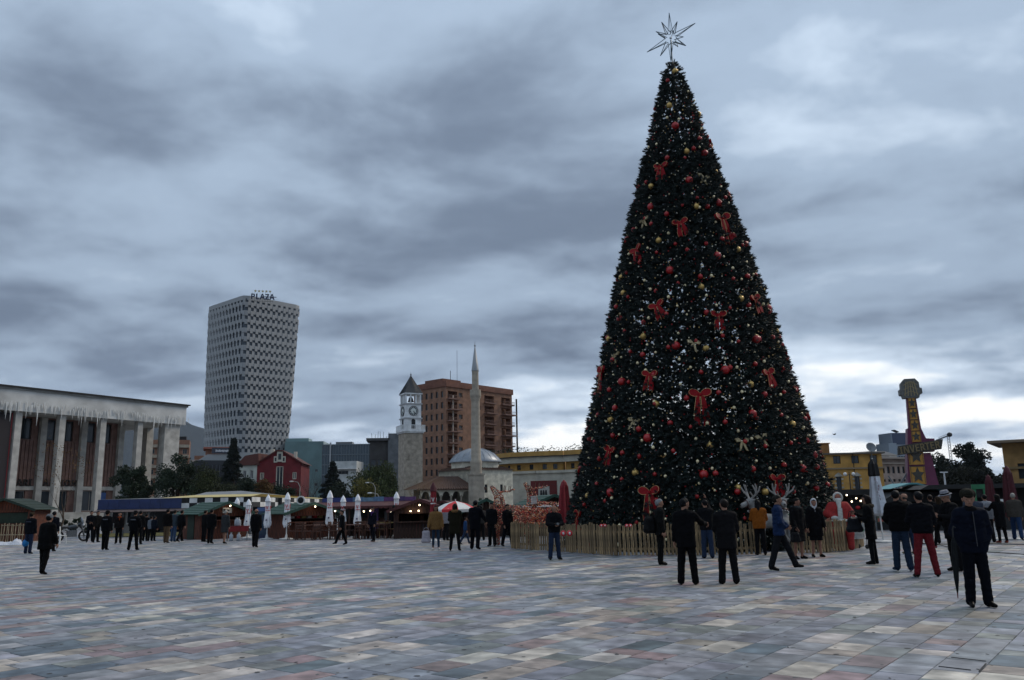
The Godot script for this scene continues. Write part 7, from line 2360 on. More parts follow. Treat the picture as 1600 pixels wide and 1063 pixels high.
	# group at the fence
	p = person("woman in black dress and white headscarf facing the camera", Vector3(8.543, 0, -23.986), 8, 1.63, {coat = Vector3(0.007, 0.007, 0.009), hem = 0.62, hem_r = 0.15, bare = true, skirt = 0.50, hat = "scarf", yaw = -20, slim = 0.9, bulk = 1.12, la = [4, 12, 20, 0.3], ra = [0, 12, 12, 0.3], skin = Vector3(0.27, 0.14, 0.10)})
	p = person("dark-haired woman in long black coat with grey hood", Vector3(7.827, 0, -23.375), 30, 1.66, {coat = Vector3(0.009, 0.009, 0.011), hem = 0.50, hem_r = 0.15, bare = true, style = "bun", fur = Vector3(0.045, 0.05, 0.055), bulk = 1.16, yaw = 35, ra = [4, 14, 30, 0.4], la = [0, 10, 10, 0.2], skin = Vector3(0.24, 0.12, 0.085)})
	handbag("small black handbag held by the woman with grey hood", held(p, false) + Vector3(-0.05, -0.38, 0.05), 0.2, Vector3(0.26, 0.24, 0.1), Vector3(0.012, 0.012, 0.014), 0.16)
	p = person("man in blue jacket and dark trousers striding right", Vector3(6.192, 0, -19.807), 70, 1.74, {coat = Vector3(0.011, 0.026, 0.075), trousers = Vector3(0.022, 0.023, 0.028), hem = 0.80, legs = [24, 3, -14, 2, 2], la = [12, 8, 60, 0.6], ra = [8, 8, 65, 0.7], bulk = 1.1, hair = Vector3(0.03, 0.025, 0.02), lean = 0, yaw = 8})
	p = person("woman in orange jacket by the grey reindeer", Vector3(7.319, 0, -25.244), 170, 1.62, {coat = Vector3(0.25, 0.075, 0.010), hem = 0.84, style = "long", hair = BLACK, bulk = 1.08, slim = 0.9, la = [20, 12, 70, 0.6], ra = [16, 12, 70, 0.6]})
	p = person("man in dark grey suit coat standing with back turned", Vector3(4.234, 0, -16.945), 172, 1.67, {coat = Vector3(0.016, 0.015, 0.017), trousers = Vector3(0.014, 0.013, 0.014), hem = 0.72, yaw = 16, hair = Vector3(0.02, 0.014, 0.012), bulk = 1.02, la = [12, 8, 40, 0.6], ra = [10, 10, 50, 0.5], legs = [0, 2, 2, 4, 4]})
	p = person("man in black suit with hand on his neighbour's back", Vector3(3.425, 0, -16.974), 165, 1.70, {coat = Vector3(0.006, 0.006, 0.008), trousers = Vector3(0.006, 0.006, 0.008), hem = 0.74, yaw = -45, hair = BLACK, ra = [38, 40, 34, 0.05], la = [-2, 8, 8, 0.2], legs = [0, 3, 2, 3, 4]})
	p = person("man in blue jeans waving in front of the fence", Vector3(5.52, 0, -24.317), 175, 1.66, {coat = Vector3(0.010, 0.011, 0.014), trousers = Vector3(0.020, 0.034, 0.07), hem = 0.84, ra = [120, 24, 60, 0.1], la = [30, 10, 90, 0.4], hair = BLACK, yaw = 10})
	p = person("grey-haired man with black shoulder bag looking right", Vector3(3.817, 0, -22.258), 95, 1.70, {coat = Vector3(0.011, 0.012, 0.012), trousers = Vector3(0.008, 0.008, 0.008), hem = 0.78, hair = Vector3(0.24, 0.25, 0.26), bulk = 1.06, yaw = -8, nod = -2, la = [0, 8, 12, 0.2], ra = [-4, 10, 14, 0.2]})
	handbag("black shoulder bag on the grey-haired man's back", p.position + Vector3(-0.27, 0.83, 0.05), 0.3, Vector3(0.34, 0.40, 0.18), Vector3(0.008, 0.008, 0.009), 0.42)
	p = person("man in dark jacket and jeans holding a camera before the fence", Vector3(1.142, 0, -25.02), 15, 1.60, {coat = Vector3(0.013, 0.014, 0.018), trousers = Vector3(0.020, 0.032, 0.065), hem = 0.86, bulk = 1.08, style = "bald", hair = Vector3(0.04, 0.03, 0.025), la = [18, 14, 82, 0.55], ra = [16, 14, 84, 0.55], legs = [0, 4, 4, 4, 5], nod = 16})
	var cm := thing("camera", "small black camera held by the man in jeans", "camera", (held(p, true) + held(p, false)) / 2 + Vector3(0.02, 0.02, 0.12), 0.2)
	put("body", Geo.new().box(Vector3.ZERO, Vector3(0.12, 0.075, 0.05)), M.black, cm)
	put("lens", Geo.new().lathe([Vector2(0.034, 0), Vector2(0.034, 0.07), Vector2(0.02, 0.07), Vector2(0.001, 0.05)], 12, Vector3(0, 0, 0.02), Basis(Vector3.RIGHT, PI / 2)), M.metal, cm)
	# middle
	p = person("girl in tan hooded parka with white shopping bag", Vector3(-2.995, 0, -31.534), 5, 1.64, {coat = Vector3(0.21, 0.115, 0.042), trousers = Vector3(0.028, 0.05, 0.085), hem = 0.80, bulk = 1.22, slim = 0.78, style = "long", hair = Vector3(0.03, 0.012, 0.01), shoes = Vector3(0.6, 0.58, 0.55), la = [4, 12, 16, 0.2], ra = [6, 14, 16, 0.1], skin = Vector3(0.24, 0.13, 0.09)})
	handbag("white printed shopping bag hanging from the girl in tan parka", held(p, false) + Vector3(-0.08, -0.55, 0.03), 0.1, Vector3(0.34, 0.42, 0.12), Vector3(0.36, 0.33, 0.36), 0.12)
	p = person("woman in olive coat with tan fur hood seen from behind", Vector3(-2.229, 0, -30.851), 178, 1.70, {coat = Vector3(0.028, 0.025, 0.012), hem = 0.62, fur = Vector3(0.22, 0.12, 0.05), bulk = 1.1, slim = 0.9, legs = [4, 3, -8, 4, 6], hair = Vector3(0.04, 0.02, 0.012), style = "long", shoes = Vector3(0.02, 0.014, 0.012), la = [25, 10, 90, 0.4], ra = [20, 10, 90, 0.4]})
	p = person("man in black suit from behind beside the olive coat", Vector3(-1.509, 0, -31.45), 160, 1.80, {coat = Vector3(0.006, 0.007, 0.013), trousers = Vector3(0.007, 0.007, 0.012), hem = 0.70, bulk = 1.04, wide = 1.06, legs = [4, 2, -6, 12, 5], ra = [16, 20, 30, 0.3], hair = BLACK})
	p = person("child in blue jacket between the olive coat and the black suit", Vector3(-2.138, 0, -35.6), 100, 1.15, {coat = Vector3(0.02, 0.06, 0.16), trousers = Vector3(0.03, 0.05, 0.1), legs = walk, hair = brownhair, hem = 0.86})
	p = person("man in dark clothes behind the front leg of the wire reindeer", Vector3(-0.947, 0, -33.569), -20, 1.70, {coat = Vector3(0.010, 0.011, 0.014), trousers = Vector3(0.012, 0.016, 0.02), hair = BLACK})
	p = person("person in dark jeans behind the wire reindeer by the fence corner", Vector3(-0.334, 0, -33.339), 40, 1.64, {coat = Vector3(0.012, 0.012, 0.016), trousers = Vector3(0.010, 0.013, 0.02), hair = BLACK, legs = [10, 4, -8, 4, 5]})
	p = person("man in black coat striding left past the white parasols", Vector3(-7.686, 0, -37.202), -65, 1.52, {coat = Vector3(0.007, 0.008, 0.011), trousers = Vector3(0.006, 0.007, 0.009), hem = 0.70, legs = [26, 4, -14, 6, 2], bulk = 1.08, hair = BLACK})
	p = person("person in dark blue with purple scarf at the brown tables", Vector3(-6.793, 0, -39.912), -30, 1.62, {coat = Vector3(0.010, 0.011, 0.024), trousers = Vector3(0.008, 0.009, 0.018), collar = Vector3(0.08, 0.03, 0.16), legs = [6, 4, -10, 10, 3], hair = BLACK})
	# left half
	p = person("bald man in black walking away near the blue cabinet", Vector3(-11.267, 0, -36.362), 185, 1.64, {coat = Vector3(0.008, 0.008, 0.010), trousers = BLACK, hem = 0.72, style = "bald", hair = Vector3(0.03, 0.02, 0.015), legs = [8, 2, -6, 8, 0], bulk = 1.08})
	p = person("white-haired woman in grey coat with pale stockings", Vector3(-14.201, 0, -40.977), 160, 1.60, {coat = Vector3(0.04, 0.042, 0.045), hem = 0.58, bare = true, hair = Vector3(0.42, 0.40, 0.36), style = "short", bulk = 1.1, legs = [8, 2, -6, 8, 2]})
	p = person("stout man in black jacket facing the hut with the white sign", Vector3(-15.003, 0, -41.298), 170, 1.66, {coat = Vector3(0.008, 0.009, 0.011), trousers = BLACK, hem = 0.76, bulk = 1.16, legs = [6, 2, -6, 8, 4], hair = BLACK})
	p = person("person in dark coat just left of the stout man", Vector3(-16.285, 0, -43.891), 150, 1.62, {coat = Vector3(0.012, 0.012, 0.013), trousers = Vector3(0.012, 0.012, 0.014), hair = brownhair})
	p = person("man in black jacket right of a pair in jeans and khaki", Vector3(-17.77, 0, -44.513), 160, 1.68, {coat = BLACK, trousers = BLACK, bulk = 1.08, legs = walk, hair = BLACK})
	p = person("person in light blue jeans near the yellow floor edge", Vector3(-18.219, 0, -44.702), 175, 1.66, {coat = Vector3(0.05, 0.07, 0.09), trousers = Vector3(0.05, 0.09, 0.17), hair = brownhair, legs = [4, 2, -4, 4, 2]})
	p = person("man in black jacket and khaki trousers by the check board", Vector3(-17.946, 0, -43.154), 175, 1.72, {coat = Vector3(0.012, 0.010, 0.010), trousers = Vector3(0.11, 0.075, 0.045), hair = BLACK, legs = [6, 2, -4, 6, 2]})
	p = person("boy in dark blue jacket under the blue board", Vector3(-19.914, 0, -46.179), 170, 1.35, {coat = Vector3(0.012, 0.018, 0.035), trousers = BLACK, hair = BLACK})
	p = person("child with pale blue jacket under the blue board", Vector3(-20.13, 0, -46.271), 180, 1.35, {coat = Vector3(0.16, 0.18, 0.21), trousers = BLACK, hair = brownhair})
	p = person("teenager in dark jacket left of the two children", Vector3(-20.477, 0, -46.419), 175, 1.5, {coat = BLACK, trousers = BLACK, hair = BLACK, legs = [3, 2, -3, 2, 3]})
	p = person("police officer with pale back print, right of two, legs apart", Vector3(-16.451, 0, -36.167), 178, 1.66, {coat = Vector3(0.006, 0.007, 0.010), trousers = Vector3(0.006, 0.006, 0.008), hem = 0.84, bulk = 1.14, patch = Vector3(0.13, 0.14, 0.16), legs = [0, 2, 0, 2, 7], la = [6, 14, 50, 0.6], ra = [6, 14, 50, 0.6], hat = "beanie"})
	p = person("police officer with pale back print walking, left of two", Vector3(-17.906, 0, -36.668), 182, 1.68, {coat = Vector3(0.006, 0.007, 0.010), trousers = Vector3(0.006, 0.006, 0.008), hem = 0.84, bulk = 1.12, patch = Vector3(0.12, 0.13, 0.15), legs = [4, 2, -3, 4, 1], hat = "beanie"})
	p = person("person in orange-trimmed dark jacket behind the left officer", Vector3(-20.583, 0, -43.525), 20, 1.6, {coat = Vector3(0.02, 0.015, 0.015), trousers = BLACK, collar = Vector3(0.30, 0.06, 0.02), hair = BLACK})
	p = person("person in dark coat behind the right officer's shoulder", Vector3(-18.924, 0, -42.196), 185, 1.66, {coat = BLACK, trousers = BLACK, hair = BLACK})
	p = person("man leaning with legs crossed beside the motorcycle", Vector3(-23.388, 0, -46.103), 40, 1.70, {coat = Vector3(0.012, 0.014, 0.02), trousers = Vector3(0.012, 0.014, 0.02), legs = [14, 2, -10, 2, 1], la = [14, 10, 80, 0.7], ra = [14, 10, 80, 0.7], hair = Vector3(0.02, 0.015, 0.01)})
	p = person("man in dark jacket next to the man with crossed legs", Vector3(-22.946, 0, -45.92), 60, 1.68, {coat = Vector3(0.014, 0.013, 0.012), trousers = BLACK, hair = BLACK, la = [14, 10, 50, 0.5]})
	p = person("old man in black with grey knitted cap walking away nearest on the left", Vector3(-12.909, 0, -23.073), 172, 1.60, {coat = Vector3(0.007, 0.007, 0.008), trousers = Vector3(0.006, 0.006, 0.006), hem = 0.72, bulk = 1.16, hat = "beanie", hat_col = Vector3(0.20, 0.21, 0.22), legs = [10, 4, -6, 14, 2], ra = [0, 12, 20, 0.2], la = [4, 12, 16, 0.2], lean = 8})
	p = person("man in dark jacket and blue jeans carrying a blue bag", Vector3(-20.025, 0, -34.574), 176, 1.66, {coat = Vector3(0.008, 0.010, 0.017), trousers = Vector3(0.014, 0.024, 0.055), hem = 0.84, bulk = 1.12, hat = "beanie", hat_col = Vector3(0.05, 0.035, 0.02), patch = Vector3(0.05, 0.06, 0.08), legs = [4, 2, -4, 6, 4]})
	u = thing("blue_bag", "bright blue round plastic bag carried at the left", "bag", held(p, true) + Vector3(0.05, -0.55, 0.1))
	put("body", Geo.new().ball(Vector3(0, 0.14, 0), Vector3(0.13, 0.15, 0.11), 12, 8), paint(Vector3(0.02, 0.16, 0.40), 0.4, "soft"), u)
	put("handle", Geo.new().tube([Vector3(-0.04, 0.26, 0), Vector3(-0.02, 0.5, -0.04), Vector3(0.03, 0.27, 0)], [0.012], 5), paint(Vector3(0.02, 0.16, 0.40), 0.4, "soft"), u)
	p = person("person in dark navy jacket hidden beyond the old man", Vector3(-20.116, 0, -36.437), 185, 1.70, {coat = Vector3(0.012, 0.015, 0.025), trousers = BLACK, hair = BLACK})
	# people in the shade of the stalls
	var words := ["leftmost under the shed awning, reddish top", "under the shed awning in grey", "bent at the shed counter in black", "seated side of the bench in brown", "at the last gable of the shed in white", "by the gabled hut in dark blue", "right under the maroon-roofed hut in black", "beside the red and white parasol in white shirt", "at the green hut left of the reindeer in grey", "far right behind the red trousers in black"]
	var i := 0
	for q in [Vector3(-11.584, 0, -49.292), Vector3(-7.162, 0, -47.11), Vector3(-6.674, 0, -45.97), Vector3(-6.492, 0, -47.712), Vector3(-5.862, 0, -46.468), Vector3(-5.448, 0, -45.377), Vector3(-3.643, 0, -41.335), Vector3(-3.293, 0, -39.764), Vector3(-1.601, 0, -39.03), Vector3(14.638, 0, -29.466)]:
		person("shopper " + words[i], q, [20, 160, 190, 60, 10, 170, 20, 150, 200, 170][i], [1.6, 1.66, 1.7, 1.5, 1.6, 1.7, 1.7, 1.62, 1.6, 1.68][i], {coat = [Vector3(0.07, 0.02, 0.02), Vector3(0.07, 0.07, 0.075), BLACK, Vector3(0.06, 0.04, 0.025), Vector3(0.3, 0.3, 0.31), navy, BLACK, Vector3(0.32, 0.33, 0.36), Vector3(0.05, 0.05, 0.05), BLACK][i], trousers = grey, hair = [BLACK, brownhair][i % 2], style = ["long", "short"][i % 2]})
		i += 1


# ---------------------------------------------------------------- reindeer and Santa figures
func grey_deer(label: String, at: Vector3, turn: float, head_yaw: float) -> void:
	var o := thing("reindeer_figure", label, "reindeer figure", at, turn)
	var fur := mat(0.25, 0.25, 0.245, 1.0, "blotch", 1.5)
	var g := Geo.new()
	var hb := Basis(Vector3.UP, head_yaw)
	var pk := Vector3(0, 1.32, 0.50)
	var hd := pk + hb * Vector3(0, 0.24, 0.16)
	var b := [[Vector3(0, 0.92, -0.45), Vector3(0, 0.96, 0.25), 0.22, 0.24], [Vector3(0, 1.0, 0.3), pk, 0.2, 0.13], [pk, hd, 0.13, 0.11],
		[hd, hd + hb * Vector3(0, -0.10, 0.30), 0.115, 0.065], [hd + hb * Vector3(0, -0.10, 0.30), hd + hb * Vector3(0, -0.125, 0.34), 0.065, 0.055], [Vector3(0, 0.78, 0.42), Vector3(0, 1.05, 0.45), 0.13, 0.15], [Vector3(0, 1.02, -0.62), Vector3(0, 0.9, -0.7), 0.06, 0.04]]
	for s in [-1.0, 1.0]:
		b.append([Vector3(s * 0.13, 0.85, 0.30), Vector3(s * 0.14, 0.45, 0.34), 0.10, 0.062])
		b.append([Vector3(s * 0.14, 0.45, 0.34), Vector3(s * 0.14, 0.05, 0.32), 0.056, 0.05])
		b.append([Vector3(s * 0.14, 0.045, 0.32), Vector3(s * 0.14, 0.03, 0.38), 0.055, 0.045])
		b.append([Vector3(s * 0.13, 0.88, -0.42), Vector3(s * 0.14, 0.58, -0.36), 0.15, 0.085])
		b.append([Vector3(s * 0.14, 0.58, -0.36), Vector3(s * 0.14, 0.34, -0.52), 0.075, 0.052])
		b.append([Vector3(s * 0.14, 0.34, -0.52), Vector3(s * 0.14, 0.05, -0.48), 0.05, 0.046])
		b.append([Vector3(s * 0.14, 0.045, -0.48), Vector3(s * 0.14, 0.03, -0.42), 0.052, 0.044])
		b.append([hd + hb * Vector3(s * 0.09, 0.04, -0.03), hd + hb * Vector3(s * 0.22, 0.09, -0.06), 0.045, 0.02])
	nets(g, b, 0.024, 0.07, 0.014, 14.0)
	put("body", g, fur, o)
	var ant := mat(0.29, 0.28, 0.265, 0.9, "soft", 1.0)
	for s in [-1.0, 1.0]:
		g = Geo.new()
		var r := hd + hb * Vector3(s * 0.05, 0.10, -0.02)
		var q := r + hb * Vector3(s * 0.14, 0.13, -0.08)
		var t := q + hb * Vector3(s * 0.06, 0.21, 0.02)
		g.tube([r, q, t, t + hb * Vector3(s * 0.01, 0.12, 0.05)], [0.032, 0.034, 0.03, 0.02], 7)
		g.tube([q, q + hb * Vector3(s * 0.17, 0.12, 0.02), q + hb * Vector3(s * 0.24, 0.25, 0.04)], [0.03, 0.028, 0.02], 7)
		g.tube([q.lerp(t, 0.4), q.lerp(t, 0.4) + hb * Vector3(-s * 0.06, 0.22, 0.08)], [0.028, 0.02], 7)
		g.tube([r.lerp(q, 0.4), r.lerp(q, 0.4) + hb * Vector3(s * 0.04, 0.16, 0.14)], [0.026, 0.018], 7)
		put("antler", g, ant, o)
	g = Geo.new()
	for s in [-1.0, 1.0]:
		g.ball(hd + hb * Vector3(s * 0.085, 0.01, 0.10), Vector3(0.016, 0.02, 0.02), 8, 5)
	g.ball(hd + hb * Vector3(0, -0.10, 0.405), Vector3(0.035, 0.028, 0.02), 8, 5)
	put("eyes_and_nose", g, M.black, o)
	var strap := mat(0.06, 0.015, 0.012, 0.5)
	var ring := []
	for k in 17:
		var a := TAU * k / 16
		ring.append(pk + Vector3(cos(a) * 0.175, -0.06 + sin(a) * 0.07, sin(a) * 0.17))
	put("collar", Geo.new().tube(ring, [0.028], 6, false), strap, o)
	g = Geo.new()
	for k in 16:
		g.ball(ring[k] + (ring[k] - pk).normalized() * 0.03 - Vector3(0, 0.05, 0), Vector3.ONE * 0.02, 6, 4)
	put("stud_string", g, M.white, o)
	ring = []
	for k in 13:
		var a := TAU * k / 12
		ring.append(hd + hb * (Vector3(0, -0.06, 0.17) + Vector3(cos(a) * 0.105, sin(a) * 0.11, 0)))
	put("bridle", Geo.new().tube(ring, [0.014], 5, false), strap, o)

func wire_deer(label: String, at: Vector3, turn: float, scale: float, front: bool) -> void:
	var o := thing("wire_reindeer", label, "light sculpture", at, turn)
	var wire := mat(0.10, 0.035, 0.015, 0.6)
	var spots := []
	var shells := [[Vector3(-0.55, 1.28, 0), Vector3(0.55, 1.30, 0), 0.36, 0.40], [Vector3(0.50, 1.35, 0), Vector3(0.56, 2.02, 0), 0.31, 0.19], [Vector3(0.56, 2.06, 0), Vector3(0.88, 2.48, 0), 0.185, 0.06]]
	for s in [-1.0, 1.0]:
		shells.append([Vector3(0.55, 1.1, s * 0.18), Vector3(0.66, 0.55, s * 0.18), 0.13, 0.075])
		shells.append([Vector3(0.66, 0.55, s * 0.18), Vector3(0.60, 0.04, s * 0.18), 0.07, 0.05])
		shells.append([Vector3(-0.6, 1.15, s * 0.18), Vector3(-0.52, 0.62, s * 0.18), 0.17, 0.08])
		shells.append([Vector3(-0.52, 0.62, s * 0.18), Vector3(-0.68, 0.35, s * 0.18), 0.075, 0.055])
		shells.append([Vector3(-0.68, 0.35, s * 0.18), Vector3(-0.60, 0.04, s * 0.18), 0.055, 0.05])
	for sh in shells:
		var a: Vector3 = sh[0]
		var d: Vector3 = (sh[1] - a)
		var L := d.length()
		d /= L
		var x := d.cross(Vector3.BACK if absf(d.z) < 0.9 else Vector3.RIGHT).normalized()
		var y := d.cross(x)
		var g := Geo.new()
		for k in 7:
			var t := lerpf(-0.25, 1.2, k / 6.0) if L > 0.6 else k / 6.0
			var r: float = lerpf(sh[2], sh[3], clampf(t, 0, 1)) * sqrt(maxf(0.1, 1.0 - pow(maxf(absf(t - 0.5) - 0.5, 0) * 3.4, 2)))
			var ring := []
			for q in 13:
				ring.append(a + d * L * t + (x * cos(TAU * q / 12) + y * sin(TAU * q / 12)) * r)
			g.tube(ring, [0.008], 3, false)
		for q in 8:
			var u := x * cos(TAU * q / 8) + y * sin(TAU * q / 8)
			g.tube([a + u * sh[2], a + d * L + u * sh[3]], [0.008], 3, false)
		put("wire_form", g, wire, o, Transform3D(Basis().scaled(Vector3.ONE * scale), Vector3.ZERO))
		for k in int(700 * L * (sh[2] + sh[3])):
			var t := rng.randf_range(-0.12, 1.1) if sh[2] > 0.25 else rng.randf()
			var r: float = lerpf(sh[2], sh[3], clampf(t, 0, 1))
			var q := rng.randf() * TAU
			spots.append((a + d * L * t + (x * cos(q) + y * sin(q)) * r * rng.randf_range(0.9, 1.04)) * scale)
	# thin branching antlers swept back from the raised head
	for s in [-1.0, 1.0]:
		var g := Geo.new()
		var r := Vector3(0.52, 2.20, s * 0.08)
		var pts: Array[Vector3] = [r, r + Vector3(-0.20, 0.06, s * 0.10), r + Vector3(-0.42, 0.05, s * 0.16), r + Vector3(-0.62, 0.16, s * 0.18)]
		g.tube(pts, [0.016], 4)
		g.tube([pts[1], pts[1] + Vector3(-0.05, 0.24, s * 0.05)], [0.014], 4)
		g.tube([pts[2], pts[2] + Vector3(-0.03, 0.22, s * 0.04)], [0.014], 4)
		for k in 34:
			var t := rng.randf() * 2.99
			spots.append((pts[int(t)].lerp(pts[int(t) + 1], fmod(t, 1.0)) + Vector3(rng.randfn(), rng.randfn(), rng.randfn()) * 0.015) * scale)
		put("antler", g, wire, o, Transform3D(Basis().scaled(Vector3.ONE * scale), Vector3.ZERO))
	var xs := []
	var cs := []
	for p in spots:
		xs.append(Transform3D(Basis().scaled(Vector3.ONE * rng.randf_range(0.7, 1.3)), p))
		cs.append([Color(0.62, 0.06, 0.035), Color(0.36, 0.02, 0.02), Color(0.66, 0.24, 0.08), Color(0.8, 0.55, 0.36), Color(0.10, 0.025, 0.015)][rng.randi() % 5])
	var m := mat(1, 1, 1, 0.35)
	m.vertex_color_use_as_albedo = true
	swarm("fairy_bulbs", Geo.new().ball(Vector3.ZERO, Vector3.ONE * 0.020, 5, 4).mesh(), m, xs, cs, o)
	if not front:
		var g := Geo.new()
		for k in 5:
			g.box(Vector3(0.56, 1.60 + 0.07 * k, -0.27), Vector3(0.26 - 0.03 * (k % 2), 0.045, 0.05), Basis(Vector3.BACK, 0.1 * (k % 3 - 1)))
		for k in 3:
			g.box(Vector3(0.47 + 0.09 * k, 1.74, -0.29), Vector3(0.04, 0.3, 0.03))
		put("white_tinsel_knot", g, M.white, o, Transform3D(Basis().scaled(Vector3.ONE * scale), Vector3.ZERO))

func santa(label: String, at: Vector3, turn: float, s: float, seated: bool) -> void:
	var o := thing("santa_figure", label, "santa figure", at, turn)
	var S := Transform3D(Basis().scaled(Vector3.ONE * s), Vector3.ZERO)
	var red := mat(0.36, 0.014, 0.012, 0.85, "cloth", 1.5)
	var white := mat(0.55, 0.54, 0.50, 1.0, "blotch", 2.5)
	var g := Geo.new()
	nets(g, [[Vector3(0, 1.0, 0), Vector3(0, 1.45, 0), 0.12, 0.06], [Vector3(0, 0.1, 0), Vector3(0, 1.0, 0), 0.12, 0.12]], 0.03, 0.04)
	g.add(head_geo(), Transform3D(Basis().scaled(Vector3.ONE * 1.12), Vector3(0, 1.44, 0.0)))
	for k in 2:
		var sg := 1.0 if k == 0 else -1.0
		g.add(hand_geo(), Transform3D(Basis(Vector3.BACK, sg * 0.9), Vector3(sg * 0.33, 0.96, 0.2)))
	put("body", g, paint(Vector3(0.34, 0.15, 0.10), 0.6, "soft", 3.0), o, S)
	g = Geo.new()
	var b := [[Vector3(-0.1, 1.3, 0), Vector3(0.1, 1.3, 0), 0.17, 0.17], [Vector3(-0.12, 0.75, 0), Vector3(-0.12, 1.2, 0), 0.24, 0.19], [Vector3(0.12, 0.75, 0), Vector3(0.12, 1.2, 0), 0.24, 0.19]]
	for sg in [-1.0, 1.0]:
		b.append([Vector3(sg * 0.22, 1.36, 0), Vector3(sg * 0.36, 1.12, 0.03), 0.11, 0.10])
		b.append([Vector3(sg * 0.36, 1.12, 0.03), Vector3(sg * (0.40 if sg > 0 else 0.14), 0.98, 0.2), 0.10, 0.09])
		if seated:
			b.append([Vector3(sg * 0.14, 0.55, 0), Vector3(sg * 0.2, 0.52, 0.4), 0.15, 0.12])
			b.append([Vector3(sg * 0.2, 0.52, 0.4), Vector3(sg * 0.2, 0.12, 0.42), 0.11, 0.1])
		else:
			b.append([Vector3(sg * 0.13, 0.6, 0), Vector3(sg * 0.13, 0.12, 0), 0.15, 0.12])
	nets(g, b, 0.026, 0.06, 0.014, 7.0)
	put("robe", g, red, o, S)
	g = Geo.new()
	nets(g, [[Vector3(-0.05, 1.53, 0.09), Vector3(0.05, 1.53, 0.09), 0.045, 0.045], [Vector3(0, 1.5, 0.10), Vector3(0, 1.24, 0.19), 0.085, 0.05], [Vector3(0, 1.24, 0.19), Vector3(0, 1.08, 0.22), 0.05, 0.02], [Vector3(-0.05, 1.565, 0.115), Vector3(0.05, 1.565, 0.115), 0.02, 0.02]], 0.014, 0.03, 0.014, 26.0)
	put("beard", g, white, o, S)
	g = Geo.new()
	for k in 15:
		var a := lerpf(-0.75, PI + 0.75, k / 14.0)
		g.ball(Vector3(cos(a) * 0.118, 1.60 + sin(a) * 0.128, 0.045), Vector3(0.042, 0.042, 0.05), 8, 6)
	put("hood_trim", g, white, o, S)
	g = Geo.new()
	nets(g, [[Vector3(0, 1.62, -0.03), Vector3(0, 1.66, -0.02), 0.125, 0.115], [Vector3(0, 1.48, -0.05), Vector3(0, 1.6, -0.05), 0.1, 0.12]], 0.02, 0.04)
	put("hood", g, red, o, S)
	g = Geo.new()
	g.ball(Vector3(0.42, 0.99, 0.18), Vector3(0.13, 0.075, 0.11), 10, 6).ball(Vector3(-0.16, 0.98, 0.22), Vector3(0.12, 0.075, 0.1), 10, 6)
	put("cuffs", g, white, o, S)
	g = Geo.new()
	g.box(Vector3(0, 1.0, 0.235), Vector3(0.13, 0.56, 0.07)).ball(Vector3(0, 0.9, 0.06), Vector3(0.37, 0.07, 0.27), 16, 5)
	put("white_front", g, white, o, S)
	put("glasses", Geo.new().tube([Vector3(-0.07, 1.61, 0.10), Vector3(-0.035, 1.60, 0.125), Vector3(0, 1.605, 0.13), Vector3(0.035, 1.60, 0.125), Vector3(0.07, 1.61, 0.10)], [0.012], 5), mat(0.25, 0.03, 0.02, 0.4), o, S)

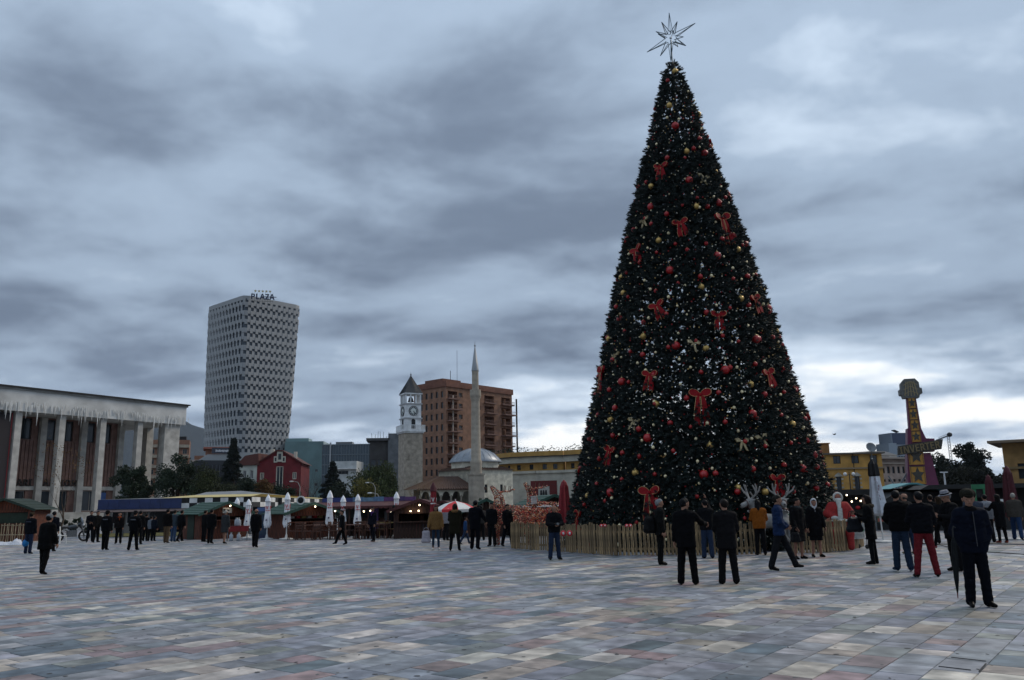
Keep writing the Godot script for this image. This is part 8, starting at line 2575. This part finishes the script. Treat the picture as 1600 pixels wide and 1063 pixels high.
func reindeer() -> void:
	grey_deer("grey furry reindeer figure facing left in the fence gap", Vector3(8.153, 0, -26.963), -1.35, 0.25)
	grey_deer("grey furry reindeer figure facing the camera behind the blue jacket", Vector3(8.733, 0, -27.496), -0.25, 0.1)
	santa("seated Santa figure with long white beard behind the fence", Vector3(10.342, 0.086, -26.8) * Vector3(1, 0, 1), -0.2, 1.03, true)
	santa("smaller Santa figure half hidden behind the reindeer antlers", Vector3(8.875, 0.022, -28.6) * Vector3(1, 0, 1), -0.2, 1.02, false)
	var o := thing("green_sledge", "green rounded sledge behind the reindeer figures", "sledge", Vector3(8.949, 0.015, -27.9) * Vector3(1, 0, 1), 0)
	put("body", Geo.new().lathe([Vector2(0.001, 0.25), Vector2(0.5, 0.25), Vector2(0.62, 0.5), Vector2(0.6, 0.95), Vector2(0.45, 1.15), Vector2(0.2, 1.22), Vector2(0.001, 1.22)], 16, Vector3.ZERO, Basis.from_scale(Vector3(0.62, 1, 1.3))), mat(0.02, 0.10, 0.05, 0.6, "soft", 1), o)
	for x in [-0.3, 0.3]:
		put("runner", Geo.new().tube([Vector3(x, 0.35, 0.95), Vector3(x, 0.06, 0.7), Vector3(x, 0.05, -0.7)], [0.03], 6), M.metal, o)
	wire_deer("wire reindeer of red and amber bulbs, nearer one with its leg before the fence", Vector3(-0.132, 0, -33.764), PI - 0.12, 0.95, true)
	wire_deer("wire reindeer of red bulbs with white tinsel knot on its neck, farther one", Vector3(1.29, 0, -37.776), 0.35 + PI, 1.03, false)
	# long bulb-covered sleigh behind the fence
	var sl := thing("lit_sleigh", "low sleigh of red and amber bulbs behind the left fence", "light sculpture", Vector3(1.253, 0, -35.943), 0.0)
	var g := Geo.new()
	for k in 9:
		var x := -1.3 + 2.6 * k / 8.0
		g.tube([Vector3(x, 0.6, 0.4), Vector3(x, 1.42 + 0.1 * sin(k), 0.4), Vector3(x, 1.42, -0.4), Vector3(x, 0.6, -0.4)], [0.012], 4, false)
	for y in [0.6, 1.0, 1.42]:
		g.tube([Vector3(-1.3, y, 0.4), Vector3(1.3, y, 0.4), Vector3(1.4, y, 0), Vector3(1.3, y, -0.4), Vector3(-1.3, y, -0.4)], [0.012], 4, false)
	for x in [-1.0, 1.0]:
		g.tube([Vector3(x, 0, 0.4), Vector3(x, 0.6, 0.4)], [0.014], 4).tube([Vector3(x, 0, -0.4), Vector3(x, 0.6, -0.4)], [0.014], 4)
	put("wire_form", g, mat(0.10, 0.035, 0.015, 0.6), sl)
	var xs := []
	var cs := []
	for k in 1900:
		var x := rng.randf_range(-1.35, 1.4)
		xs.append(Transform3D(Basis().scaled(Vector3.ONE * rng.randf_range(0.7, 1.3)), Vector3(x, rng.randf_range(0.62, 1.44), (0.4 if rng.randf() < 0.7 else -0.4) + rng.randfn() * 0.03)))
		cs.append([Color(0.62, 0.06, 0.035), Color(0.36, 0.02, 0.02), Color(0.66, 0.24, 0.08), Color(0.8, 0.55, 0.36), Color(0.10, 0.025, 0.015)][rng.randi() % 5])
	var m := mat(1, 1, 1, 0.35)
	m.vertex_color_use_as_albedo = true
	swarm("fairy_bulbs", Geo.new().ball(Vector3.ZERO, Vector3.ONE * 0.026, 5, 4).mesh(), m, xs, cs, sl)
	g = Geo.new()
	for k in 14:
		g.ball(Vector3(-0.3 + 0.055 * k, 1.50 + 0.012 * sin(k * 2.0), 0.38), Vector3(0.045, 0.022, 0.03), 6, 4)
	put("white_garland", g, M.white, sl)

func small_things() -> void:
	# motorcycle, chair, sheet, racks at the left
	var o := thing("motorcycle", "dark parked motorcycle before the opera house hedge", "motorcycle", Vector3(-25.222, 0, -47.637), 0.75)
	for x in [-0.68, 0.68]:
		var w := put("wheel", Geo.new().lathe([Vector2(0.22, -0.05), Vector2(0.30, -0.06), Vector2(0.32, 0), Vector2(0.30, 0.06), Vector2(0.22, 0.05), Vector2(0.22, -0.05)], 18, Vector3(x, 0.32, 0), Basis(Vector3.RIGHT, PI / 2)), M.black, o)
		put("rim", Geo.new().lathe([Vector2(0.02, -0.05), Vector2(0.06, 0), Vector2(0.02, 0.05)], 10, Vector3(x, 0.32, 0), Basis(Vector3.RIGHT, PI / 2)).beam(Vector3(x, 0.1, 0), Vector3(x, 0.54, 0), 0.03, 0.03).beam(Vector3(x - 0.22, 0.32, 0), Vector3(x + 0.22, 0.32, 0), 0.03, 0.03), M.metal, w)
	var g := Geo.new()
	nets(g, [[Vector3(0.2, 0.82, 0), Vector3(-0.12, 0.78, 0), 0.14, 0.12], [Vector3(0.42, 0.95, 0), Vector3(0.5, 0.8, 0), 0.11, 0.09]], 0.03, 0.05)
	put("tank_and_cowl", g, mat(0.02, 0.025, 0.03, 0.3), o)
	put("engine", Geo.new().box(Vector3(0.02, 0.45, 0), Vector3(0.5, 0.36, 0.26)), M.metal, o)
	put("seat", Geo.new().ball(Vector3(-0.42, 0.8, 0), Vector3(0.36, 0.07, 0.13), 12, 6), M.black, o)
	put("fork", Geo.new().tube([Vector3(0.68, 0.32, 0.09), Vector3(0.44, 1.0, 0.08)], [0.025], 6).tube([Vector3(0.68, 0.32, -0.09), Vector3(0.44, 1.0, -0.08)], [0.025], 6), M.metal, o)
	put("handlebar", Geo.new().tube([Vector3(0.28, 1.05, -0.36), Vector3(0.42, 1.02, 0), Vector3(0.28, 1.05, 0.36)], [0.018], 6), M.black, o)
	put("windscreen", Geo.new().ball(Vector3(0.52, 1.15, 0), Vector3(0.05, 0.2, 0.16), 10, 6, Basis(Vector3.BACK, 0.35)), mat(0.20, 0.24, 0.28, 0.2), o)
	put("headlamp", Geo.new().ball(Vector3(0.6, 0.93, 0), Vector3(0.07, 0.08, 0.08), 10, 6), mat(0.6, 0.62, 0.64, 0.2), o)
	put("top_box", Geo.new().box(Vector3(-0.8, 0.98, 0), Vector3(0.36, 0.28, 0.36)), M.dark, o)
	o = thing("plastic_chair", "white plastic chair beside the old man in black", "chair", Vector3(-24.434, 0, -45.062), 1.3)
	var wp := mat(0.62, 0.62, 0.60, 0.5)
	put("seat", Geo.new().box(Vector3(0, 0.43, 0), Vector3(0.44, 0.03, 0.44)), wp, o)
	for x in [-0.19, 0.19]:
		put("leg", Geo.new().beam(Vector3(x * 1.1, 0, 0.2), Vector3(x, 0.43, 0.18), 0.045, 0.045), wp, o)
		put("leg", Geo.new().beam(Vector3(x * 1.1, 0, -0.22), Vector3(x, 0.85, -0.25), 0.045, 0.045), wp, o)
	for k in 4:
		put("back_slat", Geo.new().box(Vector3(-0.135 + 0.09 * k, 0.65, -0.245), Vector3(0.05, 0.4, 0.02)), wp, o)
	put("top_rail", Geo.new().box(Vector3(0, 0.86, -0.25), Vector3(0.44, 0.06, 0.03)), wp, o)
	for k in 2:
		o = thing("folding_table_frame", "pale folded slatted frame standing before the leftmost hut, %s" % ["left one", "right one with three uprights"][k], "frame", [Vector3(-28.894, 0, -47.595), Vector3(-28.034, 0, -47.246)][k], 0.1)
		var pm := mat(0.48, 0.40, 0.27, 0.7, "wood", 1.0)
		for q in 5:
			put("upright", Geo.new().beam(Vector3(-0.26 + 0.13 * q, 0, 0.05 * (q % 2)), Vector3(-0.26 + 0.13 * q + 0.03 * (q % 3 - 1), 1.05 + 0.06 * (q % 2), 0), 0.03, 0.03), pm, o)
		put("cross_rail", Geo.new().box(Vector3(0, 0.46, 0.06), Vector3(0.7, 0.05, 0.03)).box(Vector3(0, 0.98, 0.02), Vector3(0.62, 0.04, 0.03)), pm, o)
	o = thing("white_sheet", "crumpled white sheet lying on the paving at the left edge", "sheet", Vector3(-27.144, 0, -44.729), 0.1)
	g = Geo.new()
	var f := FastNoiseLite.new()
	f.frequency = 1.1
	f.seed = 2
	var N := 22
	for i in N:
		for j in 12:
			var P := []
			for q in [[i, j], [i + 1, j], [i + 1, j + 1], [i, j + 1]]:
				var x: float = -1.5 + 2.5 * q[0] / N
				var z: float = 0.5 - 1.2 * q[1] / 12.0
				var edge: float = clampf(minf(minf(q[0], N - q[0]) / 4.0, minf(q[1], 12 - q[1]) / 3.0), 0, 1)
				P.append(Vector3(x + 0.1 * sin(z * 6.0), 0.012 + edge * (0.08 + 0.16 * absf(f.get_noise_2d(x * 2.0, z * 2.0)) + (0.14 if q[0] > 16 else 0.0)), z))
			g.quad(P[0], P[1], P[2], P[3])
	put("cloth", g, mat(0.68, 0.70, 0.76, 0.9, "cloth", 1.0), o)
	o = thing("brown_sack", "dark brown sack at the end of the white sheet", "sack", Vector3(-26.662, 0, -45.236), 0.2)
	g = Geo.new()
	nets(g, [[Vector3(-0.25, 0.09, 0), Vector3(0.22, 0.1, 0), 0.1, 0.13], [Vector3(0.3, 0.12, 0), Vector3(0.42, 0.18, 0), 0.07, 0.04]], 0.022, 0.06, 0.02, 9.0)
	put("body", g, mat(0.045, 0.022, 0.014, 0.9, "cloth", 2.0), o)
	put("tie", Geo.new().tube([Vector3(0.30, 0.05, 0), Vector3(0.31, 0.2, 0.02)], [0.02], 5), M.dark, o)
	# shopping trolley with green and white bag behind the fence end
	o = thing("shopping_cart", "wire shopping cart with green and white bag by the fence end", "shopping cart", Vector3(11.026, 0, -27.452), 0.3)
	g = Geo.new()
	for k in 9:
		var x := -0.36 + 0.09 * k
		g.tube([Vector3(x, 0.95, 0.25), Vector3(x, 0.32, 0.22), Vector3(x, 0.32, -0.22), Vector3(x, 0.95, -0.25)], [0.008], 4, false)
	for y in [0.34, 0.5, 0.65, 0.8, 0.95]:
		g.tube([Vector3(-0.38, y, 0.25), Vector3(0.4, y, 0.25), Vector3(0.4, y, -0.25), Vector3(-0.38, y, -0.25), Vector3(-0.38, y, 0.25)], [0.009], 4, false)
	put("basket", g, mat(0.38, 0.39, 0.40, 0.4, "", 1, 0.5), o)
	for x in [-0.3, 0.3]:
		for z in [-0.2, 0.2]:
			put("wheel", Geo.new().lathe([Vector2(0.02, -0.02), Vector2(0.07, -0.02), Vector2(0.07, 0.02), Vector2(0.02, 0.02)], 10, Vector3(x, 0.07, z), Basis(Vector3.RIGHT, PI / 2)), M.black, o)
			put("leg", Geo.new().tube([Vector3(x, 0.12, z), Vector3(x, 0.33, z)], [0.012], 5), M.metal, o)
	o = thing("carrier_bag", "green and white patterned carrier bag inside the wire cart", "bag", Vector3(11.026, 0, -27.452) + Vector3(0, 0.34, 0), 0.3)
	put("body", Geo.new().prism(PackedVector2Array([Vector2(-0.28, 0), Vector2(0.28, 0), Vector2(0.32, 0.46), Vector2(0.1, 0.5), Vector2(-0.3, 0.44)]), 0.3), mat(0.46, 0.48, 0.46, 0.7, "blotch", 1.5), o)
	g = Geo.new()
	for k in 7:
		g.ball(Vector3(rng.randf_range(-0.22, 0.24), rng.randf_range(0.1, 0.42), 0.155), Vector3(0.06, 0.05, 0.008), 8, 4)
	put("green_print", g, mat(0.03, 0.22, 0.06, 0.7), o)
	# cables on the paving at the right
	var cb := [[Vector3(14.039, 0, -29.245), Vector3(14.679, 0, -28.77), Vector3(15.777, 0, -28.785), Vector3(16.687, 0, -27.774), Vector3(17.478, 0, -27.055)], [Vector3(13.751, 0, -31.827), Vector3(14.231, 0, -30.593), Vector3(14.22, 0, -28.296), Vector3(13.397, 0, -25.543), Vector3(13.741, 0, -24.136), Vector3(14.193, 0, -22.561)]]
	for k in 2:
		o = thing("cable", "black cable lying across the paving at the right, %s" % ["farther one", "nearer one passing behind the capped man"][k], "cable", Vector3.ZERO)
		var pts := []
		for q in cb[k]:
			pts.append(q + Vector3(0, 0.02, 0))
		put("sheath", Geo.new().tube(pts, [0.013], 5), M.black, o)
		put("plug", Geo.new().box(pts[0], Vector3(0.12, 0.04, 0.06)), M.dark, o)
	o = thing("access_cover", "stone access cover with open dark slots in the near right paving", "cover", Vector3.ZERO)
	for q in [[Vector3(4.134, 0, -8.542), Vector3(4.338, 0, -8.334)], [Vector3(4.645, 0, -8.622), Vector3(4.382, 0, -8.268)], [Vector3(4.49, 0, -8.983), Vector3(4.716, 0, -8.749)]]:
		put("slot", Geo.new().beam(q[0] + Vector3(0, 0.0045, 0), q[1] + Vector3(0, 0.0045, 0), 0.014, 0.005), M.black, o)
	# lamps
	var lamp := thing("street_lamp", "white T-shaped street lamp before the dark trees on the right", "street lamp", Vector3(24.81, -0.879, -48) * Vector3(1, 0, 1), 0.1)
	var ly: float = Vector3(25.25, 2.96, -48).y
	put("post", Geo.new().tube([Vector3.ZERO, Vector3(0, ly, 0)], [0.06, 0.045], 8), mat(0.45, 0.46, 0.47, 0.5), lamp)
	put("lamp_head", Geo.new().box(Vector3(0, ly, 0), Vector3(0.42, 0.06, 0.12)), mat(0.5, 0.51, 0.52, 0.5), lamp)
	var i := 0
	for q in [[44.319, 110.0, 4.901], [37.16, 112.0, 4.942]]:
		lamp = thing("globe_lamp", "twin globe street lamp before the ochre ministry%s" % ["", ", half hidden by the Christmas tree"][i], "street lamp", Vector3(q[0], 0, -q[1]))
		put("post", Geo.new().tube([Vector3.ZERO, Vector3(0, q[2], 0)], [0.09, 0.06], 8).tube([Vector3(-0.55, q[2] - 0.5, 0), Vector3(0, q[2] - 0.3, 0), Vector3(0.55, q[2] - 0.5, 0)], [0.04], 5), M.dark, lamp)
		for x in [-0.55, 0.55]:
			put("globe", Geo.new().ball(Vector3(x, q[2] - 0.25, 0), Vector3.ONE * 0.24, 10, 7), M.white, lamp)
		i += 1
	i = 0
	for q in [[-18.611, 72.0, 3.917], [-13.093, 78.0, 3.857], [-9.703, 60.0, 2.612]]:
		lamp = thing("street_lamp", "curved pale street lamp %s" % ["before the bare trees by the red house", "before the green drooping tree", "thin one left of the mosque porch"][i], "street lamp", Vector3(q[0], 0, -q[1]), PI)
		put("post", Geo.new().tube([Vector3.ZERO, Vector3(0, q[2] - 0.5, 0), Vector3(0.2, q[2] - 0.1, 0), Vector3(0.6, q[2], 0)], [0.05, 0.035, 0.025, 0.02], 6), mat(0.22, 0.22, 0.21, 0.6), lamp)
		put("lamp_head", Geo.new().ball(Vector3(0.75, q[2] - 0.02, 0), Vector3(0.2, 0.06, 0.08), 8, 5), mat(0.45, 0.45, 0.44, 0.4), lamp)
		i += 1
	o = thing("bird", "small dark bird in the sky right of the Christmas tree", "bird", Vector3(35.068, 8.418, -90), 0.3)
	put("body", Geo.new().ball(Vector3.ZERO, Vector3(0.2, 0.07, 0.07), 8, 5), M.black, o)
	for s in [-1, 1]:
		put("wing", Geo.new().prism(PackedVector2Array([Vector2(-0.1, 0), Vector2(0.1, 0), Vector2(-0.02, 0.34), Vector2(-0.1, 0.3)]), 0.02, Vector3.ZERO, Basis(Vector3.RIGHT, s * 1.3)), M.black, o)
